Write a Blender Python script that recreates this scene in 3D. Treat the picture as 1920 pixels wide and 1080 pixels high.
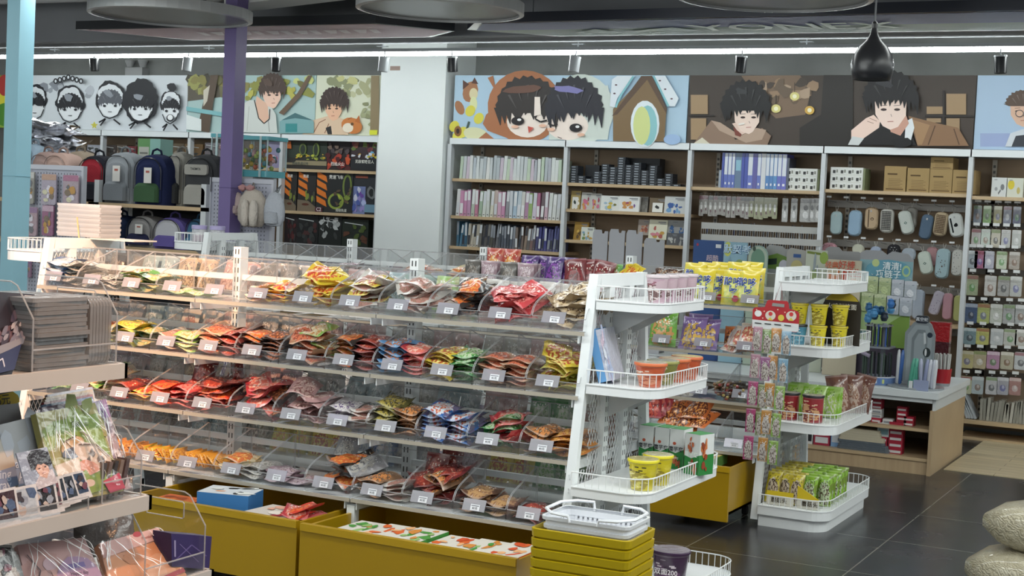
import bpy, math, random
from mathutils import Vector, Matrix, Euler
for o in list(bpy.data.objects): bpy.data.objects.remove(o)
sc = bpy.context.scene
C = sc.collection
PI = math.pi
# ---------------------------------------------------------------- camera
EYE = Vector((0, 0, 1.65))
def _basis(yaw, pitch, roll):
    f = Vector((-math.sin(yaw)*math.cos(pitch), math.cos(yaw)*math.cos(pitch), math.sin(pitch)))
    r = Vector((math.cos(yaw), math.sin(yaw), 0)); u = r.cross(f)
    return (math.cos(roll)*r + math.sin(roll)*u, -math.sin(roll)*r + math.cos(roll)*u, f)
CR, CU, CF = _basis(0.469199, -0.052839, 0.046742)
FPX = 2750.0
cam = bpy.data.cameras.new('camera'); camo = bpy.data.objects.new('camera', cam); C.objects.link(camo)
cam.sensor_width = 36; cam.lens = FPX*36/1920; cam.clip_start = .05; cam.clip_end = 100
camo.matrix_world = Matrix(((CR.x, CU.x, -CF.x, EYE.x), (CR.y, CU.y, -CF.y, EYE.y), (CR.z, CU.z, -CF.z, EYE.z), (0, 0, 0, 1)))
sc.camera = camo
# ---------------------------------------------------------------- world, lights, exposure
w = bpy.data.worlds.new('world'); sc.world = w; w.use_nodes = True
w.node_tree.nodes['Background'].inputs[0].default_value = (.90, .97, .97, 1)
w.node_tree.nodes['Background'].inputs[1].default_value = .42
sc.view_settings.view_transform = 'Standard'; sc.view_settings.look = 'None'
sc.view_settings.exposure = 0.6; sc.view_settings.gamma = 1; sc.view_settings.use_curve_mapping = False
sc.cycles.transparent_max_bounces = 48
sc.cycles.max_bounces = 6
def area(name, loc, rot, sx, sy, power, col=(1, 1, 1)):
    l = bpy.data.lights.new(name, 'AREA'); l.shape = 'RECTANGLE'; l.size = sx; l.size_y = sy
    l.energy = power; l.color = col
    o = bpy.data.objects.new(name, l); o.location = loc; o.rotation_euler = rot; C.objects.link(o); return o
COOL = (.95, 1, .985)
area('ceiling_light_strip', (-3.8, 4.3, 2.95), (0, 0, 0), 5.0, .25, 50, COOL)
area('ceiling_light_strip', (0.3, 3.0, 2.95), (0, 0, PI/2), 6.0, .9, 60, COOL)
area('ceiling_light_strip', (-4.0, 7.2, 2.95), (0, 0, 0), 7.0, .2, 36, COOL)
area('ceiling_light_strip', (1.2, 8.3, 2.95), (0, 0, PI/2), 5.0, .3, 40, COOL)
area('ceiling_light_strip', (-8.5, 7.5, 2.95), (0, 0, PI/2), 4.0, .2, 20, COOL)
area('added_ceiling_fill', (1.8, 6.5, 2.3), (PI, .35, 0), 1.2, 6.0, 230, COOL)  # added upward fill out of view to brighten the ceiling, no real fixture
area('added_ceiling_fill', (-6.0, 1.0, 2.3), (PI-.4, 0, 0), 6.0, 1.2, 200, COOL)  # second added fill, lifts the ceiling from the near side
def spot(name, loc, target, power, ang, blend, col, r=.04):
    l = bpy.data.lights.new(name, 'SPOT'); l.energy = power; l.color = col; l.spot_size = math.radians(ang); l.spot_blend = blend
    l.shadow_soft_size = r
    o = bpy.data.objects.new(name, l); o.location = loc; C.objects.link(o)
    o.rotation_euler = (Vector(target)-Vector(loc)).to_track_quat('-Z', 'Y').to_euler(); return o
WARM = (1, .52, .26)
spot('warm_spotlight', (-4.1, 3.9, 2.85), (-4.9, 5.6, 1.15), 430, 50, .9, WARM)
spot('warm_spotlight', (-1.5, 2.2, 2.85), (-2.35, 2.75, .65), 100, 40, .8, WARM)
spot('white_spotlight', (-0.9, 4.6, 2.85), (-2.3, 5.7, .9), 42, 50, .9, (1, 1, 1))
# ---------------------------------------------------------------- pixel -> real plane
def ray(x, y): return CF + CR*((x-960)/FPX) - CU*((y-540)/FPX)
def ay(x, y, Y):
    d = ray(x, y); return EYE + d*(Y/d.y)
def az(x, y, Z):
    d = ray(x, y); return EYE + d*((Z-EYE.z)/d.z)
def ax(x, y, X):
    d = ray(x, y); return EYE + d*(X/d.x)
# ---------------------------------------------------------------- colour + materials
def lin(c):
    if isinstance(c, str):
        c = c.lstrip('#'); c = [int(c[i:i+2], 16)/255 for i in (0, 2, 4)]
    return tuple(((v/12.92) if v <= .04045 else ((v+.055)/1.055)**2.4) for v in c[:3])
def newmat(name):
    m = bpy.data.materials.new(name); m.use_nodes = True
    nt = m.node_tree; b = nt.nodes['Principled BSDF']; return m, nt, b
def nd(nt, t, **kw):
    n = nt.nodes.new(t)
    for k, v in kw.items():
        if k.startswith('i_'): n.inputs[k[2:].replace('_', ' ')].default_value = v
        else: setattr(n, k, v)
    return n
def attr_mat(name, rough, metal=0, spec=.5, bump=0, bscale=20, coat=0, emit=0, alpha=None, noise=0):
    m, nt, b = newmat(name)
    a = nd(nt, 'ShaderNodeVertexColor'); a.layer_name = 'Col'
    src = a.outputs['Color']
    if noise:
        n = nd(nt, 'ShaderNodeTexNoise'); n.inputs['Scale'].default_value = 6
        tc0 = nd(nt, 'ShaderNodeTexCoord'); nt.links.new(tc0.outputs['Object'], n.inputs['Vector'])
        mr = nd(nt, 'ShaderNodeMapRange'); mr.inputs[3].default_value = 1-noise; mr.inputs[4].default_value = 1+noise*.4
        nt.links.new(n.outputs['Fac'], mr.inputs[0])
        mx = nd(nt, 'ShaderNodeVectorMath', operation='SCALE'); nt.links.new(src, mx.inputs[0]); nt.links.new(mr.outputs[0], mx.inputs['Scale']); src = mx.outputs[0]
    nt.links.new(src, b.inputs['Base Color'])
    b.inputs['Roughness'].default_value = rough; b.inputs['Metallic'].default_value = metal
    b.inputs['Specular IOR Level'].default_value = spec; b.inputs['Coat Weight'].default_value = coat
    b.inputs['Coat Roughness'].default_value = .08
    if bump:
        tc = nd(nt, 'ShaderNodeTexCoord'); n = nd(nt, 'ShaderNodeTexNoise'); n.inputs['Scale'].default_value = bscale; n.inputs['Detail'].default_value = 3
        nt.links.new(tc.outputs['Object'], n.inputs['Vector'])
        bp = nd(nt, 'ShaderNodeBump'); bp.inputs['Strength'].default_value = bump; bp.inputs['Distance'].default_value = .01
        nt.links.new(n.outputs['Fac'], bp.inputs['Height']); nt.links.new(bp.outputs[0], b.inputs['Normal'])
    return m
PAINT = attr_mat('painted_metal', .42, noise=.06)
MATTE = attr_mat('matte_surface', .8, spec=.25)
PRINT = attr_mat('printed_card', .5, spec=.35)
PLAST = attr_mat('moulded_plastic', .3)
GLOSS = attr_mat('glossy_film', .22, bump=.5, bscale=45, coat=.5)
FABRIC = attr_mat('woven_fabric', .9, spec=.15, bump=.3, bscale=150, noise=.15)
PLUSH = attr_mat('plush_fabric', 1, spec=.1, bump=.9, bscale=70, noise=.2)
CARTON = attr_mat('cardboard', .85, spec=.2, noise=.1)
FOIL = attr_mat('metallic_foil', .2, metal=.95, bump=.6, bscale=14)
def emis(name, col, s):
    m, nt, b = newmat(name); b.inputs['Emission Color'].default_value = (*col, 1); b.inputs['Emission Strength'].default_value = s; return m
TUBE = emis('lit_tube', (.93, 1, .99), 24)
def clear_mat(name, tint, fac=.08, rough=.06, haze=0, bump=0, bscale=30, hc=.75):
    m = bpy.data.materials.new(name); m.use_nodes = True; nt = m.node_tree; nt.nodes.clear()
    out = nd(nt, 'ShaderNodeOutputMaterial'); tr = nd(nt, 'ShaderNodeBsdfTransparent'); tr.inputs[0].default_value = (*tint, 1)
    gl = nd(nt, 'ShaderNodeBsdfGlossy'); gl.inputs['Roughness'].default_value = rough
    ge = nd(nt, 'ShaderNodeNewGeometry'); dt = nd(nt, 'ShaderNodeVectorMath', operation='DOT_PRODUCT'); nt.links.new(ge.outputs['Normal'], dt.inputs[0]); nt.links.new(ge.outputs['Incoming'], dt.inputs[1])
    ab = nd(nt, 'ShaderNodeMath', operation='ABSOLUTE'); nt.links.new(dt.outputs['Value'], ab.inputs[0])
    om = nd(nt, 'ShaderNodeMath', operation='SUBTRACT'); om.inputs[0].default_value = 1; nt.links.new(ab.outputs[0], om.inputs[1])
    pw = nd(nt, 'ShaderNodeMath', operation='POWER'); pw.inputs[1].default_value = 4.5; nt.links.new(om.outputs[0], pw.inputs[0])
    ml = nd(nt, 'ShaderNodeMath', operation='MULTIPLY_ADD'); ml.inputs[1].default_value = .7; ml.inputs[2].default_value = fac; ml.use_clamp = True
    nt.links.new(pw.outputs[0], ml.inputs[0])
    mx = nd(nt, 'ShaderNodeMixShader'); nt.links.new(ml.outputs[0], mx.inputs[0]); nt.links.new(tr.outputs[0], mx.inputs[1]); nt.links.new(gl.outputs[0], mx.inputs[2])
    last = mx.outputs[0]
    if haze:
        df = nd(nt, 'ShaderNodeBsdfDiffuse'); df.inputs[0].default_value = (hc, hc, hc*1.02, 1)
        m2 = nd(nt, 'ShaderNodeMixShader'); m2.inputs[0].default_value = haze
        nt.links.new(last, m2.inputs[1]); nt.links.new(df.outputs[0], m2.inputs[2]); last = m2.outputs[0]
    if bump:
        tc = nd(nt, 'ShaderNodeTexCoord'); n = nd(nt, 'ShaderNodeTexNoise'); n.inputs['Scale'].default_value = bscale; n.inputs['Detail'].default_value = 2
        nt.links.new(tc.outputs['Object'], n.inputs['Vector'])
        bp = nd(nt, 'ShaderNodeBump'); bp.inputs['Strength'].default_value = bump; bp.inputs['Distance'].default_value = .02
        nt.links.new(n.outputs['Fac'], bp.inputs['Height']); nt.links.new(bp.outputs[0], gl.inputs['Normal'])
    nt.links.new(last, out.inputs[0]); return m
ACRYL = clear_mat('clear_acrylic', (.97, .975, .975), .07, .07, .03, bump=.5, bscale=7)
EDGE = clear_mat('acrylic_edge', (.7, .71, .72), .08, .2, .28)
TAGPL = clear_mat('tinted_tag_plastic', (.55, .52, .66), .07, .15, .25)
WRAP = clear_mat('clear_wrap', (.97, .97, .97),   .05, .1, .02, bump=.6, bscale=14)
HAZY = clear_mat('hazy_plastic', (.88, .88, .88), .1, .15, .4)
SLEEVE = clear_mat('clear_sleeve_film', (.8, .8, .8), .12, .12, .5, bump=.6, bscale=22, hc=.32)
# ---------------------------------------------------------------- mesh builder
class M:
    def __init__(s): s.v = []; s.f = []; s.c = []; s.uv = []; s.mi = []; s.col = lin('#ffffff'); s.m = 0; s.X = None
    def C(s, c): s.col = lin(c); return s
    def xf(s, mat): s.X = mat; return s
    def face(s, pts, uv=None, col=None):
        n = len(s.v)
        for p in pts:
            p = Vector(p)
            if s.X is not None: p = s.X @ p
            s.v.append(p)
        s.f.append(tuple(range(n, n+len(pts)))); s.c.append(lin(col) if col else s.col)
        s.uv.append(uv or [(0, 0)]*len(pts)); s.mi.append(s.m); return s
    def box(s, x0, x1, y0, y1, z0, z1, col=None):
        if x0 > x1: x0, x1 = x1, x0
        if y0 > y1: y0, y1 = y1, y0
        if z0 > z1: z0, z1 = z1, z0
        U = [(0, 0), (1, 0), (1, 1), (0, 1)]
        a, b, c, d = (x0, y0, z0), (x1, y0, z0), (x1, y1, z0), (x0, y1, z0)
        e, f, g, h = (x0, y0, z1), (x1, y0, z1), (x1, y1, z1), (x0, y1, z1)
        for q in ((a, b, f, e), (b, c, g, f), (c, d, h, g), (d, a, e, h), (e, f, g, h), (d, c, b, a)): s.face(q, U, col)
        return s
    def cbox(s, cx, cy, cz, sx, sy, sz, col=None): return s.box(cx-sx/2, cx+sx/2, cy-sy/2, cy+sy/2, cz-sz/2, cz+sz/2, col)
    def rbox(s, x0, x1, y0, y1, z0, z1, r, col=None, n=3, axis='z'):
        # rounded in the plane perpendicular to axis
        if axis == 'z': A, B, Lo = (x0, x1), (y0, y1), (z0, z1); mk = lambda a, b, l: (a, b, l)
        elif axis == 'y': A, B, Lo = (x0, x1), (z0, z1), (y0, y1); mk = lambda a, b, l: (a, l, b)
        else: A, B, Lo = (y0, y1), (z0, z1), (x0, x1); mk = lambda a, b, l: (l, a, b)
        P = []
        for (cx, cy, a0) in ((A[1]-r, B[1]-r, 0), (A[0]+r, B[1]-r, 90), (A[0]+r, B[0]+r, 180), (A[1]-r, B[0]+r, 270)):
            for k in range(n+1):
                t = math.radians(a0+90*k/n); P.append((cx+r*math.cos(t), cy+r*math.sin(t)))
        return s.prism([mk(a, b, Lo[0]) for a, b in P], [mk(a, b, Lo[1]) for a, b in P], col)
    def prism(s, A, B, col=None):
        n = len(A)
        s.face(list(reversed(A)), None, col); s.face(B, None, col)
        for i in range(n): j = (i+1) % n; s.face((A[i], A[j], B[j], B[i]), [(i/n, 0), ((i+1)/n, 0), ((i+1)/n, 1), (i/n, 1)], col)
        return s
    def tube(s, pts, r, n=6, col=None, closed=False, cap=True):
        pts = [Vector(p) for p in pts]; R = []; m = len(pts)
        up0 = None
        for i, p in enumerate(pts):
            a = pts[(i-1) % m] if (i or closed) else p; b = pts[(i+1) % m] if (i < m-1 or closed) else p
            t = (b-a).normalized()
            u = (up0 - t*up0.dot(t)) if up0 is not None else (Vector((0, 0, 1)) if abs(t.z) < .9 else Vector((1, 0, 0))).cross(t)
            if u.length < 1e-6: u = t.orthogonal()
            u.normalize(); up0 = u; w_ = t.cross(u)
            rr = r[i] if isinstance(r, (list, tuple)) else r
            R.append([p+(u*math.cos(2*PI*k/n)+w_*math.sin(2*PI*k/n))*rr for k in range(n)])
        for i in range(m if closed else m-1):
            A, B = R[i], R[(i+1) % m]
            for k in range(n): l = (k+1) % n; s.face((A[k], A[l], B[l], B[k]), None, col)
        if cap and not closed: s.face(list(reversed(R[0])), None, col); s.face(R[-1], None, col)
        return s
    def lathe(s, prof, c=(0, 0, 0), n=16, cols=None, col=None):
        # prof: list of (r,z); closed by caps where r>0 at the ends
        R = [[(c[0]+r*math.cos(2*PI*k/n), c[1]+r*math.sin(2*PI*k/n), c[2]+z) for k in range(n)] for r, z in prof]
        zs = [z for r, z in prof]; z0, z1 = min(zs), max(zs)
        for i in range(len(prof)-1):
            cc = cols[i] if cols else col
            for k in range(n):
                l = (k+1) % n; va, vb = (zs[i]-z0)/(z1-z0+1e-9), (zs[i+1]-z0)/(z1-z0+1e-9)
                s.face((R[i][k], R[i][l], R[i+1][l], R[i+1][k]), [(k/n, va), ((k+1)/n, va), ((k+1)/n, vb), (k/n, vb)], cc)
        if prof[0][0] > 1e-4: s.face(list(reversed(R[0])), None, cols[0] if cols else col)
        if prof[-1][0] > 1e-4: s.face(R[-1], None, cols[-1] if cols else col)
        return s
    def text(s, body, O, X, Y, h, col, align='CENTER'):
        O, X, Y = Vector(O), Vector(X).normalized(), Vector(Y).normalized()
        for tri in glyphs(body, align):
            s.face([O+X*(x*h)+Y*(y*h) for x, y in tri], None, col)
        return s
    def flat(s, pts, col, O, X, Y, off=0):
        # polygon in a plane frame O,X,Y (unnormalised axes: u,v run 0..1), lifted off along the normal
        O, X, Y = Vector(O), Vector(X), Vector(Y); N = X.cross(Y).normalized()
        s.face([O+X*u+Y*v+N*off for u, v in pts], None, col); return s
    def mesh(s, name, mats, smooth=False):
        me = bpy.data.meshes.new(name)
        me.from_pydata([tuple(p) for p in s.v], [], s.f)
        ca = me.color_attributes.new('Col', 'FLOAT_COLOR', 'CORNER'); uv = me.uv_layers.new(name='UVMap')
        cd, ud = [], []
        for f, c, u in zip(s.f, s.c, s.uv):
            for k in range(len(f)): cd += [c[0], c[1], c[2], 1]; ud += [u[k][0], u[k][1]]
        ca.data.foreach_set('color', cd); uv.data.foreach_set('uv', ud)
        for m in (mats if isinstance(mats, (list, tuple)) else [mats]): me.materials.append(m)
        me.polygons.foreach_set('material_index', s.mi)
        if smooth:
            import bmesh
            bm = bmesh.new(); bm.from_mesh(me); bmesh.ops.remove_doubles(bm, verts=bm.verts, dist=1e-5)
            for f in bm.faces: f.smooth = True
            bm.to_mesh(me); bm.free()
            try: me.set_sharp_from_angle(angle=math.radians(45))
            except Exception: pass
        me.update(); return me
    def build(s, name, mats, parent=None, smooth=False, loc=None):
        o = bpy.data.objects.new(name, s.mesh(name, mats, smooth)); C.objects.link(o)
        if parent: o.parent = parent
        if loc: o.location = loc
        return o
_gl = {}
def glyphs(body, align='CENTER'):
    k = (body, align)
    if k in _gl: return _gl[k]
    cu = bpy.data.curves.new('t', 'FONT'); cu.body = body; cu.size = 1; cu.align_x = align; cu.align_y = 'CENTER'; cu.resolution_u = 2
    cu.offset = .012
    o = bpy.data.objects.new('t', cu); C.objects.link(o)
    me = o.to_mesh(); me.calc_loop_triangles()
    T = [[(me.vertices[i].co.x, me.vertices[i].co.y) for i in t.vertices] for t in me.loop_triangles]
    o.to_mesh_clear(); bpy.data.objects.remove(o); bpy.data.curves.remove(cu)
    _gl[k] = T; return T
def tag(o, label, cat, group=None, kind=None):
    o['label'] = label; o['category'] = cat
    if group: o['group'] = group
    if kind: o['kind'] = kind
    return o
def thing(name, label, cat, loc=(0, 0, 0), rz=0, group=None):
    o = bpy.data.objects.new(name, None); C.objects.link(o); o.location = loc; o.rotation_euler = (0, 0, rz); o.empty_display_size = .05
    return tag(o, label, cat, group)
def struct(o): o['kind'] = 'structure'; return o
def dup(root, loc=None, rot=None, label=None, group=None):
    r = root.copy(); C.objects.link(r)
    if loc is not None: r.location = loc
    if rot is not None: r.rotation_euler = rot
    if label: r['label'] = label
    if group: r['group'] = group
    for ch in list(root.children):
        c = ch.copy(); C.objects.link(c); c.parent = r
        for g in list(ch.children):
            d = g.copy(); C.objects.link(d); d.parent = c
    return r
rnd = random.Random(7)
def hexmix(a, b, t):
    a = a.lstrip('#'); b = b.lstrip('#')
    return '#'+''.join('%02x' % int(int(a[i:i+2], 16)*(1-t)+int(b[i:i+2], 16)*t) for i in (0, 2, 4))
W = '#dfe3e4'      # white powder coat
# ---------------------------------------------------------------- structure
def floor_mat():
    m, nt, b = newmat('dark_floor_tile')
    tc = nd(nt, 'ShaderNodeTexCoord'); mp = nd(nt, 'ShaderNodeMapping'); mp.inputs['Location'].default_value = (1.65+.0, -8.6, 0)
    nt.links.new(tc.outputs['Object'], mp.inputs['Vector'])
    br = nd(nt, 'ShaderNodeTexBrick'); br.offset = 0; br.inputs['Scale'].default_value = 1; br.inputs['Brick Width'].default_value = .82; br.inputs['Row Height'].default_value = .82
    br.inputs['Mortar Size'].default_value = .0035; br.inputs['Mortar Smooth'].default_value = .1
    br.inputs['Color1'].default_value = (*lin('#2c2d30'), 1); br.inputs['Color2'].default_value = (*lin('#303134'), 1); br.inputs['Mortar'].default_value = (*lin('#77756e'), 1)
    nt.links.new(mp.outputs[0], br.inputs['Vector'])
    n = nd(nt, 'ShaderNodeTexNoise'); n.inputs['Scale'].default_value = 3; n.inputs['Detail'].default_value = 6; nt.links.new(tc.outputs['Object'], n.inputs['Vector'])
    mx = nd(nt, 'ShaderNodeMixRGB'); mx.blend_type = 'MULTIPLY'; mx.inputs[0].default_value = .35; nt.links.new(br.outputs['Color'], mx.inputs[1]); nt.links.new(n.outputs['Color'], mx.inputs[2])
    nt.links.new(mx.outputs[0], b.inputs['Base Color'])
    mr = nd(nt, 'ShaderNodeMapRange'); mr.inputs[3].default_value = .16; mr.inputs[4].default_value = .34; nt.links.new(n.outputs['Fac'], mr.inputs[0]); nt.links.new(mr.outputs[0], b.inputs['Roughness'])
    return m
def wood_mat(name, c1, c2, scale=(1.2, 14, 14), rough=.45, plank=None):
    m, nt, b = newmat(name)
    tc = nd(nt, 'ShaderNodeTexCoord'); mp = nd(nt, 'ShaderNodeMapping'); mp.inputs['Scale'].default_value = scale; nt.links.new(tc.outputs['Object'], mp.inputs[0])
    n = nd(nt, 'ShaderNodeTexNoise'); n.inputs['Scale'].default_value = 2.2; n.inputs['Detail'].default_value = 5; nt.links.new(mp.outputs[0], n.inputs['Vector'])
    cr = nd(nt, 'ShaderNodeValToRGB'); cr.color_ramp.elements[0].position = .3; cr.color_ramp.elements[1].position = .7
    cr.color_ramp.elements[0].color = (*lin(c1), 1); cr.color_ramp.elements[1].color = (*lin(c2), 1); nt.links.new(n.outputs['Fac'], cr.inputs[0])
    src = cr.outputs[0]
    if plank:
        br = nd(nt, 'ShaderNodeTexBrick'); br.offset = .37; br.inputs['Scale'].default_value = 1; br.inputs['Brick Width'].default_value = 1.1; br.inputs['Row Height'].default_value = .12
        br.inputs['Mortar Size'].default_value = .003; br.inputs['Color1'].default_value = (1, 1, 1, 1); br.inputs['Color2'].default_value = (.82, .82, .82, 1); br.inputs['Mortar'].default_value = (.45, .4, .35, 1)
        nt.links.new(tc.outputs['Object'], br.inputs['Vector'])
        mx = nd(nt, 'ShaderNodeMixRGB'); mx.blend_type = 'MULTIPLY'; mx.inputs[0].default_value = 1; nt.links.new(src, mx.inputs[1]); nt.links.new(br.outputs['Color'], mx.inputs[2]); src = mx.outputs[0]
    nt.links.new(src, b.inputs['Base Color']); b.inputs['Roughness'].default_value = rough; return m
def plaster_mat(name, c, var=.25):
    m, nt, b = newmat(name)
    tc = nd(nt, 'ShaderNodeTexCoord'); n = nd(nt, 'ShaderNodeTexNoise'); n.inputs['Scale'].default_value = 1.6; n.inputs['Detail'].default_value = 7; nt.links.new(tc.outputs['Object'], n.inputs['Vector'])
    cr = nd(nt, 'ShaderNodeValToRGB'); cr.color_ramp.elements[0].position = .35; cr.color_ramp.elements[1].position = .75
    k = lin(c); cr.color_ramp.elements[0].color = (*[v*(1-var) for v in k], 1); cr.color_ramp.elements[1].color = (*k, 1); nt.links.new(n.outputs['Fac'], cr.inputs[0])
    nt.links.new(cr.outputs[0], b.inputs['Base Color']); b.inputs['Roughness'].default_value = .85
    bp = nd(nt, 'ShaderNodeBump'); bp.inputs['Strength'].default_value = .15; nt.links.new(n.outputs['Fac'], bp.inputs['Height']); nt.links.new(bp.outputs[0], b.inputs['Normal'])
    return m
SHELFW = wood_mat('light_wood_board', '#b39a78', '#c4ab88')
BACKW = plaster_mat('brown_back_panel', '#8a7763', .12)
COUNTW = wood_mat('light_oak_veneer', '#a99071', '#b9a17f', (14, 1, 1.2))
struct(M().box(-16, 6, -1, 14, -.1, 0).build('floor', floor_mat()))
struct(M().box(-1.84, 6, 10.35, 13, 0, .006).build('floor_wood', wood_mat('pale_wood_planks', '#b9a98a', '#d2c3a2', (1.5, 12, 1), .4, True)))
struct(M().box(-16, 6, -1, 14, 3.42, 3.55).build('ceiling', plaster_mat('grey_ceiling_concrete', '#cfcfcb')))
struct(M().box(-16, 6, 12.5, 12.7, 0, 3.45).build('wall_back', plaster_mat('grey_wall_plaster', '#8f9190', .3)))
pm = plaster_mat('white_column_plaster', '#eaefef', .05)
struct(M().box(-7.55, -6.84, 11.93, 12.5, 0, 3.42).build('trim_1', pm))       # wide white column between the shelf runs
struct(M().C('#b9bdc2').box(-16, 6, 10.3, 10.75, 3.02, 3.42).build('trim_2', plaster_mat('grey_beam_plaster', '#8a8c90', .15)))
for i, yy in enumerate((7.2, 8.7)):
    struct(M().C('#b5b6b8').box(-16, 6, yy, yy+.16, 3.2, 3.42).build('trim_%d' % (i+3), MATTE))
struct(M().C('#b9babc').tube([(-16, 9.3, 3.26), (6, 9.3, 3.26)], .05, 10).build('trim_5', MATTE, smooth=True))
struct(M().C('#b9babc').tube([(-9.5, 5, 3.2), (-7.5, 13, 3.25)], .035, 8).build('trim_6', MATTE, smooth=True))
# ================================================================ helpers for flat printed art
class Art:
    """printed shapes on a flat board; pixel outlines are dropped onto the board's own plane"""
    def __init__(s, m, proj, nrm=(0, -1, 0), d=.0004): s.m, s.p, s.n, s.d, s.k = m, proj, Vector(nrm), d, 1
    def poly(s, col, pts):
        s.m.face([s.p(x, y)+s.n*s.d*s.k for x, y in pts], None, col); s.k += 1; return s
    def ell(s, col, cx, cy, rx, ry, n=18, rot=0, jit=0, seed=1):
        r = random.Random(seed); P = []
        for i in range(n):
            a = 2*PI*i/n; q = 1+(r.uniform(-jit, jit) if jit else 0)
            x, y = rx*q*math.cos(a), ry*q*math.sin(a)
            P.append((cx+x*math.cos(rot)-y*math.sin(rot), cy+x*math.sin(rot)+y*math.cos(rot)))
        return s.fan(col, cx, cy, P)
    def fan(s, col, cx, cy, P):
        c = s.p(cx, cy)+s.n*s.d*s.k
        Q = [s.p(x, y)+s.n*s.d*s.k for x, y in P]
        for i in range(len(Q)): s.m.face([c, Q[i], Q[(i+1) % len(Q)]], None, col)
        s.k += 1; return s
    def line(s, col, pts, w=1.5):
        for (a, b), (c, d) in zip(pts, pts[1:]):
            L = math.hypot(c-a, d-b) or 1; nx, ny = -(d-b)/L*w/2, (c-a)/L*w/2
            s.m.face([s.p(x, y)+s.n*s.d*s.k for x, y in ((a+nx, b+ny), (c+nx, d+ny), (c-nx, d-ny), (a-nx, b-ny))], None, col)
        s.k += 1; return s
    def blobs(s, cols, x0, x1, y0, y1, n, r0, r1, seed):
        r = random.Random(seed)
        for i in range(n): s.ell(r.choice(cols), r.uniform(x0, x1), r.uniform(y0, y1), r.uniform(r0, r1), r.uniform(r0, r1), 7, r.uniform(0, 3), .35, seed+i)
        return s
    def hair(s, col, cx, cy, rx, ry, spikes=9, seed=3, drop=.5):
        # a rounded head of hair, side locks and a ragged fringe with a few lighter strands
        r = random.Random(seed); P = []
        for i in range(25):
            a = PI+PI*i/24; q = 1+(.07 if i % 2 else -.02)+r.uniform(-.02, .03); P.append((cx+rx*math.cos(a)*q, cy+ry*math.sin(a)*q))
        P += [(cx+rx*.8, cy+ry*.12), (cx-rx*.8, cy+ry*.12)]
        s.fan(col, cx, cy-ry*.2, P)
        n = spikes+4
        for i in range(n):
            t = i/(n-1); x = cx-rx*.95+1.9*rx*t; e = abs(2*t-1); L = ry*drop*(.55+.75*e*e+r.uniform(-.18, .2)); b = rx*1.9/n*.95; sl = rx*r.uniform(-.12, .12)+(.5-t)*rx*.1
            s.poly(col, [(x-b, cy-ry*.05), (x+b, cy-ry*.05), (x+sl+b*.15, cy+L), (x+sl, cy+L*1.06)])
        c2 = hexmix(col, '#ffffff', .16)
        for i in range(5):
            a = PI+PI*(.2+.6*i/4); x, y = cx+rx*.75*math.cos(a), cy+ry*.75*math.sin(a)
            s.poly(c2, [(x-rx*.03, y), (x+rx*.05, y-ry*.02), (x*.6+cx*.4+rx*.03, y+ry*.45)])
        return s
    def face(s, cx, cy, rx, ry, skin='#e3c3ad', line='#3a2a28', look=0):
        s.fan(skin, cx, cy, [(cx-rx, cy-ry*.6), (cx+rx, cy-ry*.6), (cx+rx*.95, cy+ry*.25), (cx+rx*.45, cy+ry*.85), (cx+look*rx*.3, cy+ry), (cx-rx*.5, cy+ry*.8), (cx-rx*.95, cy+ry*.2)])
        for q in (-1, 1):
            s.ell(line, cx+rx*(q*.42+look*.2), cy-ry*.05, rx*.2, ry*.07, 8)
            s.line(line, [(cx+rx*(q*.42+look*.2)-rx*.22, cy-ry*.25), (cx+rx*(q*.42+look*.2)+rx*.22, cy-ry*.28)], .8)
        s.line(line, [(cx+rx*(.03+look*.25), cy+ry*.18), (cx+rx*(.1+look*.3), cy+ry*.32)], .7)
        s.line('#a5574c', [(cx-rx*.18+look*rx*.25, cy+ry*.58), (cx+rx*.2+look*rx*.25, cy+ry*.56)], 1); return s
YF = 12.0
pY = lambda Y: (lambda x, y: ay(x, y, Y))
BZ0, BZ1 = 2.302, 2.882
def banner(name, label, px0, px1, bg):
    x0, x1 = ay(px0, 200, YF).x, ay(px1, 200, YF).x
    m = M(); m.box(x0, x1, YF, YF+.02, BZ0, BZ1, bg); a = Art(m, pY(YF)); return m, a, label, name
def bdone(t): o = t[0].build(t[3], PRINT); tag(o, t[2], 'banner'); return o
ink = '#23242a'
# -- green and yellow end panel
b = banner('picture_banner', 'bright yellow and green picture banner cut off at the far left behind the blue post', -60, 39, '#8aa83a'); a = b[1]
a.ell('#d9cf3c', 5, 175, 22, 24).ell('#b03a34', 8, 160, 12, 20).ell('#4f8a2c', 10, 215, 20, 22).ell('#cf8b2c', 22, 205, 6, 9); bdone(b)
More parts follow.
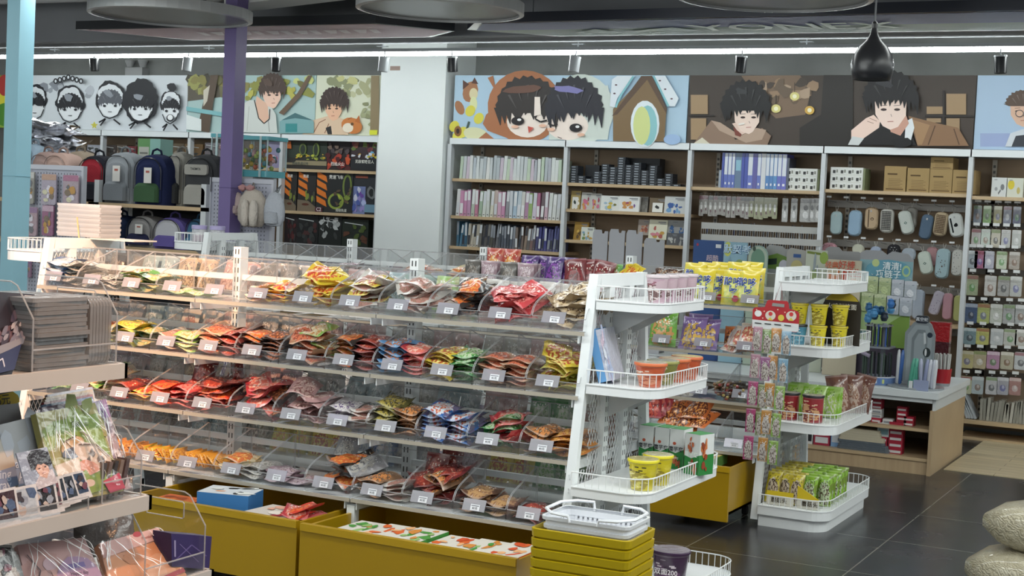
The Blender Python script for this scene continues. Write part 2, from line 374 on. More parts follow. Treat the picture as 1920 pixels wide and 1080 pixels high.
# -- ink faces
b = banner('picture_banner', 'white banner of five black ink cartoon heads above the backpacks', 41, 351, '#d5dbe1'); a = b[1]
a.blobs(['#9ea3ac', '#b9bec6', '#8b9099'], 80, 190, 150, 180, 9, 5, 12, 5)
for i, (cx, cy, r) in enumerate(((66, 192, 21), (134, 197, 25), (210, 190, 25), (268, 196, 26), (326, 200, 18))):
    big = i == 3
    a.ell(ink, cx, cy-6, r*(1.25 if big else 1.1), r*(1.6 if big else 1.3), 36, 0, .07, i)
    a.ell('#dfe3e8' if not big else '#34353b', cx, cy-9, r*.92, r*.95, 30, 0, .08, i+9) if i != 3 else None
    a.ell('#e6eaee', cx, cy+8, r*.86, r*.88, 18)
    a.hair(ink if i != 2 else '#5b5e66', cx, cy+1, r*.88, r*.9, 8, i+2, .35)
    a.ell('#8f949d', cx-3, cy-14, r*.35, r*.25, 8, .4, .3, i)
    if i == 0:
        a.ell(ink, cx-8, cy+1, 8, 6).ell(ink, cx+9, cy+1, 8, 6).line(ink, [(cx-16, cy-3), (cx+16, cy-3)], 2)
    else:
        a.ell(ink, cx-r*.4, cy+9, 3, 2.4, 8).ell(ink, cx+r*.42, cy+9, 3, 2.4, 8)
    if i == 4: a.ell(ink, cx, cy+22, 7, 7).ell('#eceff2', cx, cy+21, 5, 5).ell(ink, cx+4, cy-34, 10, 8, 10, 0, .3, 4)
    else: a.line(ink, [(cx-3, cy+20), (cx+4, cy+20)], 1.2)
    a.line(ink, [(cx-r*.8, cy+15), (cx-r*.5, cy+28), (cx, cy+33), (cx+r*.6, cy+26), (cx+r*.85, cy+13)], 1.8)
    a.line(ink, [(cx-r*.7, cy+46), (cx-r*.3, cy+33), (cx-r*.8, cy+40)], 3).line(ink, [(cx+r*.3, cy+34), (cx+r*.8, cy+44)], 3)
for k in range(7): a.ell(ink, 112+8*k, 146+abs(k-3)*2.4, 4.5, 5.5, 9).ell('#d5dbe1', 112+8*k, 146+abs(k-3)*2.4, 2, 3, 8)
a.poly('#c8c24a', [(185, 228), (187, 233), (192, 234), (188, 237), (189, 242), (185, 239), (181, 242), (182, 237), (178, 234), (183, 233)]); bdone(b)
# -- park scene
b = banner('picture_banner', 'picture banner of a young man in a pale sweater under park trees', 352, 591, '#a9c3c2'); a = b[1]
a.poly('#5c564b', [(352, 141), (440, 141), (432, 180), (352, 190)]).blobs(['#6e6a4a', '#8b8550', '#4a463c', '#9b9a5c'], 356, 500, 148, 172, 26, 5, 13, 21)
a.blobs(['#b9b45a', '#8f9149', '#c9cf84', '#6f6b3e'], 440, 590, 150, 185, 26, 5, 11, 22)
a.poly('#5a4b3f', [(372, 245), (384, 190), (398, 141), (412, 141), (402, 195), (395, 249)]).poly('#c9c2b2', [(384, 170), (396, 160), (391, 190), (384, 200)])
a.poly('#dfe6e6', [(352, 215), (380, 224), (380, 246), (352, 243)]).poly('#7fb6bc', [(352, 208), (440, 222), (440, 214), (352, 200)])
a.poly('#6b5746', [(525, 212), (560, 175), (580, 142), (588, 142), (566, 182), (534, 216)])
a.poly('#7fa9ac', [(527, 228), (556, 214), (591, 228), (591, 250), (527, 250)]).poly('#476f74', [(530, 226), (556, 212), (590, 226), (556, 222)]).poly('#3b8a8c', [(538, 232), (560, 232), (560, 248), (538, 248)])
a.poly('#cfd3cf', [(438, 248), (444, 205), (470, 188), (505, 190), (520, 215), (523, 250)]).line('#9aa09c', [(455, 200), (452, 246)], 1.5).line('#9aa09c', [(505, 215), (508, 248)], 1.5).line('#a8ada8', [(470, 200), (466, 246)], 1)
a.poly('#e0b79f', [(484, 180), (505, 196), (507, 222), (498, 232), (488, 222), (482, 198)]).line('#33302f', [(480, 188), (488, 222), (498, 232), (508, 224), (509, 205)], 2)
a.face(513, 180, 17, 24, '#ecc6b2', look=.6).hair('#4a3a33', 514, 168, 25, 30, 9, 4, .45).ell('#5b4940', 505, 155, 10, 6, 9, .4, .3, 6); bdone(b)
b = banner('picture_banner', 'picture banner of a boy hugging an orange cat beside the white column', 592, 712, '#d6d9c3'); a = b[1]
a.blobs(['#a9a983', '#8e9270', '#bfc09a', '#c9c78c'], 600, 695, 146, 176, 20, 4, 10, 31).blobs(['#a0a37e', '#878a66'], 680, 698, 195, 235, 7, 3, 6, 32)
a.poly('#8a7a5c', [(697, 142), (712, 142), (712, 252), (695, 252)]).poly('#d6d93c', [(694, 244), (709, 244), (708, 253), (694, 253)])
a.poly('#dcc0a4', [(568, 252), (590, 225), (625, 215), (650, 226), (655, 253)]).line('#8a5a44', [(590, 248), (600, 230), (612, 224)], 1.4).line('#8a5a44', [(610, 250), (618, 232)], 1.4).poly('#2e2a2b', [(612, 240), (622, 236), (624, 252), (616, 252)])
a.face(627, 205, 16, 22, '#e9b99a', look=-.3).hair('#3d2e2b', 629, 192, 26, 28, 9, 8, .5)
a.ell('#c77a3e', 662, 236, 20, 15, 14, .3).ell('#e8dcc8', 655, 240, 10, 9).poly('#b86a34', [(668, 228), (676, 216), (678, 232)]).ell('#6a4a2a', 663, 233, 3, 3).line('#9a5326', [(655, 224), (662, 221)], 1.6); bdone(b)
# -- two cartoon children in hoods, gingerbread house
b = banner('picture_banner', 'pale blue cartoon banner with two big-headed children and a gingerbread house', 851, 1289, '#adc8dc'); a = b[1]
a.ell('#a4714f', 882, 172, 14, 20, 14, .3).ell('#d9cfa6', 888, 176, 8, 11).poly('#5b3c33', [(868, 168), (868, 150), (880, 158)]).poly('#5b3c33', [(884, 156), (890, 145), (897, 158)]).ell('#a4714f', 862, 202, 8, 14, 12, -.4).ell('#d9dca8', 888, 195, 7, 14)
for cx, cy in ((882, 208), (898, 222), (852, 237), (868, 248), (858, 255)): a.ell('#d8cf52', cx, cy, 9, 11, 12, .5)
a.ell('#8a5f35', 859, 246, 7, 10).ell('#3b2c25', 859, 246, 3, 5).line('#3f5145', [(880, 228), (876, 242)], 4).ell('#d6d6ae', 893, 252, 24, 13, 14, .2).poly('#a96f4c', [(895, 262), (912, 248), (930, 263)])
a.ell('#a96f4c', 985, 200, 70, 68, 26, .1).poly('#a96f4c', [(915, 146), (925, 142), (932, 175)]).poly('#a96f4c', [(912, 215), (906, 232), (915, 245), (960, 262), (990, 262), (930, 200)])
a.ell('#cdd6cf', 1090, 205, 62, 66, 26).poly('#cdd6cf', [(1030, 262), (1030, 180), (1140, 160), (1150, 200), (1140, 262)])
a.ell('#efe2d8', 990, 228, 39, 30, 20).ell('#efe0d6', 1065, 236, 39, 27, 20)
a.hair('#35302f', 990, 205, 58, 60, 9, 15, .42).ell('#6a4b3f', 985, 168, 36, 8, 12, -.1, .2, 4).poly('#efe2d8', [(1004, 182), (1014, 182), (1016, 215), (1003, 218)])
a.hair('#2c2c34', 1078, 205, 52, 60, 9, 19, .45).ell('#7e7bb0', 1068, 168, 32, 7, 12, .1, .25, 7)
for cx, cy in ((973, 227), (1082, 240)): a.ell('#231f22', cx, cy, 12, 8).ell('#f0f0f0', cx+3, cy-2, 4, 2.6, 8)
a.line('#231f22', [(1007, 224), (1016, 229), (1028, 226)], 3).line('#231f22', [(1030, 232), (1040, 236), (1048, 233)], 3)
a.poly('#c4584c', [(992, 237), (1003, 240), (994, 250)]).line('#3a2a28', [(1048, 257), (1056, 260)], 1.2)
for cx, cy in ((968, 238), (1020, 236), (1092, 253), (1036, 243)): a.ell('#e6b9a0', cx, cy, 7, 3)
a.poly('#7d6648', [(1152, 265), (1152, 205), (1210, 143), (1238, 170), (1252, 205), (1248, 266)]).poly('#5d4a3c', [(1150, 218), (1205, 143), (1222, 143), (1160, 215)]).poly('#5d4a3c', [(1212, 143), (1225, 143), (1253, 205), (1252, 214)])
a.poly('#dbe3ea', [(1146, 200), (1150, 150), (1160, 143), (1190, 143), (1160, 185), (1155, 202)]).line('#84bcc4', [(1157, 202), (1166, 180), (1190, 144)], 4).poly('#dbe3ea', [(1228, 143), (1250, 143), (1275, 185), (1268, 200), (1256, 200)]).line('#84bcc4', [(1228, 143), (1256, 200)], 4)
a.ell('#dbe5ea', 1212, 233, 27, 44, 18).ell('#8cc1c6', 1217, 236, 18, 38, 16).ell('#cdd690', 1206, 236, 16, 36, 16)
for cx, cy in ((1158, 160), (1155, 176), (1240, 152), (1250, 168), (1262, 186)): a.ell('#5d4a52', cx, cy, 2.5, 1.5, 7)
a.ell('#9db8dc', 1263, 262, 16, 10); bdone(b)
# -- two men in a dark street cafe
b = banner('picture_banner', 'dark brown banner of two black-haired young men by a lamplit cafe', 1291, 1828, '#453c36'); a = b[1]
a.poly('#7b6654', [(1390, 142), (1500, 141), (1520, 172), (1510, 215), (1455, 222), (1430, 200)]).blobs(['#9a8067', '#6a5a4b', '#ad9680', '#4a4039'], 1400, 1530, 152, 190, 26, 5, 13, 41)
a.poly('#2c2927', [(1545, 141), (1600, 141), (1600, 273), (1500, 272), (1500, 240), (1540, 215)])
for x0, x1, y0, y1 in ((1296, 1328, 178, 214), (1296, 1325, 222, 262), (1738, 1768, 200, 214), (1775, 1812, 176, 215), (1775, 1800, 222, 265), (1738, 1765, 222, 230)): a.poly('#a08667', [(x0, y0), (x1, y0), (x1, y1), (x0, y1)])
a.line('#2c2624', [(1292, 217), (1340, 217)], 3).line('#2c2624', [(1770, 170), (1770, 268)], 4).line('#2c2624', [(1735, 218), (1826, 218)], 4)
for cx, cy, c in ((1456, 204, '#d9cf86'), (1491, 181, '#d9cf86'), (1519, 207, '#d2a952')): a.line('#2a2523', [(cx, cy-26), (cx, cy-8)], 1).ell(c, cx, cy, 9, 8).ell('#f0eccb', cx, cy, 4, 4)
a.poly('#8d7564', [(1300, 272), (1335, 226), (1362, 236), (1380, 262), (1410, 258), (1430, 240), (1447, 255), (1440, 272)]).poly('#b29a88', [(1335, 226), (1350, 245), (1400, 268), (1430, 262), (1438, 244), (1420, 240), (1390, 255), (1352, 230)])
a.poly('#d3cdb9', [(1298, 272), (1318, 258), (1335, 272)]).poly('#e2c6b8', [(1374, 232), (1400, 225), (1410, 245), (1390, 254)]).poly('#7c4238', [(1376, 238), (1392, 252), (1390, 257), (1380, 254)])
a.face(1402, 222, 24, 30, '#ecd5c8', look=.5).hair('#1f1f21', 1400, 202, 45, 50, 11, 23, .42).ell('#3a3b3e', 1392, 172, 12, 6, 9, .2, .3, 9).line('#e9e2da', [(1387, 234), (1398, 232)], 3.5)
a.poly('#1e1d1f', [(1590, 272), (1600, 255), (1650, 228), (1700, 230), (1720, 273)]).poly('#8b6b50', [(1705, 218), (1760, 232), (1798, 240), (1818, 274), (1722, 274)]).poly('#a3815f', [(1712, 225), (1745, 235), (1730, 272), (1722, 272)]).line('#5b4433', [(1755, 236), (1742, 272)], 2).line('#5b4433', [(1790, 242), (1800, 272)], 2)
a.poly('#dde1e4', [(1700, 228), (1712, 222), (1716, 240), (1708, 270), (1698, 262)])
a.poly('#ecd0c2', [(1598, 245), (1626, 222), (1640, 216), (1652, 228), (1650, 240), (1618, 262), (1598, 262)]).line('#9a7466', [(1628, 228), (1640, 232)], 1).line('#9a7466', [(1632, 222), (1646, 228)], 1).poly('#cfd2d2', [(1592, 272), (1600, 256), (1622, 260), (1612, 273)])
a.poly('#c99a88', [(1668, 230), (1700, 215), (1706, 232), (1690, 255), (1672, 248)]); a.face(1672, 208, 30, 36, '#eed6ca', look=-.1).hair('#1d1c1f', 1672, 183, 50, 48, 11, 29, .48).ell('#37373c', 1660, 158, 14, 7, 9, .2, .3, 2)
a.ell('#1b1b1d', 1693, 268, 20, 9, 12, 0, .15, 3); bdone(b)
b = banner('picture_banner', 'light blue banner with a man in round glasses at the right edge', 1830, 1990, '#a9c0d8'); a = b[1]
a.poly('#9aa9cf', [(1838, 250), (1900, 250), (1900, 275), (1838, 275)]); a.face(1918, 210, 24, 28, '#d8b39c').hair('#5b4a40', 1918, 196, 32, 26, 5, 3, .1).ell('#4a4648', 1912, 213, 8, 7).ell('#d8b39c', 1912, 213, 6.5, 5.5)
a.poly('#cdd3da', [(1885, 275), (1895, 250), (1925, 240), (1960, 275)]).poly('#3a3d45', [(1897, 275), (1905, 255), (1930, 252), (1930, 275)]); bdone(b)
# ================================================================ wall shelving
def bay(label, x0, x1, zs, header=(2.242, 2.298), left_post=False, depth=.40, gc='#c9cdd1'):
    t = thing('wall_shelf_unit', label, 'shelving', ((x0+x1)/2, 12.2, 0)); cx = (x0+x1)/2
    L = lambda m: m.xf(Matrix.Translation((-cx, -12.2, 0)))
    L(M()).box(x0, x1, 12.43, 12.46, .05, 2.25).build('back_panel', BACKW, t)
    L(M()).box(x0-.005, x1+.005, 11.975, 12.03, header[0], header[1], '#dde2e5').build('header_rail', PAINT, t)
    for z in zs: L(M()).box(x0+.02, x1-.02, 12.01, 12.42, z-.028, z).build('shelf_board', SHELFW, t)
    m = L(M()).C(gc)
    m.box(x1-.018, x1+.018, 11.985, 12.045, 0, header[0]); m.build('upright', PAINT, t)
    if left_post: L(M()).C(gc).box(x0-.03, x0+.012, 11.985, 12.045, 0, header[0]).build('upright', PAINT, t)
    m = L(M()).C('#9c9487'); m.box(x0+.1, x0+.135, 12.40, 12.432, .1, 2.24)
    for k in range(46): m.box(x0+.108, x0+.127, 12.398, 12.401, .15+k*.045, .172+k*.045, '#3d3833')
    m.build('slotted_standard', PAINT, t)
    return t
bay('white shelf unit of clear folders and pastel ring binders beside the white column', -6.79, -5.60, (1.925, 1.578, 1.292, .9, .15), left_post=True)
bay('white shelf unit with stacked black boxes over boxed craft kits', -5.60, -4.42, (1.923, 1.688, 1.412, .15))
bay('white shelf unit with blue binders over hanging pen packs', -4.42, -3.25, (1.928, .9, .15))
bay('white shelf unit with brown cartons over hanging pencil cases', -3.25, -2.07, (1.948, .9, .15))
bay('white shelf unit of blister packs at the right edge', -2.07, -.9, (1.935, .155, .02))
bay('white shelf unit with dark toy boxes left of the white column', -8.72, -7.58, (1.962, 1.545, 1.1, .5), left_post=False)
bay('white shelf unit behind the purple post', -9.88, -8.72, (1.962, 1.545, 1.1, .5))
bay('white shelf unit behind the tall backpacks', -11.06, -9.88, (1.97, 1.55, 1.1, .5))
bay('white shelf unit behind the foil balloon packs', -12.3, -11.06, (1.97, 1.55, 1.1, .5), left_post=True)
# ---- folders and binders (each one a thing)
def row_books(x0, x1, z0, n, hs, cols, name, label, cat, group, yb=12.05, dep=.22, lean=.05, clear=False, lab=None, seed=1):
    r = random.Random(seed); xs = x0; wavg = (x1-x0)/n; first = None
    for i in range(n):
        wd = wavg*r.uniform(.78, .98); h = r.uniform(*hs); c = cols[i % len(cols)] if not clear else r.choice(cols)
        m = M(); sk = r.uniform(-lean*.2, lean)*h
        A = [(-wd/2, 0, 0), (wd/2, 0, 0), (wd/2+sk, 0, h), (-wd/2+sk, 0, h)]; B = [(p[0], dep, p[2]) for p in A]
        m.prism(A, B, c)
        if lab:
            c2 = r.choice(lab); f0, f1 = r.choice(((.45, .98), (.6, .95), (.1, .5)))
            m.face([(-wd*.4+sk*f0, -.0008, h*f0), (wd*.4+sk*f0, -.0008, h*f0), (wd*.4+sk*f1, -.0008, h*f1), (-wd*.4+sk*f1, -.0008, h*f1)], None, c2)
            m.face([(-wd*.25, -.0009, h*.06), (wd*.25, -.0009, h*.06), (wd*.25+sk*.1, -.0009, h*.1), (-wd*.25+sk*.1, -.0009, h*.1)], None, '#6b6b70')
        o = m.build(name, GLOSS if clear else PLAST, loc=(xs+wavg/2, yb, z0))
        tag(o, label, cat, group); xs += wavg
row_books(-6.72, -5.66, 1.925, 30, (.19, .225), ['#bfc5c7', '#c9cfd0', '#b3bcc4', '#c3b7c4', '#cfd4d2', '#b7c7b2', '#adb5ba', '#d4d6d4', '#a9adb5'], 'document_folder', 'clear plastic document folder standing in the top row beside the white column', 'folder', 'clear folders on the top shelf', clear=True, seed=3)
row_books(-6.74, -5.66, 1.578, 27, (.235, .255), ['#cfcfcf', '#c58fae', '#bb86a6', '#b58fab', '#aeb9ab', '#b87f95', '#9db09c', '#c8cdc7', '#c4c9c4', '#cfcdbd', '#b9a9a2', '#c7a0b4', '#bd8ba8', '#8d8d92', '#c2cad2', '#a8bccd', '#b9c4cc', '#c8c8c2', '#a985a0', '#8fa86c', '#c5bccb', '#a56a84', '#6b5d62', '#c2a7b4', '#c9cdc9', '#cfd2d0', '#c6c9c9'], 'ring_binder', 'pastel ring binder standing spine out in the second row beside the white column', 'binder', 'pastel ring binders on the middle shelf', lab=['#dadcdd', '#d2d4d8', '#c7cbd0'], seed=5)
row_books(-6.72, -5.66, 1.292, 36, (.2, .235), ['#4a6f86', '#557a92', '#47697f', '#44657d', '#b3ada0', '#bab3a6', '#b0aa9d', '#aba598', '#6b6a66', '#4f4e4d', '#5b5a5b', '#7a7976', '#55544f', '#4d4c4e', '#6a6b70', '#4f545c', '#565c66', '#5f6570', '#4b5058', '#59616e', '#666a73', '#7b6f68', '#575a60', '#6f625c', '#8a7a6e', '#66615f', '#7a6360', '#584f56', '#4a4a6e', '#45467a', '#41427a', '#4a4c86', '#55587f', '#4f5078', '#585d8a', '#4e5280'], 'file_folder', 'dark file folder standing in the third row beside the white column', 'folder', 'dark file folders on the third shelf', lean=.12, lab=['#c9ced2', '#3a3d45', '#8b9098'], seed=8)
# blue binders, bay C
xs = -4.17
for i, (wd, c, top) in enumerate(((.03, '#8f9aa8', 0), (.03, '#2f459c', .3), (.045, '#4a5fb0', 1), (.045, '#5468b4', 1), (.04, '#4e64b2', 1), (.075, '#54708f', .5), (.035, '#263c9a', .2), (.04, '#2b429e', .2), (.06, '#5a6ab8', 1), (.05, '#4b4a94', .9), (.045, '#5367b4', 1), (.055, '#c9ccd0', .4), (.045, '#3f78b4', 1), (.045, '#3c74b0', 1), (.045, '#4a86bd', 1), (.05, '#5560b4', 1), (.055, '#5a5fb6', 1), (.03, '#3d4658', .2))):
    wd *= .8; m = M(); h = .30 if i not in (0, 17) else .15+.12*(i == 17); m.box(0, wd-.004, 0, .2, 0, h, c)
    if top == 1: m.box(.003, wd-.007, -.001, 0, h*.38, h-.004, '#ccd2da'); m.box(.01, wd-.014, -.002, 0, .03, .05, '#dde0e6')
    if i == 5: m.box(.006, wd-.01, -.001, 0, h*.5, h*.8, '#7fb0c4')
    o = m.build('ring_binder', PLAST, loc=(xs, 12.05, 1.928)); xs += wd*.94
    tag(o, ('pale slim file box at the left end of the blue binders' if i == 0 else 'dark slate folder at the right end of the blue binders' if i == 17 else 'wide grey-blue box file between the blue binders' if i == 5 else 'white ring binder with dark printed spine among the blue ones' if i == 11 else 'blue ring binder with pale spine upper part on the top shelf'), 'binder', 'blue ring binders' if i not in (0, 5, 11, 17) else None)
# white storage boxes printed with cups
def cell_box(x, label):
    t = thing('printed_storage_box', label, 'box', (x, 12.06, 0)); m = M().box(0, .27, 0, .2, 0, .185, '#d3d4cf')
    m.box(.27, .285, .01, .2, 0, .18, '#7d8563')
    for i in range(4):
        for j in range(3):
            m.box(.01+i*.065, .07+i*.065, -.001, 0, .008+j*.06, .058+j*.06, '#dcdedb'); m.box(.02+i*.065, .042+i*.065, -.002, 0, .014+j*.06, .04+j*.06, '#3f4040'); m.box(.048+i*.065, .062+i*.065, -.002, 0, .02+j*.06, .045+j*.06, '#85877f')
    m.build('box_body', PRINT, t); return t
cell_box(-3.585, 'white box printed with rows of small cups right of the blue binders').location.z = 1.928
cell_box(-3.205, 'white box printed with rows of small cups at the left end of the carton shelf').location.z = 1.948
# black small boxes
stacks = ((1, 7), (2, 3), (3, 2), (4, 5), (5, 8), (6, 7), (7, 11), (8, 8), (9, 9), (10, 6), (11, 8), (12, 3), (13, 5), (14, 1))
bm0 = M().box(0, .072, 0, .12, 0, .0215, '#2e3238').box(.012, .05, -.001, 0, .005, .015, '#8b929a').build('staple_box', PRINT, loc=(-5.6, 12.06, 1.93)); tag(bm0, 'small black box in the stacks on the left of the second bay top shelf', 'box', 'small black stacked boxes'); firstbb = True
for i, n in stacks:
    for k in range(n):
        o = bm0 if firstbb else bm0.copy()
        if not firstbb: C.objects.link(o)
        firstbb = False; o.location = (-5.655+i*.076, 12.06+rnd.uniform(0, .01), 1.923+k*.0222)
# bigger black boxes behind
for x, z, wd, h in ((-5.50, 1.923, .14, .17), (-5.08, 1.923, .3, .245)):
    o = M().box(0, wd, .15, .28, 0, h, '#26282c').build('black_carton', PRINT, loc=(x, 12.06, z)); tag(o, 'plain black carton behind the small black boxes, %s' % ('narrow one at left' if wd < .2 else 'wide one'), 'box')
# cartons
def txtcarton(x, z, wd, h, label, y=12.06, gr=None):
    t = thing('cardboard_carton', label, 'carton', (x, y, z), 0, gr); m = M().C('#a68d63').box(0, wd, 0, .24, 0, h)
    m.box(wd*.15, wd*.6, -.001, 0, h*.66, h*.72, '#5b4a35')
    for k in range(6): m.box(wd*.2, wd*(.85-.1*(k % 2)), -.001, 0, h*(.16+k*.065), h*(.175+k*.065), '#7a6547')
    m.box(wd*.1, wd*.9, -.001, 0, h*.07, h*.12, '#6d583e'); m.build('carton_body', CARTON, t)
    M().C('#b39a6f').box(-.002, wd+.002, .11, .13, h, h+.001).build('packing_tape', PLAST, t); return t
for i, (x, h) in enumerate(((-2.76, .205), (-2.575, .195), (-2.395, .19), (-2.215, .19))):
    txtcarton(x, 1.948, .175, h, ('leftmost', 'second from left', 'third from left, under the upper one', 'rightmost')[i]+' of the brown cartons above the hanging pencil cases')
txtcarton(-2.395, 2.14, .175, .095, 'brown carton stacked on top under the white header rail')
# boxed craft kits bay B
def kit(px0, px1, py0, py1, Y, label, base, cols, dep=.03, tilt=-.12, name='craft_kit_box', seed=3, mid=None):
    a_, b_ = ay(px0, py1, Y), ay(px1, py1, Y); h = (ay(px0, py0, Y).z-a_.z); wd = b_.x-a_.x
    t = thing(name, label, 'box', (a_.x, Y, a_.z)); t.rotation_euler = (tilt, 0, 0)
    m = M().box(0, wd, 0, dep, 0, h, base); r = random.Random(seed)
    pr = Art(m, lambda x, y: Vector((x*wd, 0, (1-y)*h)))
    for k in range(9): pr.ell(r.choice(cols), r.uniform(.2, .8), r.uniform(.35, .85), r.uniform(.05, .16), r.uniform(.05, .14), 7, 0, .3, seed+k)
    pr.line('#777a80', [(.5, .12), (.92, .12)], .05).line('#8f9298', [(.6, .2), (.92, .2)], .03)
    if mid: pr.poly('#dcdcd8', [(.2, .3), (.8, .3), (.8, .85), (.2, .85)]).ell(mid, .5, .55, .15, .12, 6, 0, .6, 3)
    m.build('printed_box', PRINT, t); return t
Yk = 12.08
kit(1068, 1086, 357, 396, Yk, 'narrow yellow-framed boxed kit at the left end of the craft kit shelf', '#a8935c', ['#e4e1d8'], mid='#2f3a34')
kit(1088, 1107, 360, 395, Yk, 'boxed kit with pink and orange bird print, left one of the pair', '#b5b5b0', ['#c06a86', '#c58a4a', '#8f3f55'], seed=4)
kit(1106, 1125, 362, 396, Yk, 'boxed kit with pink and orange bird print, right one of the pair', '#b5b5b0', ['#c06a86', '#c58a4a', '#8f3f55'], seed=5)
kit(1125, 1159, 366, 397, Yk-.02, 'white boxed kit with yellow flowers on the craft shelf', '#d3d6d2', ['#c5ad45', '#7a7a4a', '#9fb7c6'], seed=6)
kit(1159, 1197, 367, 399, Yk-.02, 'white boxed kit with red grapes on the craft shelf', '#d5d7d6', ['#9c4a63', '#6f4a86', '#c28a4e'], seed=7)
kit(1198, 1213, 368, 400, Yk+.05, 'grey slim box standing edge on right of the grape kit', '#8c8a85', ['#7a7873'])
kit(1216, 1248, 370, 402, Yk, 'brown framed kit with a small flying bird print', '#6b5c48', ['#5d503f'], mid='#2a2a2a')
kit(1244, 1284, 367, 404, Yk-.02, 'pale kit box with blue round shapes at the right of the craft shelf', '#c3c6c6', ['#5d86b0', '#3c5c9c', '#6f98c0'], seed=9)
kit(1074, 1100, 415, 450, Yk, 'orange boxed kit leaning at the left of the lower craft shelf', '#9c7a34', ['#5f4a2c', '#c9a552'], seed=10, tilt=-.2)
kit(1088, 1112, 425, 452, Yk-.03, 'white picture box with green garden print on the lower craft shelf', '#c9cdc5', ['#5f7f4d', '#7a9ab0', '#b58f45'], seed=11)
kit(1195, 1216, 411, 440, Yk, 'flat box of round brown paint pots, left one', '#9a8f86', ['#a3664c', '#8a4a3c', '#b98a6a'], seed=12)
kit(1215, 1249, 411, 448, Yk-.02, 'paint set box with colour circles and a pink panel', '#cfcdb8', ['#c57a86', '#b58f45', '#a3564c'], seed=13)
kit(1250, 1270, 412, 443, Yk, 'slim grey pack with blue tips, left one of the pair', '#8f9090', ['#34598a'], seed=14)
kit(1270, 1286, 413, 443, Yk, 'slim grey pack with blue tips, right one of the pair', '#8f9090', ['#34598a'], seed=15)
kit(1249, 1269, 436, 462, Yk-.04, 'black-topped photo pack under the blue-tipped packs, left', '#55565a', ['#b3b3b0'], seed=16)
kit(1269, 1290, 437, 463, Yk-.04, 'black-topped photo pack under the blue-tipped packs, right', '#4e4f55', ['#9a9a98'], seed=17)
# ---- hanging pen packs and wire racks, bay C
def hang_pack(p, wd, h, body, top, label, group, art=None, name='hanging_pack', cat='pack', Y=None, blob=None):
    t = thing(name, label, cat, p, 0, group)
    m = M().C(body); m.rbox(-wd/2, wd/2, 0, .014, -h, 0, wd*.12, axis='y'); m.box(-wd/2, wd/2, -.001, 0, -h*.2, -.003, top)
    if blob:
        pr = Art(m, lambda x, y: Vector((x*wd/2, 0, -y*h)))
        for k, (c, x, y, rx, ry) in enumerate(blob): pr.ell(c, x, y, rx, ry, 10, 0, .12, k)
    m.build('card', GLOSS, t)
    M().C('#b9bdc0').tube([(0, .05, .012), (0, -.02, .012), (0, -.03, .02)], .002, 4).build('hook', PAINT, t)
    return t
r = random.Random(12)
for i in range(17):
    px = 1316+i*8.6+r.uniform(-1, 1); p = ay(px, 366+i*.3, 12.15); h = .17+r.uniform(-.01, .02)
    c = '#8f8b86' if i < 11 else '#8a8c6c'
    hang_pack(p, .042, h, c, r.choice(['#6b3a48', '#4a4a50', '#7a4a55', '#3f4044']) if i < 12 else '#7f8263', 'slim hanging pen pack in the row under the blue binders', 'hanging pen packs', blob=[('#c9c9c6', 0, .5, .5, .2), ('#5a3a42', .2, .75, .3, .08)])
for i, (px, wd) in enumerate(((1473, .05), (1490, .055), (1512, .1), (1524, .06), (1535, .07))):
    hang_pack(ay(px, 372, 12.15), wd, .2, '#a6a6a4', '#5b5b5e', 'wider clear pack hanging at the right of the pen packs, number of colours muted' if 0 else ('tall clear hanging pack right of the slim pen packs'), 'tall clear hanging packs', blob=[('#4d4d50', 0, .4, .4, .12), ('#cfcfcf', 0, .7, .5, .15)])
def wire_rack(pxa, pxb, py, Y, h, label):
    a_, b_ = ay(pxa, py, Y), ay(pxb, py+(pxb-pxa)*.04, Y); z = a_.z
    t = thing('wire_pen_rack', label, 'rack', (a_.x, Y, z)); wd = b_.x-a_.x
    M().C('#a9a9a6').box(0, wd, 0, .004, -.02, .035).build('front_rail', PAINT, t)
    m = M().C('#9b9b98')
    for k in range(int(wd/.02)): m.box(k*.02, k*.02+.003, 0, .003, -h, -.02)
    m.box(0, wd, 0, .003, -h, -h+.004); m.box(0, wd, 0, .2, -h-.004, -h); m.build('wire_grid', PAINT, t)
    return t, wd, z
rr = random.Random(5)
for py, Y, lab in ((424, 12.03, 'upper grey wire pen rack under the hanging pen packs'), (446, 11.98, 'lower grey wire pen rack under the hanging pen packs')):
    t, wd, z = wire_rack(1315, 1540, py, Y, .11, lab)
    for k in range(26):
        x = t.location.x+.02+k*wd/27; o = M().C(rr.choice(['#2e3036', '#3a3c44', '#5b5d64', '#c3c4c6', '#2b3a6a', '#46484e'])).tube([(0, 0, 0), (rr.uniform(-.01, .01), .01, rr.uniform(.1, .16))], .006, 5).build('pen', PLAST, loc=(x, Y+.05+rr.uniform(0, .08), z-.11))
        tag(o, 'dark pen standing in the %s wire rack' % ('upper' if py == 424 else 'lower'), 'pen', 'pens in the %s wire rack' % ('upper' if py == 424 else 'lower'))
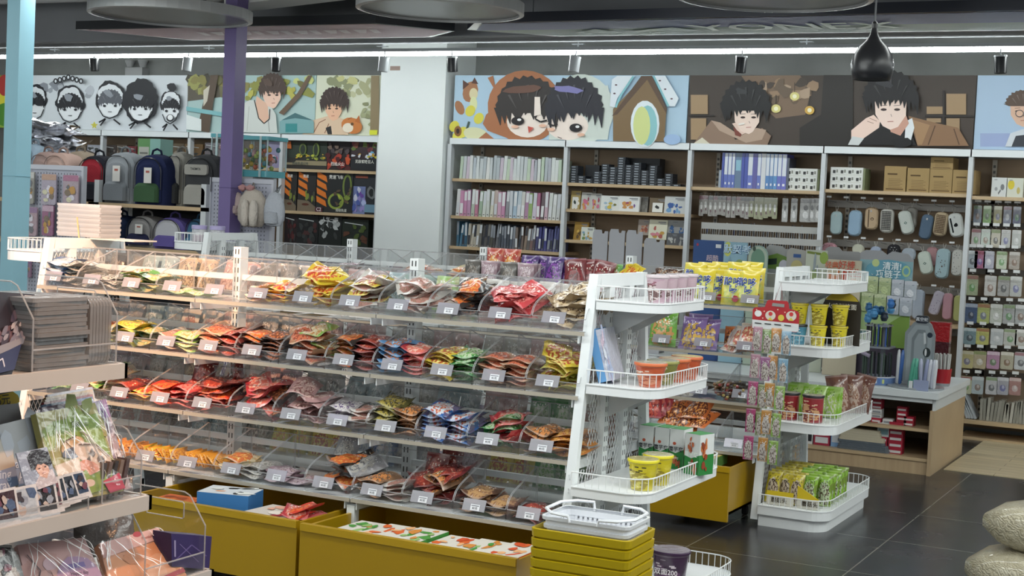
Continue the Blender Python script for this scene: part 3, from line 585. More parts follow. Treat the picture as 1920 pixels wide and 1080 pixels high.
# ---- hook rails + pencil cases, bay D
def hook_rail(pxa, pxb, py, label, n=8):
    a_, b_ = ay(pxa, py, 12.38), ay(pxb, py, 12.38); t = thing('hook_rail', label, 'rail', (a_.x, 12.38, a_.z)); wd = b_.x-a_.x
    M().C('#8f8b86').box(0, wd, 0, .02, -.04, .02).build('rail_bar', PAINT, t)
    for k in range(n):
        x = wd*(k+.5)/n; h_ = M().C('#8d8f91').tube([(x, 0, 0), (x, -.2, .01), (x, -.23, .04)], .0025, 4).build('hook', PAINT, t)
        M().C('#d3d5d6').box(x-.02, x+.02, -.236, -.232, .035, .05).build('price_tag', PRINT, h_)
for py, w_ in ((379, 'top'), (452, 'second'), (530, 'third'), (603, 'lowest')): hook_rail(1552, 1812, py, '%s grey hook rail behind the hanging pencil cases' % w_)
def pouch(px, py0, py1, wpx, col, label, tilt=0, style=None, dep=.07, Y=12.14, c2='#2a2c30'):
    a_, b_ = ay(px, py0, Y), ay(px, py1, Y); h = a_.z-b_.z; wd = wpx*a_.length*CF.dot((a_-EYE).normalized())/FPX*1.02
    wd = wpx*((a_-EYE).dot(CF))/FPX
    t = thing('pencil_case', label, 'pencil case', (a_.x, Y, (a_.z+b_.z)/2)); t.rotation_euler = (0, tilt, 0)
    m = M(); n = 8; r_ = wd*.38
    def ring(yy, s): # rounded outline scaled
        P = []
        for (sx, sz, a0) in ((1, 1, 0), (-1, 1, 90), (-1, -1, 180), (1, -1, 270)):
            for k in range(4):
                q = math.radians(a0+30*k); P.append(((sx*(wd/2-r_)+r_*math.cos(q))*s, yy, (sz*(h/2-r_)+r_*math.sin(q))*(s if s > .9 else 1-(1-s)*wd/h)))
        return P
    prof = [(0, .78), (.012, .95), (dep*.35, 1), (dep*.65, 1), (dep-.012, .95), (dep, .78)]
    R = [ring(y, s) for y, s in prof]; cc = [hexmix(col, '#ffffff', 0)]*5
    m.face(list(reversed(R[0])), None, col)
    for i in range(5):
        for k in range(16):
            l = (k+1) % 16; c = c2 if (style == 'zip' and i == 2) else col
            m.face((R[i][l], R[i][k], R[i+1][k], R[i+1][l]), None, c)
    m.face(R[-1], None, col)
    pr = Art(m, lambda x, y: Vector((x*wd/2, 0, -y*h/2)))
    if style == 'check':
        for i in range(-3, 4):
            pr.line(c2, [(i*.22, -.75), (i*.22, .75)], .07)
        for i in range(-5, 6): pr.line(c2, [(-.68, i*.14), (.68, i*.14)], .05)
    elif style == 'dots':
        q = random.Random(int(px))
        for k in range(14): pr.ell(c2, q.uniform(-.6, .6), q.uniform(-.75, .75), .07, .035, 6)
    elif style == 'stripe': pr.line(c2, [(-.35, -.78), (-.35, .78)], .14).ell(c2, .2, .05, .25, .12).ell(col, .2, .06, .17, .07)
    elif style == 'badge': pr.ell('#2f4d44', 0, .05, .25, .12, 4).ell('#c9d3ce', 0, .05, .1, .05)
    elif style == 'blob': pr.ell(c2, .05, 0, .32, .16, 9, 0, .2, 3).line(c2, [(-.6, -.6), (-.45, .6)], .22)
    m.build('pouch_body', FABRIC, t, smooth=False)
    M().C('#b5b2ac').tube([(0, .02, h/2-.01), (.012, .02, h/2+.04), (-.012, .02, h/2+.04), (0, .02, h/2-.01)], .002, 4).build('hanging_loop', PLAST, t)
    if style in ('zip', 'stripe', 'blob'): M().C('#a8a9ab').box(-.006, .006, -.004, 0, h*.28, h*.36).build('zip_pull', PAINT, t)
    return t
P_ = [(1568, 396, 440, 22, '#a3b7ba', 'pale aqua pencil case with dark sides, leftmost in the top row', 0, 'zip', '#23262c'),
 (1603, 394, 443, 25, '#93adc4', 'plain light blue pencil case in the top row', .03, None, '#000000'),
 (1634, 388, 431, 25, '#b7a084', 'beige pencil case with a cat outline and black zip line', 0, 'stripe', '#4a3b30'),
 (1663, 390, 437, 25, '#b9b8b2', 'black and white grid checked pencil case in the top row', 0, 'check', '#3d3c3b'),
 (1699, 394, 440, 24, '#bcc2bd', 'tilted cream pencil case with a green badge in the top row', -.28, 'badge', '#3c5a50'),
 (1709, 388, 428, 20, '#a6a49f', 'grey round-ended pencil case behind the green-badged one in the top row', 0, None, '#000000'),
 (1737, 402, 449, 23, '#56687c', 'slate blue pencil case with an olive side in the top row', .12, 'zip', '#6b6c45'),
 (1764, 397, 443, 25, '#b9a78c', 'brown and cream houndstooth pencil case in the top row', .1, 'check', '#5c4a3c'),
 (1793, 399, 445, 26, '#cdd0ce', 'white pencil case with a black cat shape at the right end of the top row', -.2, 'blob', '#1f2124'),
 (1735, 471, 515, 24, '#bdc6bd', 'tilted cream pencil case with a green badge in the second row', -.25, 'badge', '#3c5a50'),
 (1748, 463, 500, 22, '#b58d90', 'dusty pink pencil case behind the green-badged one in the second row', -.05, None, '#000000'),
 (1768, 466, 523, 26, '#9db4bb', 'tall aqua pencil case shaped like a games console in the second row', .05, 'dots', '#5a4a3e'),
 (1795, 468, 518, 20, '#c0c0bb', 'white patterned pencil case at the right end of the second row', 0, 'dots', '#45464a'),
 (1722, 543, 600, 22, '#a9b3c2', 'pale blue pouch partly behind the green display board', 0, None, '#000000'),
 (1756, 545, 592, 20, '#b3adba', 'tilted lilac bagged pencil case in the third row', .28, 'dots', '#7a7488'),
 (1777, 550, 600, 18, '#b98f9a', 'plain pink long pencil case in the third row', 0, None, '#000000'),
 (1797, 554, 603, 17, '#a9ab72', 'olive yellow long pencil case at the right end of the third row', 0, None, '#000000'),
 (1554, 455, 480, 30, '#b98c95', 'pink backpack-shaped pouch hanging above the grey display boards', 0, 'dots', '#8b3f52'),
 (1608, 458, 478, 22, '#c2c2b2', 'cream drawstring pouch hanging above the display boards', 0, None, '#000000'),
 (1641, 462, 480, 20, '#a3aec4', 'small pale blue pouch hanging above the display boards', 0, None, '#000000'),
 (1675, 458, 485, 24, '#2e2d31', 'black and white pouch hanging above the green display board', 0, 'dots', '#c9c9c9'),
 (1703, 465, 490, 26, '#9fa8b2', 'grey-blue pouch in clear wrap above the green display board', 0, None, '#000000')]
for q in P_: pouch(q[0], q[1], q[2], q[3], q[4], q[5], q[6], q[7], c2=q[8], Y=12.14 if 'behind' not in q[5] else 12.22)
# ---- blister packs, bay E
def blister(px, py, wpx, hpx, c1, c2, c3, label):
    p = ay(px, py, 12.16); s = (p-EYE).dot(CF)/FPX; p.z += 0
    hang_pack(p, wpx*s, hpx*s, c1, c2, label, None, blob=[(c3, 0, .62, .5, .2), (hexmix(c3, '#ffffff', .4), .1, .55, .25, .1)], name='blister_pack', cat='blister pack')
rowsE = [(385, 33, 14.5, [1834, 1852, 1872, 1890, 1908], ['#6f7782', '#6c8f52', '#8f8b62', '#6f7484', '#4b4f66'], 'top'),
 (429, 34, 16.5, [1831, 1849, 1868, 1887, 1907], ['#b3afac', '#bcc6bd', '#b9b3a4', '#b5b6b3', '#b7b9b6'], 'second'),
 (470, 33, 19, [1824, 1838, 1855, 1879, 1903], ['#9aa3a9', '#9c5d7c', '#a9a9b8', '#b9c2ad', '#a39b92'], 'third'),
 (516, 38, 21, [1824, 1858, 1883, 1906], ['#98a285', '#bdbbb8', '#9d9c9a', '#b4b5b2'], 'fourth'),
 (569, 37, 22, [1822, 1845, 1869, 1893, 1915], ['#4a5a78', '#a3ab6e', '#b9bdb5', '#a3a4a4', '#a6a8a8'], 'fifth'),
 (615, 31, 23, [1819, 1843, 1870, 1895, 1916], ['#7c9299', '#b6b56f', '#bec2c4', '#c0c0ba', '#c3c2bd'], 'sixth'),
 (658, 33, 23, [1814, 1838, 1863, 1889, 1915], ['#b9b083', '#b3a78c', '#b58fa8', '#b6b09c', '#c0c3c6'], 'seventh'),
 (706, 33, 21, [1812, 1834, 1860, 1881, 1904], ['#b3b39a', '#aab4b8', '#bdbdc0', '#a8a8b0', '#a5807c'], 'eighth')]
pos5 = ['leftmost', 'second', 'third', 'fourth', 'fifth']
for (py, h, wpx, xs_, cs, rn) in rowsE:
    for i, (px, c) in enumerate(zip(xs_, cs)):
        blister(px, py+(px-1830)*.03, wpx, h, c, hexmix(c, ['#ffffff', '#8a2f3c', '#dcdcdc', '#6a8f4a', '#ffffff'][(i+len(rn)) % 5], .45), hexmix(c, ['#3a3c40', '#4f8a4a', '#5a5c9c', '#7a5a4a', '#d8d8d8'][(i*2+len(rn)) % 5], .55), '%s blister pack in the %s row of the right-hand wall bay' % (pos5[i], rn))
    a_ = ay(1812, py-7, 12.4); b_ = ay(1990, py-7, 12.4)
    t = thing('tag_rail', 'dark hook rail above the %s row of blister packs' % rn, 'rail', (a_.x, 12.4, a_.z)); M().C('#4a443d').box(0, b_.x-a_.x, 0, .02, -.015, .035).build('rail_bar', PAINT, t)
    for i, px in enumerate(xs_):
        q = ay(px, py-9+(px-1830)*.03, 12.1); M().C('#d6d8d8').box(q.x-a_.x-.025, q.x-a_.x+.025, -.30, -.297, q.z-a_.z-.012, q.z-a_.z+.012).build('price_tag', PRINT, t)
for i, (px, wpx, c) in enumerate(((1873, 28, '#cdd0cf'), (1902, 30, '#cfd1c4'))):
    p = ay(px, 362+i, 12.05); s = (p-EYE).dot(CF)/FPX; wd, h = wpx*s, 36*s
    m = M().box(-wd/2, wd/2, 0, .05, 0, h, c); pr = Art(m, lambda x, y: Vector((x*wd/2, 0, (1-y)*h)))
    if i: pr.ell('#d2bf3e', -.45, .35, .4, .25).ell('#bcae6a', .45, .65, .2, .18)
    else: pr.ell('#77797c', .4, .5, .25, .16).line('#6b6d70', [(.2, .65), (-.1, .85)], .12).ell('#9a9c9e', -.4, .6, .2, .1)
    pr.line('#a5a6a8', [(-.7, .12), (-.3, .12)], .06)
    tag(m.build('white_product_box', PRINT, loc=(p.x, 12.05, 1.936)), 'white box with %s on the top shelf of the right-hand wall bay' % ('a yellow disc print' if i else 'a grey hairbrush print'), 'box')
# clear wrapped packs on its bottom shelf
rr = random.Random(3)
for k in range(17):
    p = ay(1836+k*6.2, 790, 12.08); o = M().C(rr.choice(['#a7a59b', '#97958c', '#b5b3aa', '#8c8b82'])).box(0, .022, 0, .16, 0, rr.uniform(.14, .19)).build('wrapped_notepad', GLOSS, loc=(p.x, 12.08, .157))
    o.rotation_euler = (0, rr.uniform(-.03, .12), 0); tag(o, 'clear wrapped pad standing in the row on the bottom wall shelf', 'notepad', 'wrapped pads on the bottom shelf')
for k in range(4):
    o = M().C('#a9b0b6').box(0, .02, 0, .16, 0, .2).build('wrapped_bundle', GLOSS, loc=(-2.0+k*.022, 12.08, .157)); o.rotation_euler = (0, -.35-.05*k, 0); tag(o, 'clear wrapped pad slumped at the left end of the bottom wall shelf', 'notepad', 'slumped wrapped pads')
# ================================================================ toy boxes left of the column
def artbox(px0, px1, py0, py1, Y, dep, base, label, fn, name='toy_box', zb=None):
    a_, b_ = ay(px0, (py0+py1)/2, Y), ay(px1, (py0+py1)/2, Y); z0 = ay((px0+px1)/2, py1, Y).z; z1 = ay((px0+px1)/2, py0, Y).z
    if zb is not None: z1 += zb-z0; z0 = zb
    t = thing(name, label, 'box', (a_.x, Y, z0)); wd, h = b_.x-a_.x, z1-z0
    m = M().box(0, wd, 0, dep, 0, h, base); pr = Art(m, lambda x, y: Vector((x*wd, 0, (1-y)*h)))
    fn(pr, m, wd, h); m.build('printed_box', PRINT, t); return t
def f1(p, m, w, h):
    p.poly('#8f8468', [(0, .78), (.2, .78), (.25, .7), (1, .7), (1, .86), (0, .86)]).poly('#2f3830', [(.05, .05), (1, .05), (1, .6), (.05, .6)]).blobs(['#8d9a3e', '#b3b844', '#6a7038', '#c9a63a'], .2, .95, .45, .66, 26, .015, .05, 61)
    p.ell('#5d6a38', .42, .3, .09, .22).ell('#2a332b', .42, .3, .06, .17).ell('#6b7a3c', .75, .3, .08, .25).ell('#2a332b', .74, .3, .05, .2).poly('#b5622e', [(0, .02), (.12, .02), (.14, .28), (0, .28)])
    m.text('超级轨道闪电', (w*.38, -.018, h*.19), (1, 0, 0), (0, 0, 1), .032, '#3f4a48')
def f2(p, m, w, h):
    p.blobs(['#7a2a28', '#a33e30', '#4a1c20', '#c0512f'], .05, .95, .45, .95, 22, .05, .14, 62).blobs(['#4d4346', '#6b5a50'], .1, .9, .1, .4, 8, .05, .12, 63)
    m.text('烈焰火山', (w*.5, -.013, h*.2), (1, 0, 0), (0, 0, 1), .04, '#e4d9d4')
def f3(p, m, w, h):
    p.blobs(['#5f6f3a', '#6a3038', '#7a4a3e', '#39402c'], .05, .95, .05, .35, 16, .05, .12, 64).blobs(['#b9b13c', '#6aa5c8', '#c9ccd6', '#b58f2e'], .08, .92, .36, .56, 14, .03, .08, 65).poly('#202327', [(.02, .6), (1, .6), (1, .98), (.02, .98)])
    m.text('无敌钢铁巨人', (w*.52, -.0145, h*.3), (1, 0, 0), (0, 0, 1), .036, '#dcdcd4')
zf1, zf2, zf3 = 1.963, 1.546, 1.101
Yt = 12.05
artbox(537, 613, 264, 316, Yt, .12, '#2e2c2a', 'wide dark toy race track box with green loops on the top toy shelf', f1, zb=zf1)
artbox(613, 657, 264, 319, Yt+.005, .12, '#2a2224', 'dark toy box with red flames and white lettering, top toy shelf', f2, zb=zf1)
artbox(658, 711, 264, 321, Yt, .12, '#3a2c30', 'dark toy box with robot figures and a black title band by the column', f3, zb=zf1)
def f4(p, m, w, h):
    for k in range(3): p.poly('#d9772c', [(.02, .02+k*.2), (.5, .14+k*.2), (.55, .28+k*.2), (.05, .16+k*.2)])
    p.poly('#746757', [(0, .72), (.6, .74), (1, .88), (1, 1), (0, 1)]).ell('#5c3327', .45, .83, .2, .03).blobs(['#7f8a3c', '#4a4a3e'], .3, .95, .5, .7, 6, .05, .12, 71)
    m.text('竞速', (w*.45, -.008, h*.86), (1, 0, 0), (0, 0, 1), .034, '#e1e0da')
def f5(p, m, w, h):
    for k in range(4): p.poly('#d9772c', [(.0, .0+k*.2), (.26, .12+k*.2), (.3, .27+k*.2), (.02, .15+k*.2)])
    p.ell('#8a9a44', .55, .72, .22, .2, 20).ell('#26292a', .55, .72, .16, .145, 20).ell('#6b7a3c', .85, .35, .13, .3, 16).ell('#26292a', .85, .35, .08, .24, 16).blobs(['#7d8c40', '#5a4a3a', '#aab34a'], .5, .95, .4, .85, 14, .03, .07, 72)
    m.text('竞速飞车', (w*.55, -.01, h*.86), (1, 0, 0), (0, 0, 1), .042, '#e3e2dc'); m.text('超级轨道', (w*.72, -.011, h*.06), (1, 0, 0), (0, 0, 1), .032, '#cfd0c8')
    p.poly('#4e2530', [(0, .88), (.2, .88), (.2, 1), (0, 1)]); m.text('C2', (w*.1, -.012, h*.06), (1, 0, 0), (0, 0, 1), .05, '#e6dfe0')
def f6(p, m, w, h):
    p.poly('#6f7aa8', [(0, .3), (.5, .3), (.5, 1), (0, 1)]).blobs(['#8f86c0', '#4a5a9c', '#a9b3d8', '#6a4a9c', '#c3c6d6'], .05, .5, .35, .9, 16, .05, .11, 73).ell('#6b6e70', .75, .45, .18, .16, 10, 0, .2).ell('#222426', .75, .45, .1, .1, 8, 0, .2).poly('#6d8fa6', [(.5, .75), (1, .75), (1, .95), (.5, .95)]).line('#8a4a3a', [(.1, .06), (.6, .06)], .06)
artbox(533, 556, 325, 400, Yt, .1, '#2d2b2b', 'black and orange striped toy box, leftmost on the middle toy shelf', f4, zb=zf2)
artbox(558, 592, 326, 402, Yt, .1, '#2d2b2b', 'black and orange striped toy box, second on the middle toy shelf', f4, zb=zf2)
artbox(593, 661, 327, 404, Yt-.01, .1, '#282a2b', 'large black toy box with green track ring and orange stripes marked C2', f5, zb=zf2)
artbox(662, 708, 330, 404, Yt, .1, '#2c2e34', 'dark toy box with blue and purple robot print next to the column', f6, zb=zf2)
def f7(c1, c2, txt=None):
    def g(p, m, w, h):
        p.blobs([c1, c2, '#3a3c3c'], .1, .9, .15, .9, 14, .06, .14, int(w*1000)).line('#b9bcbc', [(.1, .12), (.8, .18)], .03)
        if txt: m.text(txt, (w*.5, -.008, h*.9), (1, 0, 0), (0, 0, 1), .05, '#dadada')
    return g
artbox(533, 556, 412, 470, Yt, .1, '#2a2022', 'dark red wrapped toy pack at the left of the lower toy shelf', f7('#5a2a2a', '#4a2426'), zb=1.2)
artbox(556, 596, 412, 470, Yt, .1, '#1f2021', 'black wrapped toy pack with shiny film on the lower toy shelf', f7('#4a2c2c', '#2f3030'), zb=1.2)
artbox(597, 640, 412, 470, Yt, .1, '#202423', 'black toy pack with rows of white shapes on the lower toy shelf', f7('#b9bcbc', '#a2a5a5', '人气一族'), zb=1.2)
artbox(641, 690, 414, 470, Yt, .1, '#232a24', 'dark green and brown toy pack on the lower toy shelf by the column', f7('#4a5a2c', '#5a3a2c'), zb=1.2)
def f8(p, m, w, h): p.poly('#8b86a8', [(.2, .0), (1, .0), (1, 1), (0, 1), (0, .7)]).ell('#9c3f62', .45, .7, .35, .15, 12, -.1).ell('#35303a', .3, .78, .08, .07).ell('#35303a', .7, .78, .08, .07).ell('#c9c3d4', .5, .62, .2, .06)
artbox(497, 527, 264, 318, Yt, .1, '#5d5868', 'purple toy car box just left of the race track box', f8, zb=zf1)
artbox(500, 527, 330, 372, Yt, .1, '#3a3b3d', 'grey and black toy box left of the orange striped boxes', f7('#6b6e70', '#8c8f90'), zb=zf2)
for i, (x0, x1, y0, y1, c, d) in enumerate(((136, 162, 253, 282, '#5f564a', 'brown patterned'), (164, 192, 254, 284, '#9a9ca8', 'white and violet'), (198, 218, 254, 285, '#3c3430', 'dark brown'), (219, 238, 254, 286, '#55493f', 'dark patterned'), (240, 256, 256, 286, '#6b2a30', 'deep red'), (308, 345, 262, 300, '#5a4d3c', 'brown'), (346, 380, 262, 300, '#6a5236', 'ochre'), (384, 415, 258, 300, '#6a6468', 'mixed grey'))):
    artbox(x0, x1, y0, y1, Yt, .1, c, '%s box on the wall shelf behind the backpacks' % d, f7(hexmix(c, '#ffffff', .25), hexmix(c, '#000000', .3)), name='small_gift_box', zb=1.971)
# ================================================================ ceiling fittings
t = thing('linear_light', 'long bright white tube light running above the picture banners', 'light', (-6, 10.85, 2.95)); 
M().C('#e6eaec').box(-6.6, 6.9, -.02, .02, .012, .04).build('housing', PAINT, t); M().box(-6.6, 6.9, -.018, .018, -.018, .012).build('lit_diffuser', TUBE, t)
for px in (103, 392, 717, 1084, 1512):
    x = ay(px, 92, 10.85).x+6; M().C('#c9ced2').tube([(x, 0, .04), (x, 0, .09)], .006, 6).box(x-.05, x+.05, -.02, .02, .06, .066).build('suspension_clip', PAINT, t)
sl = 'leftmost second third fourth fifth sixth seventh rightmost'.split()
for i, (px, dk) in enumerate(((177, 1), (351, 0), (518, 1), (719, 0), (848, 1), (1077, 0), (1389, 1), (1876, 1))):
    p = ay(px, 121, 10.75); t = thing('track_spotlight', '%s of the eight small cylindrical spotlights under the tube light, %s' % (sl[i], 'black' if dk else 'silver grey'), 'spotlight', p)
    t.rotation_euler = (rnd.uniform(-.1, .1), (.07 if not dk else -.05)*(1 if i != 6 else -1), 0)
    c = '#26282b' if dk else '#b5babd'
    M().lathe([(.012, .062), (.042, .062), (.044, .05), (.044, -.06), (.038, -.062), (.035, -.05), (0, -.05)], n=14, col=c).build('cylinder_body', PLAST, t, smooth=True)
    M().C('#b9bdc0').lathe([(.046, .052), (.046, .064), (0, .064)], n=14).build('top_ring', PAINT, t); M().C('#8a8d90').tube([(0, 0, .06), (0, 0, .11)], .006, 6).build('stem', PAINT, t)
t = thing('track_rail', 'thin grey spotlight track below the tube light', 'rail', (-6, 10.75, 2.97)); M().C('#8f9295').box(-6.6, 6.9, -.015, .015, -.015, .01).build('rail_bar', PAINT, t)
for i, (cx, cy, tip0, tip1) in enumerate(((320, 33, 168, 471), (825, 22, 667, 983), (1450, -2, 1266, 1634), (1990, -40, 1820, 2150))):
    if i == 3: continue
    z = 2.9; p = az(cx, cy, z); s = (p-EYE).dot(CF)/FPX; r_ = (tip1-tip0)/2*s
    t = thing('round_ceiling_panel', ('left', 'middle', 'right')[i]+' of the three big grey round ceiling lamps', 'ceiling lamp', p)
    M().C('#8b8d90').lathe([(0, .07), (r_, .07), (r_, 0), (r_-.03, -.004), (r_-.03, .012), (r_-.04, .014), (0, .014)], n=48, cols=['#77787a', '#8f9090', '#b5b5b3', '#8f9090', '#737371', '#7d7d7a']).build('disc_body', PLAST, t, smooth=False)
    M().C('#9a9c9f').lathe([(.05, .07), (.05, .10), (.012, .12), (.012, .5)], n=12).build('ceiling_mount', PLAST, t)
# hanging sign boards
t = thing('hanging_sign_board', 'pink-bottomed black-edged board hung under the ceiling at left', 'sign board', (-7.1, 9.75, 3.0)); m = M().C('#1f2125')
m.prism([(-1.9, -.35, 0), (1.1, -.38, 0), (1.5, .12, 0), (1.1, .45, 0), (-1.3, .45, 0)], [(-1.9, -.35, .07), (1.1, -.38, .07), (1.5, .12, .07), (1.1, .45, .07), (-1.3, .45, .07)]); m.build('board_frame', PLAST, t)
m = M(); m.face(list(reversed([(-1.85, -.33, -.002), (1.08, -.36, -.002), (1.46, .12, -.002), (1.07, .42, -.002), (-1.27, .42, -.002)])), None, '#b58f97'); [m.face(list(reversed([(-.9+k*.14, .12, -.004), (-.84+k*.14, .12, -.004), (-.76+k*.14+.05*(k % 2), -.08, -.004), (-.84+k*.14, -.08, -.004)])), None, '#d6c3c5') for k in range(13)]; m.build('printed_underside', PRINT, t); M().C('#55575b').tube([(-1.5, 0, .07), (-1.5, 0, .42)], .004, 5).tube([(1, 0, .07), (1, 0, .42)], .004, 5).build('hanging_wire', PAINT, t)
t = thing('hanging_sign_board', 'blue and green sign board lettered YONEX hung under the ceiling at right', 'sign board', (-2.9, 9.8, 3.0)); m = M().C('#1b2030')
m.prism([(-2.3, -.35, 0), (2.6, -.5, 0), (2.6, .45, 0), (-2.0, .45, 0), (-2.55, .0, 0)], [(-2.3, -.35, .07), (2.6, -.5, .07), (2.6, .45, .07), (-2.0, .45, .07), (-2.55, .0, .07)]); m.build('board_frame', PLAST, t)
m = M(); m.face(list(reversed([(-2.25, -.32, -.002), (2.6, -.46, -.002), (2.6, .05, -.002), (-2.5, .05, -.002)])), None, '#414b78'); m.face(list(reversed([(-2.5, .05, -.002), (2.6, .05, -.002), (2.6, .42, -.002), (-1.98, .42, -.002)])), None, '#5d7468')
m.text('YONEX', (-.05, .08, -.006), (1, 0, 0), (0, -1, 0), .42, '#cfdcd4'); M().C('#55575b').tube([(-2, 0, .07), (-2, 0, .42)], .004, 5).tube([(2, 0, .07), (2, 0, .42)], .004, 5).build('hanging_wire', PAINT, t)
m.face([(-1.35, .2, -.006), (-.75, .2, -.006), (-.9, .0, -.006), (-1.15, .1, -.006)], None, '#9fb0a8'); m.face([(-1.75, .22, -.006), (-1.4, .22, -.006), (-1.5, .02, -.006), (-1.6, .1, -.006)], None, '#9fb0a8'); m.build('printed_underside', PRINT, t)
# pendant lamp
p = ay(1634, 150, 6.6)
t = thing('pendant_lamp', 'black onion-shaped pendant lamp hanging at upper right', 'lamp', p)
M().C('#17181b').lathe([(.012, .235), (.016, .215), (.022, .195), (.038, .172), (.066, .145), (.086, .11), (.094, .07), (.092, .035), (.084, .004), (.078, 0), (.074, .008), (.082, .05), (.07, .11), (.02, .17)][::1], n=28, col='#202125').build('shade', PLAST, t, smooth=True)
M().C('#55575b').tube([(0, 0, .24), (0, 0, 1.12)], .0045, 6).build('cable', PLAST, t); M().C('#17181b').lathe([(.0, .26), (.009, .26), (.014, .25), (.014, .23)], n=12).build('cap', PLAST, t)
for q in (-1, 1): M().C('#9a9ca0').lathe([(.004, .06), (.004, .075)], (q*.094, 0, 0), 8).build('rivet', PAINT, t)
# posts
def post(label, px0, px1, py, Y, c, c2, ztop):
    a_, b_ = ay(px0, py, Y), ay(px1, py, Y); wd = b_.x-a_.x
    t = thing('square_post', label, 'post', (a_.x, Y, 0)); m = M().box(0, wd, 0, .13, 0, ztop, c); m.m = 0
    m.build('post_sleeve', PAINT, t); M().C(c2).box(-.004, wd+.004, -.004, .134, 1.72, 1.722).build('seam_band', PAINT, t); return t
post('light blue square post at the left edge', 14, 38, 10, 7.0, '#8fbccb', '#6f9cac', 3.42)
post('purple square post between the backpacks and the toy shelves', 421, 443, 70, 8.86, '#6a5c8c', '#54407a', 3.42)
# ================================================================ snack packs
def pack_mat(name, base, p1, p2, txt, seed, rough=.24, big=False):
    base, p1, p2, txt = [hexmix(c, '#8a857c', .12) for c in (base, p1, p2, txt)]
    m, nt, b = newmat(name); L = nt.links.new
    uv = nd(nt, 'ShaderNodeUVMap'); uv.uv_map = 'UVMap'
    sep = nd(nt, 'ShaderNodeSeparateXYZ'); L(uv.outputs[0], sep.inputs[0])
    mp = nd(nt, 'ShaderNodeMapping'); mp.inputs['Location'].default_value = (seed*3.7, seed*1.3, seed); L(uv.outputs[0], mp.inputs[0])
    n = nd(nt, 'ShaderNodeTexNoise'); n.inputs['Scale'].default_value = 9; n.inputs['Detail'].default_value = 4; L(mp.outputs[0], n.inputs['Vector'])
    def mth(op, a, b_=None, c=None):
        x = nd(nt, 'ShaderNodeMath', operation=op)
        for i, v in enumerate((a, b_, c)):
            if v is None: continue
            if isinstance(v, (int, float)): x.inputs[i].default_value = v
            else: L(v, x.inputs[i])
        return x.outputs[0]
    def mix(f, a, c):
        x = nd(nt, 'ShaderNodeMixRGB'); L(f, x.inputs[0])
        for i, v in ((1, a), (2, c)):
            if isinstance(v, str): x.inputs[i].default_value = (*lin(v), 1)
            else: L(v, x.inputs[i])
        return x.outputs[0]
    U, V = sep.outputs[0], sep.outputs[1]
    pic = mix(mth('GREATER_THAN', n.outputs['Fac'], .52), p1, p2)
    pic = mix(mth('GREATER_THAN', n.outputs['Fac'], .64), pic, hexmix(p2, '#fff3d8', .65))
    du = mth('SUBTRACT', U, .5); dv = mth('SUBTRACT', V, .36); d = mth('ADD', mth('MULTIPLY', du, du), mth('MULTIPLY', mth('MULTIPLY', dv, dv), .9))
    d = mth('ADD', d, mth('MULTIPLY', mth('SUBTRACT', n.outputs['Fac'], .5), .22))
    inside = mth('LESS_THAN', d, .16)
    n2 = nd(nt, 'ShaderNodeTexNoise'); n2.inputs['Scale'].default_value = 2.5; L(mp.outputs[0], n2.inputs['Vector'])
    bs = mix(mth('GREATER_THAN', n2.outputs['Fac'], .56), base, hexmix(base, p2, .35))
    col = mix(inside, bs, pic)
    vo = nd(nt, 'ShaderNodeTexVoronoi'); vo.distance = 'CHEBYCHEV'; mp2 = nd(nt, 'ShaderNodeMapping'); mp2.inputs['Scale'].default_value = (11, 13, 1); L(mp.outputs[0], mp2.inputs[0]); L(mp2.outputs[0], vo.inputs['Vector']); vo.inputs['Scale'].default_value = 1
    band = mth('MULTIPLY', mth('COMPARE', V, .76, .11), mth('COMPARE', U, .5, .36))
    let = mth('MULTIPLY', band, mth('LESS_THAN', vo.outputs['Distance'], .27))
    col = mix(let, col, txt)
    crimp = mth('MAXIMUM', mth('GREATER_THAN', V, .95), mth('MULTIPLY', mth('LESS_THAN', V, .05), mth('GREATER_THAN', V, -.01)))
    col = mix(mth('MULTIPLY', crimp, .5), col, hexmix(base, '#ffffff', .4))
    L(col, b.inputs['Base Color']); b.inputs['Roughness'].default_value = rough; b.inputs['Coat Weight'].default_value = .3; b.inputs['Coat Roughness'].default_value = .12
    return m
_pm = {}
def pk(base, p1, p2, txt='#ffffff', seed=None, **k):
    key = (base, p1, p2, txt)
    if key not in _pm: _pm[key] = pack_mat('pack_print_%d' % len(_pm), base, p1, p2, txt, len(_pm)+1, **k)
    return _pm[key]
def bag_mesh(w_, h, t, mat, seed, nx=8, ny=10, crump=.005, extra=None):
    r = random.Random(seed); m = M()
    ph = [r.uniform(0, 6.28) for _ in range(6)]
    def P(i, j, side):
        u, v = i/nx, j/ny; a, b_ = 2*u-1, 2*v-1
        bul = (1-abs(a)**3)*(1-abs(b_)**4)
        wr = crump*(math.sin(9*u+ph[0]+4*v)*.5+math.sin(13*v+ph[1])*math.sin(6*u+ph[2]))*(bul if side else 1)
        edge = crump*1.2*math.sin(5*u+ph[3])*(1-bul)+crump*1.5*math.sin(4*v+ph[4])*(abs(a)**6)
        y = side*(t/2)*bul + (wr*side*.7 if side else 0)+edge
        sx = 1-.05*(1-abs(b_)**3)
        return (a*w_/2*sx, v*h, y)
    S = 1
    for side in (1, -1):
        for i in range(nx):
            for j in range(ny):
                q = [(i, j), (i+1, j), (i+1, j+1), (i, j+1)]
                pts = [P(a, b_, side if 0 < a < nx and 0 < b_ < ny else 0) for a, b_ in q]
                uv = [(a/nx, b_/ny+(0 if side == 1 else -5)) for a, b_ in q]
                if side == -1: pts.reverse(); uv.reverse()
                m.face(pts, uv)
    mats = [mat]
    if extra: m.m = 1; extra(m); mats.append(PRINT)
    return m.mesh('snack_pouch', mats, smooth=True)
_bm = {}
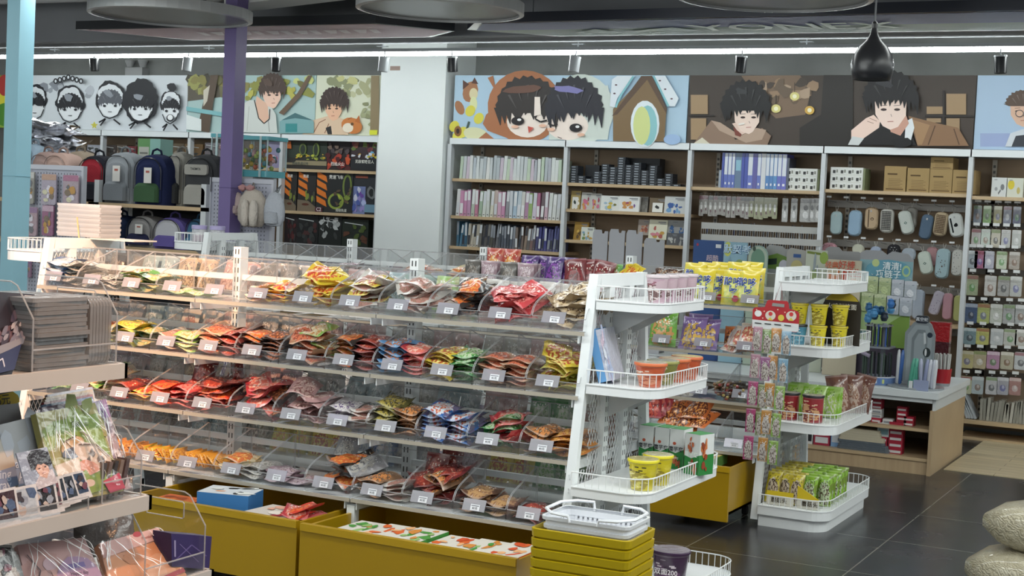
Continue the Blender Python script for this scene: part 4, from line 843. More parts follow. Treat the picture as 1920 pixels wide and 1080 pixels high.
def bags(mat, w_=.115, h=.165, t=.02, var=3, **k):
    key = (mat.name, w_, h, t)
    if key not in _bm: _bm[key] = [bag_mesh(w_, h, t, mat, 11+i*7+len(_bm), **k) for i in range(var)]
    return _bm[key]
PACKS = []
def put_bag(me, loc, rot, label, group, name='snack_pouch', cat='snack pouch'):
    o = bpy.data.objects.new(name, me); C.objects.link(o); o.location = loc; o.rotation_euler = rot
    if name == 'snack_pouch': PACKS.append(o)
    return tag(o, label, cat, group)
def pile(x, y, z, mats, mode, n, label, group, seed, w_=.115, h=.165, t=.02, W_=.235, D=.24):
    """bags lying or standing in a bin whose inner floor starts at x,y,z (front left corner)"""
    r = random.Random(seed)
    if not isinstance(mats, (list, tuple)): mats = [mats]
    for k in range(n):
        mt = mats[k % len(mats)]; me = r.choice(bags(mt, w_, h, t))
        if mode == 'flat':
            cols = 2 if w_*2 < W_+.02 else 1; c = k % cols; lv = k//cols
            px = x+W_*((c+.5)/cols)+r.uniform(-.008, .008); py = y+.02+r.uniform(0, .03)
            rz = r.uniform(-.2, .2)
            put_bag(me, (px, py, z+.012+lv*(t*.72)), (r.uniform(0, .12)+lv*.015, r.uniform(-.1, .1), rz), label, group)
        elif mode == 'heap':
            a = r.uniform(-.9, .9); lv = k/ n
            px = x+W_/2+r.uniform(-.06, .06)*(1-lv*.5); py = y+.03+r.uniform(0, .07)
            put_bag(me, (px, py, z+.014+lv*.085), (r.uniform(0, .35), r.uniform(-.35, .35), a), label, group)
        elif mode == 'stand':
            cols = 2; c = k % cols; lv = k//cols
            px = x+W_*((c+.5)/cols); put_bag(me, (px, y+.04+lv*.035, z+.003), (math.radians(78)-r.uniform(0, .15), 0, r.uniform(-.08, .08)), label, group)
        elif mode == 'edge':   # files of packs standing on their long edge, fanned
            px = x+.03+(W_-.06)*k/max(1, n-1)
            put_bag(me, (px, y+.05, z+w_/2), (0, math.radians(90)-r.uniform(.3, .6), r.uniform(-.05, .05)), label, group)
def bin_proto(w_=.244, d=.28, h=.19, name='acrylic_bin'):
    t = thing(name, 'clear acrylic snack bin', 'bin'); m = M(); fh = .052
    prof = [(0, 0), (d, 0), (d, h), (d*.95, h), (.075, .122), (.045, .108), (.022, .092), (.008, .072), (.0, fh)]
    for x in (0, w_):
        m.m = 0; P = [(x, y, z) for y, z in prof]; c = (x, d*.6, .03)
        for i in range(len(P)): m.face([c, P[i], P[(i+1) % len(P)]])
        m.m = 1; m.tube([P[i] for i in range(2, len(P))], .0017, 4); m.tube([(x, d, 0), (x, d, h)], .0017, 4)
    m.m = 0
    m.face([(0, 0, .002), (w_, 0, .002), (w_, d, .002), (0, d, .002)]); m.face([(0, 0, 0), (w_, 0, 0), (w_, 0, fh), (0, 0, fh)]); m.face([(0, d, 0), (w_, d, 0), (w_, d, h), (0, d, h)])
    m.m = 1; m.tube([(0, 0, fh), (w_, 0, fh)], .0017, 4).tube([(0, d, h), (w_, d, h)], .0017, 4).tube([(0, 0, .002), (w_, 0, .002)], .0016, 4)
    m.build('acrylic_body', [ACRYL, EDGE], t)
    hm = M(); hm.box(-.05, .05, -.004, -.001, -.022, .026); hm.xf(Matrix.Translation((w_*.42, -.004, fh-.004)) @ Matrix.Rotation(-.45, 4, 'X')) if 0 else None
    R_ = Matrix.Translation((w_*.42, -.006, fh-.002)) @ Matrix.Rotation(-.4, 4, 'X')
    h_ = M().xf(R_).box(-.052, .052, -.004, -.001, -.024, .026).build('tag_holder', TAGPL, t)
    s = M().xf(R_).box(-.014, .028, -.0052, -.0042, -.022, .004, '#d9dadf'); s.box(-.011, .025, -.0058, -.0053, -.0035, -.0005, '#6a6b75'); s.text('¥1元', (.007, -.006, -.013), (1, 0, 0), (0, 0, 1), .012, '#33343c')
    s.build('price_sticker', PRINT, h_)
    return t
BINP = bin_proto(); BINP_used = [False]
def place_bin(x, y, z, label, group=None, rz=0):
    if not BINP_used[0]: BINP_used[0] = True; t = BINP; t.location = (x, y, z); t.rotation_euler = (0, 0, rz)
    else: t = dup(BINP, (x, y, z), (0, 0, rz))
    t['label'] = label
    if group: t['group'] = group
    elif 'group' in t: del t['group']
    return t
# ================================================================ gondolas
ROWS = ((1.165, .33), (.905, .36), (.64, .39), (.375, .48))
def lattice(m, X, y0, y1, z0, z1, sy=.028, sz=.055, r=.0018):
    k = sz/sy
    c = z0-(y1-y0)*k
    while c < z1:   # z = c + k*(y-y0)
        a0, a1 = max(y0, y0+(z0-c)/k), min(y1, y0+(z1-c)/k)
        if a1-a0 > .004:
            m.tube([(X, a0, c+k*(a0-y0)), (X, a1, c+k*(a1-y0))], r, 4, cap=False)
            m.tube([(X, y0+y1-a0, c+k*(a0-y0)), (X, y0+y1-a1, c+k*(a1-y0))], r, 4, cap=False)
        c += sz
def gondola(xL, n, yc, label, right=True):
    t = thing('snack_gondola', label, 'gondola', (xL+n/2, yc, 0)); ox = xL+n/2
    T = Matrix.Translation((-ox, -yc, 0)); N = lambda: M().xf(T).C(W)
    xR = xL+n
    for k in range(n+1):
        x = xL+k
        if 0 < k < n:
            m = N().box(x-.022, x+.022, yc-.03, yc+.03, .1, 1.41)
            for j in range(28):
                for s in (-1, 1): m.box(x-.012, x-.006, yc+s*.0305, yc+s*.031, .16+j*.045, .185+j*.045, '#2a2b2d'); m.box(x+.006, x+.012, yc+s*.0305, yc+s*.031, .16+j*.045, .185+j*.045, '#2a2b2d')
            m.build('slotted_upright', PAINT, t)
    for k in range(n):
        for i, (z, hd) in enumerate(ROWS):
            for s in (-1, 1):
                m = N(); a, b_ = yc+s*.035, yc+s*hd
                (m.box(xL+k+.004, xL+k+.996, a, b_, z-.006, z) if i == 3 else [m.box(xL+k+q-.004, xL+k+q+.004, a, b_, z-.006, z) for q in (.03, .25, .5, .75, .97)] + [m.box(xL+k+.004, xL+k+.996, a, a+s*.02, z-.008, z)]); m.box(xL+k+.003, xL+k+.997, b_, b_+s*.006, z-.013, z+.003, '#aaa294')
                for xx in (xL+k+.03, xL+k+.97): m.box(xx-.002, xx+.002, a, b_, z-.045, z-.006)
                m.build('shelf', PAINT, t)
            N().box(xL+k+.022, xL+k+.978, yc-.012, yc+.012, z+.085, z+.112).build('cross_beam', PAINT, t)
    # kick frame legs and dark plinth back
    for k in range(1, n):
        for s in (-1, 1): N().box(xL+k-.02, xL+k+.02, yc+s*.44, yc+s*.476, 0, .346).build('base_leg', PAINT, t)
    # end frames
    for X in (xL, xR):
        m = N(); dx = .02
        for s in (-1, 1):
            A = [(X-dx, yc+s*.27, 1.405), (X+dx, yc+s*.27, 1.405), (X+dx, yc+s*.235, 1.405), (X-dx, yc+s*.235, 1.405)]
            B = [(X-dx, yc+s*.50, .03), (X+dx, yc+s*.50, .03), (X+dx, yc+s*.465, .03), (X-dx, yc+s*.465, .03)]
            m.prism(B, A) if s < 0 else m.prism(A, B)
        m.box(X-dx*.97, X+dx*.97, yc-.235, yc+.235, 1.35, 1.403); m.box(X-dx, X+dx, yc-.49, yc+.49, .03, .08)
        m.build('end_frame', PAINT, t)
        m = N()
        for s in (-.105, .105):
            m.box(X-.018, X+.018, yc+s-.024, yc+s+.024, .08, 1.35)
            for j in range(28):
                for q in (-1, 1): m.box(X+q*.0182, X+q*.0188, yc+s-.014, yc+s-.008, .15+j*.042, .172+j*.042, '#4a4c4e'); m.box(X+q*.0182, X+q*.0188, yc+s+.008, yc+s+.014, .15+j*.042, .172+j*.042, '#4a4c4e')
        m.build('slotted_end_post', PAINT, t)
        m = M().xf(T).C('#c9ccce'); lattice(m, X, yc-.08, yc+.08, .1, 1.34); lattice(m, X, yc+.13, yc+.25, .1, 1.34); lattice(m, X, yc-.25, yc-.13, .1, 1.34)
        lattice(m, X, yc-.42, yc-.27, .1, .6); lattice(m, X, yc+.27, yc+.42, .1, .6); m.build('diamond_mesh_panel', PAINT, t)
    return t
gondola(-5.42, 3, 5.78, 'long white snack gondola in front filled with acrylic bins')
gondola(-6.36, 4, 8.20, 'white snack gondola standing behind the front snack gondola')
def arc_path(x0, yc, hw, dep, r=.11, sgn=1):
    P = [(x0, yc-hw)]
    for k in range(7): a = -PI/2+PI/2*k/6; P.append((x0+sgn*(dep-r+r*math.cos(a)), yc-hw+r+r*math.sin(a)))
    for k in range(7): a = PI/2*k/6; P.append((x0+sgn*(dep-r+r*math.cos(a)), yc+hw-r+r*math.sin(a)))
    P.append((x0, yc+hw)); return P
def cap_shelf(x0, yc, z, hw, dep, label, sgn=1, plinth=False, wire_h=.06, band=.05):
    t = thing('end_shelf_tray', label, 'shelf', (x0, yc, z)); T = Matrix.Translation((-x0, -yc, -z)); P = arc_path(x0, yc, hw, dep, sgn=sgn)
    m = M().xf(T).C('#e2e5e6'); lo = z-band
    m.prism([(x, y, lo) for x, y in P], [(x, y, z) for x, y in P])
    if plinth:
        Q = arc_path(x0, yc, hw-.02, dep-.02, sgn=sgn); m.prism([(x, y, 0) for x, y in Q], [(x, y, lo) for x, y in Q])
    m.tube([(x, y, z) for x, y in P], .004, 5)
    m.build('tray', PAINT, t)
    m = M().xf(T).C('#e4e6e6'); m.tube([(x, y, z+wire_h) for x, y in P], .003, 5)
    # evenly spaced vertical wires along the path
    seg = []; tot = 0
    for a, b_ in zip(P, P[1:]): L_ = math.dist(a, b_); seg.append((tot, L_, a, b_)); tot += L_
    q = 0
    while q <= tot:
        for s0, L_, a, b_ in seg:
            if s0 <= q <= s0+L_+1e-6 and L_ > 0:
                f = (q-s0)/L_; x, y = a[0]+(b_[0]-a[0])*f, a[1]+(b_[1]-a[1])*f
                m.tube([(x, y, z), (x, y, z+wire_h)], .0018, 4, cap=False); break
        q += .03
    m.build('wire_guard', PAINT, t)
    if not plinth:
        for s in (-1, 1): M().xf(T).C('#b9bcbd').prism([(x0, yc+s*.11, lo), (x0+sgn*.22, yc+s*.11, lo), (x0, yc+s*.11, lo-.12)], [(x0, yc+s*.11+.004, lo), (x0+sgn*.22, yc+s*.11+.004, lo), (x0, yc+s*.11+.004, lo-.12)]).build('bracket', PAINT, t)
    return t
X1 = -2.395; X2 = -2.335
cap_shelf(X1, 5.78, 1.30, .29, .29, 'top white tray shelf on the near gondola end holding pink cups', band=.038)
cap_shelf(X1, 5.78, .96, .35, .30, 'middle white tray shelf on the near gondola end holding orange noodle bowls', band=.038)
cap_shelf(X1, 5.80, .555, .47, .32, 'lower white tray shelf on the near gondola end holding green boxes', band=.038)
cap_shelf(X1, 5.80, .08, .50, .40, 'floor level white tray on the near gondola end with a purple bowl', plinth=True)
cap_shelf(X2, 8.20, 1.33, .36, .34, 'empty top white tray shelf on the far gondola end')
cap_shelf(X2, 8.20, .985, .42, .36, 'second white tray shelf on the far gondola end with yellow cups')
cap_shelf(X2, 8.20, .575, .48, .38, 'third white tray shelf on the far gondola end with red tubs')
cap_shelf(X2, 8.20, .115, .52, .38, 'floor level white tray on the far gondola end full of yellow and green bags', plinth=True)
cap_shelf(-5.445, 5.78, 1.33, .29, .29, 'small white tray with wire guard on the left end of the front gondola', sgn=-1)
cap_shelf(-6.385, 8.2, 1.33, .29, .29, 'small white tray with wire guard on the left end of the rear gondola', sgn=-1)
# ---------------------------------------------------------------- bins and their packs, front gondola
ordn = 'first second third fourth fifth sixth seventh eighth ninth tenth eleventh twelfth'.split()
rown = ('top', 'second', 'third', 'bottom')
BK = '#26262a'
K = dict(
 blue=pk('#4a6a9c', '#c9cdd2', '#8fa3bd', '#e6e6e6'), silver=pk('#8b8a86', '#55534f', '#b9b6ae', '#f0f0f0'),
 orange=pk('#b5623a', '#c97f4a', '#8a3f2a', '#f3e6d0'), green=pk('#5fa24a', '#d9c89a', '#b0563a', '#f4f4ea'),
 lime=pk('#8cbf4a', '#e2d3a8', '#c98a4a', '#ffffff'), dgreen=pk('#3f5f3a', '#c9a96a', '#7a8f45', '#e9e9d9'),
 cream=pk('#cfc3a3', '#c9683a', '#e0a34a', '#8a2f24'), yellow=pk('#d3b82a', '#c95a2a', '#e3c24a', '#9c2a20'),
 yel2=pk('#c9ae30', '#a34a2a', '#d9c45a', '#3a2f20'), yelred=pk('#dcb52c', '#c23a24', '#e09a3a', '#b0261c'),
 white=pk('#c3beb8', '#a9756a', '#8f6a5a', '#d9d5d0'), wpink=pk('#cdbfb8', '#b98a7a', '#a35f55', '#f4f0ee'),
 black=pk('#232226', '#6a3a2a', '#b5653a', '#d9d9d9'), blackr=pk('#26201f', '#c95a2c', '#d9863a', '#e6d9c9'),
 red=pk('#c23a40', '#d9706a', '#a32a2e', '#f6e6e0'), tan=pk('#a38c6a', '#c9b088', '#6a4f3a', '#3f3026'),
 bright=pk('#d33a26', '#e8632c', '#c22c20', '#f5d9c0'), dred=pk('#5f1f20', '#8a2f28', '#a8402f', '#e0c9b5'),
 pink=pk('#b58a8a', '#cfa9a0', '#8f5a5a', '#f0e0dc'), purpw=pk('#b3adb0', '#d6cfcf', '#5f4a78', '#e6e0e6'),
 olive=pk('#6f6a32', '#b3a04a', '#4a4526', '#e3d9a3'), oran2=pk('#c27a2e', '#e0a24a', '#a3541f', '#f3e3c3'),
 bluew=pk('#2f5fa8', '#d3dbe6', '#c9563a', '#f2f4f8'), blue2=pk('#3f78ad', '#a35f3a', '#5c90bd', '#e6ecf2'),
 redw=pk('#b5303a', '#d96a5a', '#e3b0a0', '#f6ecec'), grn2=pk('#2f7a3a', '#b9c9a8', '#5f9c4a', '#eef3ea'),
 kraft=pk('#8a6548', '#c97f45', '#5f3f2a', '#e6d3b3'), ylgr=pk('#a8a832', '#d3c94a', '#c9803a', '#3f4a20'),
 peach=pk('#b58a6a', '#c9694a', '#8f3f2f', '#efdcc6'), brn=pk('#5f3f2f', '#b58a5a', '#8a5f40', '#e9dccb'),
 gold=pk('#c98a2a', '#e0a53a', '#b06a20', '#a8441c'), grey=pk('#a8a49f', '#c0bab2', '#8a857f', '#d9d6d2'),
 grey2=pk('#86868a', '#a19e99', '#66666a', '#c9c9c9'), mauve=pk('#a08690', '#bda6b0', '#80656f', '#dccfd5'),
 teal=pk('#7f9aa2', '#b0c3c8', '#647c84', '#e3eaec'), dk=pk('#5a5652', '#7a7068', '#45413e', '#a39d96'))
desc = dict(blue='blue and white', silver='silvery dark', orange='orange brown', green='green and white', lime='lime green', dgreen='dark green', cream='cream and orange', yellow='yellow', yel2='mustard yellow', yelred='yellow and red', white='clear white', wpink='clear pinkish', black='black', blackr='black and orange', red='red', tan='tan kraft', bright='bright orange-red', dred='dark red', pink='dusty pink', purpw='white and purple', olive='olive', oran2='orange', bluew='blue and white', blue2='mid blue', redw='red and white', grn2='green', kraft='brown and orange', ylgr='yellow-green', peach='tan and red', brn='brown', gold='golden orange', grey='grey', grey2='dark grey', mauve='mauve', teal='pale teal', dk='very dark')
LAY = {
 0: [('blue+silver', 'flat', 12), ('silver', 'flat', 6), ('green+dgreen', 'flat', 9), ('lime', 'flat', 2), None, ('cream+yelred', 'flat', 8), ('yellow+yelred', 'heap', 15), ('white+yel2', 'heap', 9), ('wpink+white', 'heap', 10), ('black+blackr', 'heap', 11), ('red', 'heap', 12), ('tan', 'heap', 11)],
 1: [('orange', 'flat', 8), ('orange+dgreen', 'flat', 8), ('ylgr+dgreen', 'flat', 9), ('white+lime', 'flat', 8), ('peach+dred', 'flat', 12), ('blackr+black', 'flat', 12), ('lime+peach', 'heap', 9), ('blackr+dred', 'flat', 14), ('blue2+redw', 'flat', 13), ('yel2+grn2', 'flat', 12), ('peach', 'flat', 12), ('ylgr+yel2', 'heap', 13)],
 2: [('grn2+dgreen', 'heap', 9), ('green+cream', 'heap', 9), ('dred+yelred', 'flat', 7), ('bright+red', 'flat', 10), ('bright+dred', 'heap', 12), ('black+redw', 'heap', 9), ('pink', 'heap', 9), ('purpw+white', 'flat', 10), ('olive+kraft', 'flat', 13), ('bluew', 'flat', 13), ('grn2+redw', 'heap', 10), ('kraft+oran2', 'flat', 10)],
 3: [('gold', 'flat', 6), ('gold+oran2', 'flat', 8), ('oran2', 'edge', 8), ('gold+yel2', 'edge', 9), ('gold', 'edge', 11), ('cream+grey', 'flat', 7), ('mauve', 'flat', 3), ('grey2+blackr', 'heap', 10), ('kraft+white', 'flat', 8), ('kraft+dred', 'heap', 11), ('brn', 'flat', 7), ('dred+dk', 'flat', 4)]}
for r_, (z, hd) in enumerate(ROWS):
    yf = 5.78-hd+.008
    for i in range(12):
        x = -5.42+i*.25+.003; L_ = LAY[r_][i]
        place_bin(x, yf, z+.002, ('empty' if not L_ else 'open') + ' clear acrylic bin, %s from left, %s row of the front gondola' % (ordn[i], rown[r_]))
        if not L_: continue
        keys = L_[0].split('+')
        for q, kk in enumerate(keys):
            pass
        # one call per kind keeps labels true to each kind
        seed = r_*40+i; rr_ = random.Random(seed); n = L_[2]
        cnt = {}
        st = []
        for k in range(n): st.append(keys[(0 if rr_.random() < .5 else 1) if (len(keys) > 1 and L_[1] == 'heap') else (k % len(keys))])
        rr_ = random.Random(seed+500)
        for k in range(n):
            kk = st[k]; lab = '%s snack pack lying in the %s bin, %s row, front gondola' % (desc[kk], ordn[i], rown[r_]); grp = '%s packs in %s row bin %s' % (desc[kk], rown[r_], ordn[i])
            X, Y, Z, Wd = x+.006, yf+.01, z+.006, .232
            me = rr_.choice(bags(K[kk], .128, .18, .024, crump=.008) if L_[1] != 'edge' else bags(K[kk], .07, .11, .012))
            m_ = L_[1]
            if m_ == 'flat':
                c, lv = k % 2, k//2; px = X+Wd*((c+.5)/2)+rr_.uniform(-.004, .004); py = Y+.012+rr_.uniform(0, .035)
                put_bag(me, (px, py, Z+.014+lv*.0185), (rr_.uniform(-.02, .06)+lv*.012, rr_.uniform(-.1, .1), rr_.uniform(-.2, .2)), lab, grp)
            elif m_ == 'heap':
                lv = k/n; a = rr_.uniform(-.7, .7); px = X+Wd/2+rr_.uniform(-.055, .055)*(1-lv*.4); py = Y+.04+rr_.uniform(0, .06)
                put_bag(me, (px, py, Z+.018+lv*.12), (rr_.uniform(-.05, .4), rr_.uniform(-.38, .38), a), lab, grp)
            else:
                px = X+.03+(Wd-.05)*k/max(1, n-1); put_bag(me, (px, Y+.04+rr_.uniform(0, .03), Z+.045), (0, math.radians(62)+rr_.uniform(-.2, .2), rr_.uniform(-.12, .12)), lab, grp)
# loose packs rising above their bins
for (x, y, z, kk, rx, ry, rz, lab) in ((-4.52, 5.62, .70, 'dred', 1.3, .2, .5, 'dark red pack standing up at the back of a third row bin'), (-4.33, 5.66, .70, 'dred', 1.35, -.3, -.3, 'second dark red pack standing up at the back of a third row bin'), (-3.62, 5.5, .46, 'grey2', 1.1, .2, .1, 'tall dark grey pack leaning back in the bottom row'),
        (-3.1, 5.56, .44, 'dred', 1.25, .05, 0, 'dark red card pack standing upright in the bottom row'), (-3.14, 5.5, .42, 'dred', 1.2, .05, .1, 'lower dark red card pack standing upright in the bottom row')):
    put_bag(bags(K[kk], .112, .165, .018)[0], (x, y, z), (rx, ry, rz), lab, None)
# back side of the front gondola, seen through the clear bins
bk = ['grey', 'grey2', 'mauve', 'teal', 'dk', 'white', 'pink', 'silver']
rr_ = random.Random(77)
for r_, (z, hd) in enumerate(ROWS):
    for i in range(12):
        x = -5.42+i*.25+.25; yb = 5.78+hd-.008
        place_bin(x-.003, yb, z+.002, 'clear acrylic bin on the rear side of the front gondola, seen through its bins', 'rear side bins of the front gondola', PI)
        kk = {(3, 4): 'ylgr', (3, 5): 'yel2', (3, 6): 'blue', (2, 9): 'pink', (2, 10): 'grn2', (0, 8): 'lime', (0, 9): 'white', (0, 10): 'white', (0, 3): 'pink', (0, 2): 'tan', (2, 2): 'tan', (2, 1): 'grey', (1, 11): 'dred', (2, 6): 'teal', (3, 10): 'grn2', (3, 11): 'white', (3, 9): 'yel2'}.get((r_, i)) or rr_.choice(bk)
        for k in range(rr_.choice((3, 4, 5))):
            put_bag(rr_.choice(bags(K[kk], .112, .165, .018)), (x-.25+.065+.12*(k % 2)+rr_.uniform(-.01, .01), yb-.2+.04*(k//2), z+.006), (math.radians(80)-rr_.uniform(0, .2), 0, rr_.uniform(-.15, .15)), '%s pack standing on the rear side of the front gondola, %s row' % (desc[kk], rown[r_]), '%s packs on the rear side, %s row' % (desc[kk], rown[r_]))
# ---------------------------------------------------------------- rear gondola stock
for i in range(16):
    x = -6.36+i*.25+.003; z, hd = ROWS[0]
    place_bin(x, 8.2-hd+.008, z+.002, 'clear acrylic bin in the top front row of the rear gondola', 'top row bins of the rear gondola')
    place_bin(x+.247, 8.2+hd-.008, z+.002, 'clear acrylic bin in the top far row of the rear gondola', 'far side top bins of the rear gondola', PI)
for r_ in (1, 2, 3):
    z, hd = ROWS[r_]
    for i in range(8, 16): place_bin(-6.36+i*.25+.003, 8.2-hd+.008, z+.002, 'clear acrylic bin in the %s front row of the rear gondola' % rown[r_], '%s row bins of the rear gondola' % rown[r_])
def fill2(i0, r_, kk, n, mode, lab, W_=.235, w_=.112, h=.165, t=.018, seed=1, grp=None, fx=0):
    z, hd = ROWS[r_]; rr_ = random.Random(seed); x = -6.36+i0*.25+fx; y = 8.2-hd+.02
    for k in range(n):
        kq = kk[k % len(kk)] if isinstance(kk, list) else kk; mt = K[kq] if isinstance(kq, str) else kq; me = rr_.choice(bags(mt, w_, h, t))
        if mode == 'stand':
            c = k % 2; put_bag(me, (x+W_*(c+.5)/2, y+.03+(k//2)*.045, z+.006), (math.radians(82), 0, rr_.uniform(-.1, .1)), lab, grp or lab)
        elif mode == 'tall':
            put_bag(me, (x+W_*.5+rr_.uniform(-.01, .01), y+.03+k*.06, z+.006), (math.radians(83), 0, rr_.uniform(-.08, .08)), lab, grp or lab)
        else:
            put_bag(me, (x+W_/2+rr_.uniform(-.05, .05), y+.04+rr_.uniform(0, .05), z+.018+.09*k/n), (rr_.uniform(0, .3), rr_.uniform(-.25, .25), rr_.uniform(-.6, .6)), lab, grp or lab)
fill2(4, 0, 'mauve', 4, 'heap', 'small purple-grey pack lying in a top bin of the rear gondola', seed=2)
fill2(6, 0, 'peach', 7, 'heap', 'tan and white pack heaped in a top bin of the rear gondola', seed=3)
fill2(7, 0, 'cream', 5, 'heap', 'cream pack heaped in a top bin of the rear gondola', seed=4)
fill2(8, 0, ['dk', 'mauve'], 6, 'stand', 'dark pack standing in a top bin of the rear gondola', seed=5)
fill2(9, 0, ['dk', 'mauve'], 6, 'stand', 'dark mauve pack standing in the next top bin of the rear gondola', seed=6)
KR = pk('#a8342a', '#d98a3a', '#e0a85a', '#f0e0c0'); KP = pk('#3f2a6a', '#7a3a9c', '#2a2350', '#b58ad0'); KD = pk('#6a1c20', '#7f2226', '#54161a', '#e8d5d0'); KB = pk('#4a3228', '#8a5a3c', '#c9b59c', '#e6ded2'); KY = pk('#dcc52a', '#d3cf5a', '#b9c95a', '#dcc52a'); KU = pk('#7a5f9c', '#d0a545', '#5f4a7f', '#e9dff0'); KG = pk('#6fae3a', '#c98f4a', '#4f8a2c', '#f0f0e0'); KO = pk('#c9632a', '#5f2a1c', '#e08a3a', '#3a1f18'); KW = pk('#bfb3ae', '#b5574a', '#d0b58a', '#6a3a30')
for i, px in enumerate((924, 955)):
    p = ay(px, 500, 8.02); put_bag(bags(KR, .125, .24, .05, var=1)[0], (p.x, 8.02, 1.175), (math.radians(82), 0, .1*i), ('left' if i == 0 else 'right')+' tall red and orange crisp packet standing on the rear gondola', None, 'crisp_packet', 'crisp packet')
for i, px in enumerate((990, 1012, 1037, 1058)):
    p = ay(px, 500, 8.0); put_bag(bags(KP, .12, .21, .04, var=2)[i % 2], (p.x, 8.0+.03*(i % 2), 1.175), (math.radians(80), 0, .1*(i % 2)), 'purple snack packet standing on the rear gondola top row', 'purple packets on the rear gondola', 'crisp_packet', 'crisp packet')
for i, px in enumerate((1082, 1100, 1122)):
    p = ay(px, 500, 7.98); put_bag(bags(KD, .14, .21, .05, var=2)[i % 2], (p.x, 7.97+.04*(i % 2), 1.175), (math.radians(76), .15*(i-1), .1), 'shiny dark red packet standing on the rear gondola top row', 'dark red packets on the rear gondola', 'crisp_packet', 'crisp packet')
p = ay(1146, 500, 8); put_bag(bags(K['green'], .112, .165, .018)[0], (p.x, 8.02, 1.2), (1.3, 0, .2), 'single white and green pack beside the dark red packets', None)
for i, px in enumerate((1165, 1188)):
    p = ay(px, 505, 7.95); put_bag(bags(K['yellow'], .112, .165, .018)[i], (p.x, 7.93, 1.27), (.6, .2, -.5+i*.9), 'yellow pack lying behind the near end frame, %s one' % ('left' if i == 0 else 'right'), None)
for i in range(8):
    p = ay(1232+(i % 4)*11, 500, 8.0); put_bag(bags(KB, .1, .16, .025, var=3)[i % 3], (p.x, 8.0+.03*(i//4), 1.25+.02*(i//4)), (.5, .2*(i % 3-1), .5*(i % 2)), 'brown and white chocolate pack heaped left of the yellow bags', 'brown chocolate packs on the rear gondola')
def suan(m):
    for s, (tx, z_, h_) in enumerate((('酸哆', .13, .05), ('哆', .085, .05))):
        m.text(tx, (0.0+.008*s, z_, .0245), (1, 0, 0), (0, 1, 0), h_+.004, '#e9ecf4'); m.text(tx, (0.0+.008*s, z_, .0255), (1, 0, 0), (0, 1, 0), h_, '#27408f')
    n_ = 10
    m.fan = None
    for q in range(n_):
        a, b_ = 2*PI*q/n_, 2*PI*(q+1)/n_
        m.face([(.025, .035, .025), (.025+.019*math.cos(a), .035+.019*math.sin(a), .0245), (.025+.019*math.cos(b_), .035+.019*math.sin(b_), .0245)], None, '#a3243c')
        m.face([(-.03, .12, .022), (-.03+.012*math.cos(a), .12+.012*math.sin(a), .0215), (-.03+.012*math.cos(b_), .12+.012*math.sin(b_), .0215)], None, '#8fb84a')
YB = bag_mesh(.13, .2, .045, KY, 91, extra=suan)
for i, (px, dy, rz) in enumerate(((1318, 0, 0), (1342, .03, .5), (1374, 0, 0), (1402, .0, .02), (1412, .05, .2), (1300, .06, 0), (1326, .09, .1), (1352, .12, .1), (1382, .08, .1), (1405, .11, -.1))):
    p = ay(px, 545, 7.92+dy); put_bag(YB, (p.x, 7.91+dy, 1.175+(.0 if i < 4 else .02+.012*(i-4)*.5)), (math.radians(80), 0, rz), 'bright yellow gummy bag with blue lettering standing on the rear gondola end', 'yellow gummy bags', 'gummy_bag', 'sweet bag')
def biga(px, r_, mt, w_, h, t, lab, rx=80, rz=0, dy=.05, grp=None, dz=.006, name='snack_bag'):
    z, hd = ROWS[r_]; Y = 8.2-hd+dy; p = ay(px, 600, Y); return put_bag(bags(mt, w_, h, t, var=1)[0], (p.x, Y, z+dz), (math.radians(rx), 0, rz), lab, grp, name, 'snack bag')
biga(1243, 1, KG, .17, .2, .06, 'green and orange snack bag on the rear gondola beside the cup tray')
biga(1296, 1, KU, .15, .2, .05, 'front purple sweet bag with yellow flower print in the second row', 62)
biga(1322, 1, KU, .15, .2, .05, 'right purple sweet bag with yellow flower print in the second row', 58, .1, .06)
biga(1310, 1, KU, .15, .2, .05, 'purple sweet bag standing behind the two flower print ones', 75, 0, .16)
for i in range(5): biga(1368+i*9, 1, KW, .1, .15, .03, 'white and red small cake pack in the second row of the rear gondola', 35 + 6*(i % 3), .1*i-.2, .05+.03*(i % 2), 'white and red cake packs', dz=.01+.015*i)
for i in range(6): biga(1372+(i % 3)*14, 1, KO, .1, .14, .03, 'orange-brown pack behind the white cake packs', 70, .1*(i % 3), .18+.03*(i//3), 'orange-brown packs behind the cake packs')
# stick heap (third row), red/orange bags (bottom row), empty big bin
z3 = ROWS[2][0]; rr_ = random.Random(9); stick = None
for k in range(40):
    Y = 7.86+rr_.uniform(0, .1); p = ay(1376+rr_.uniform(-30, 30), 700, Y); me = None
    if stick is None: stick = [M().C(c).lathe([(.0, -.07), (.009, -.066), (.009, .066), (.0, .07)], n=6).mesh('candy_stick', GLOSS) for c in ('#5f4030', '#7a5a3c', '#8a3a36', '#9a8850', '#463a34')]
    put_bag(stick[k % 5], (p.x, Y, z3+.015+.085*k/40), (math.radians(90)+rr_.uniform(-.25, .1), rr_.uniform(-.2, .2), rr_.uniform(-.3, .3)), 'dark brown wrapped candy stick in the heap on the third row', 'brown candy sticks', 'candy_stick', 'sweet')
biga(1292, 2, K['grey'], .1, .14, .02, 'grey printed pack on the third row beside the orange bowls', 60)
for i in range(3): biga(1228+i*9, 3, pk('#a32430', '#c94a3a', '#7a1a22', '#f0dcd6'), .13, .19, .05, 'crimson snack bag in the bottom row behind the green boxes', 65, .3-.2*i, .08+.04*i, 'crimson bags in the bottom row', dz=.13)
for i in range(8): biga(1262+(i % 4)*17, 3, KO, .13, .19, .045, 'orange snack bag heaped in the bottom row behind the green boxes', 25+8*(i % 3), .2*(i % 3)-.2, .05+.05*(i//4), 'orange bags in the bottom row', dz=.06+.045*(i//3))
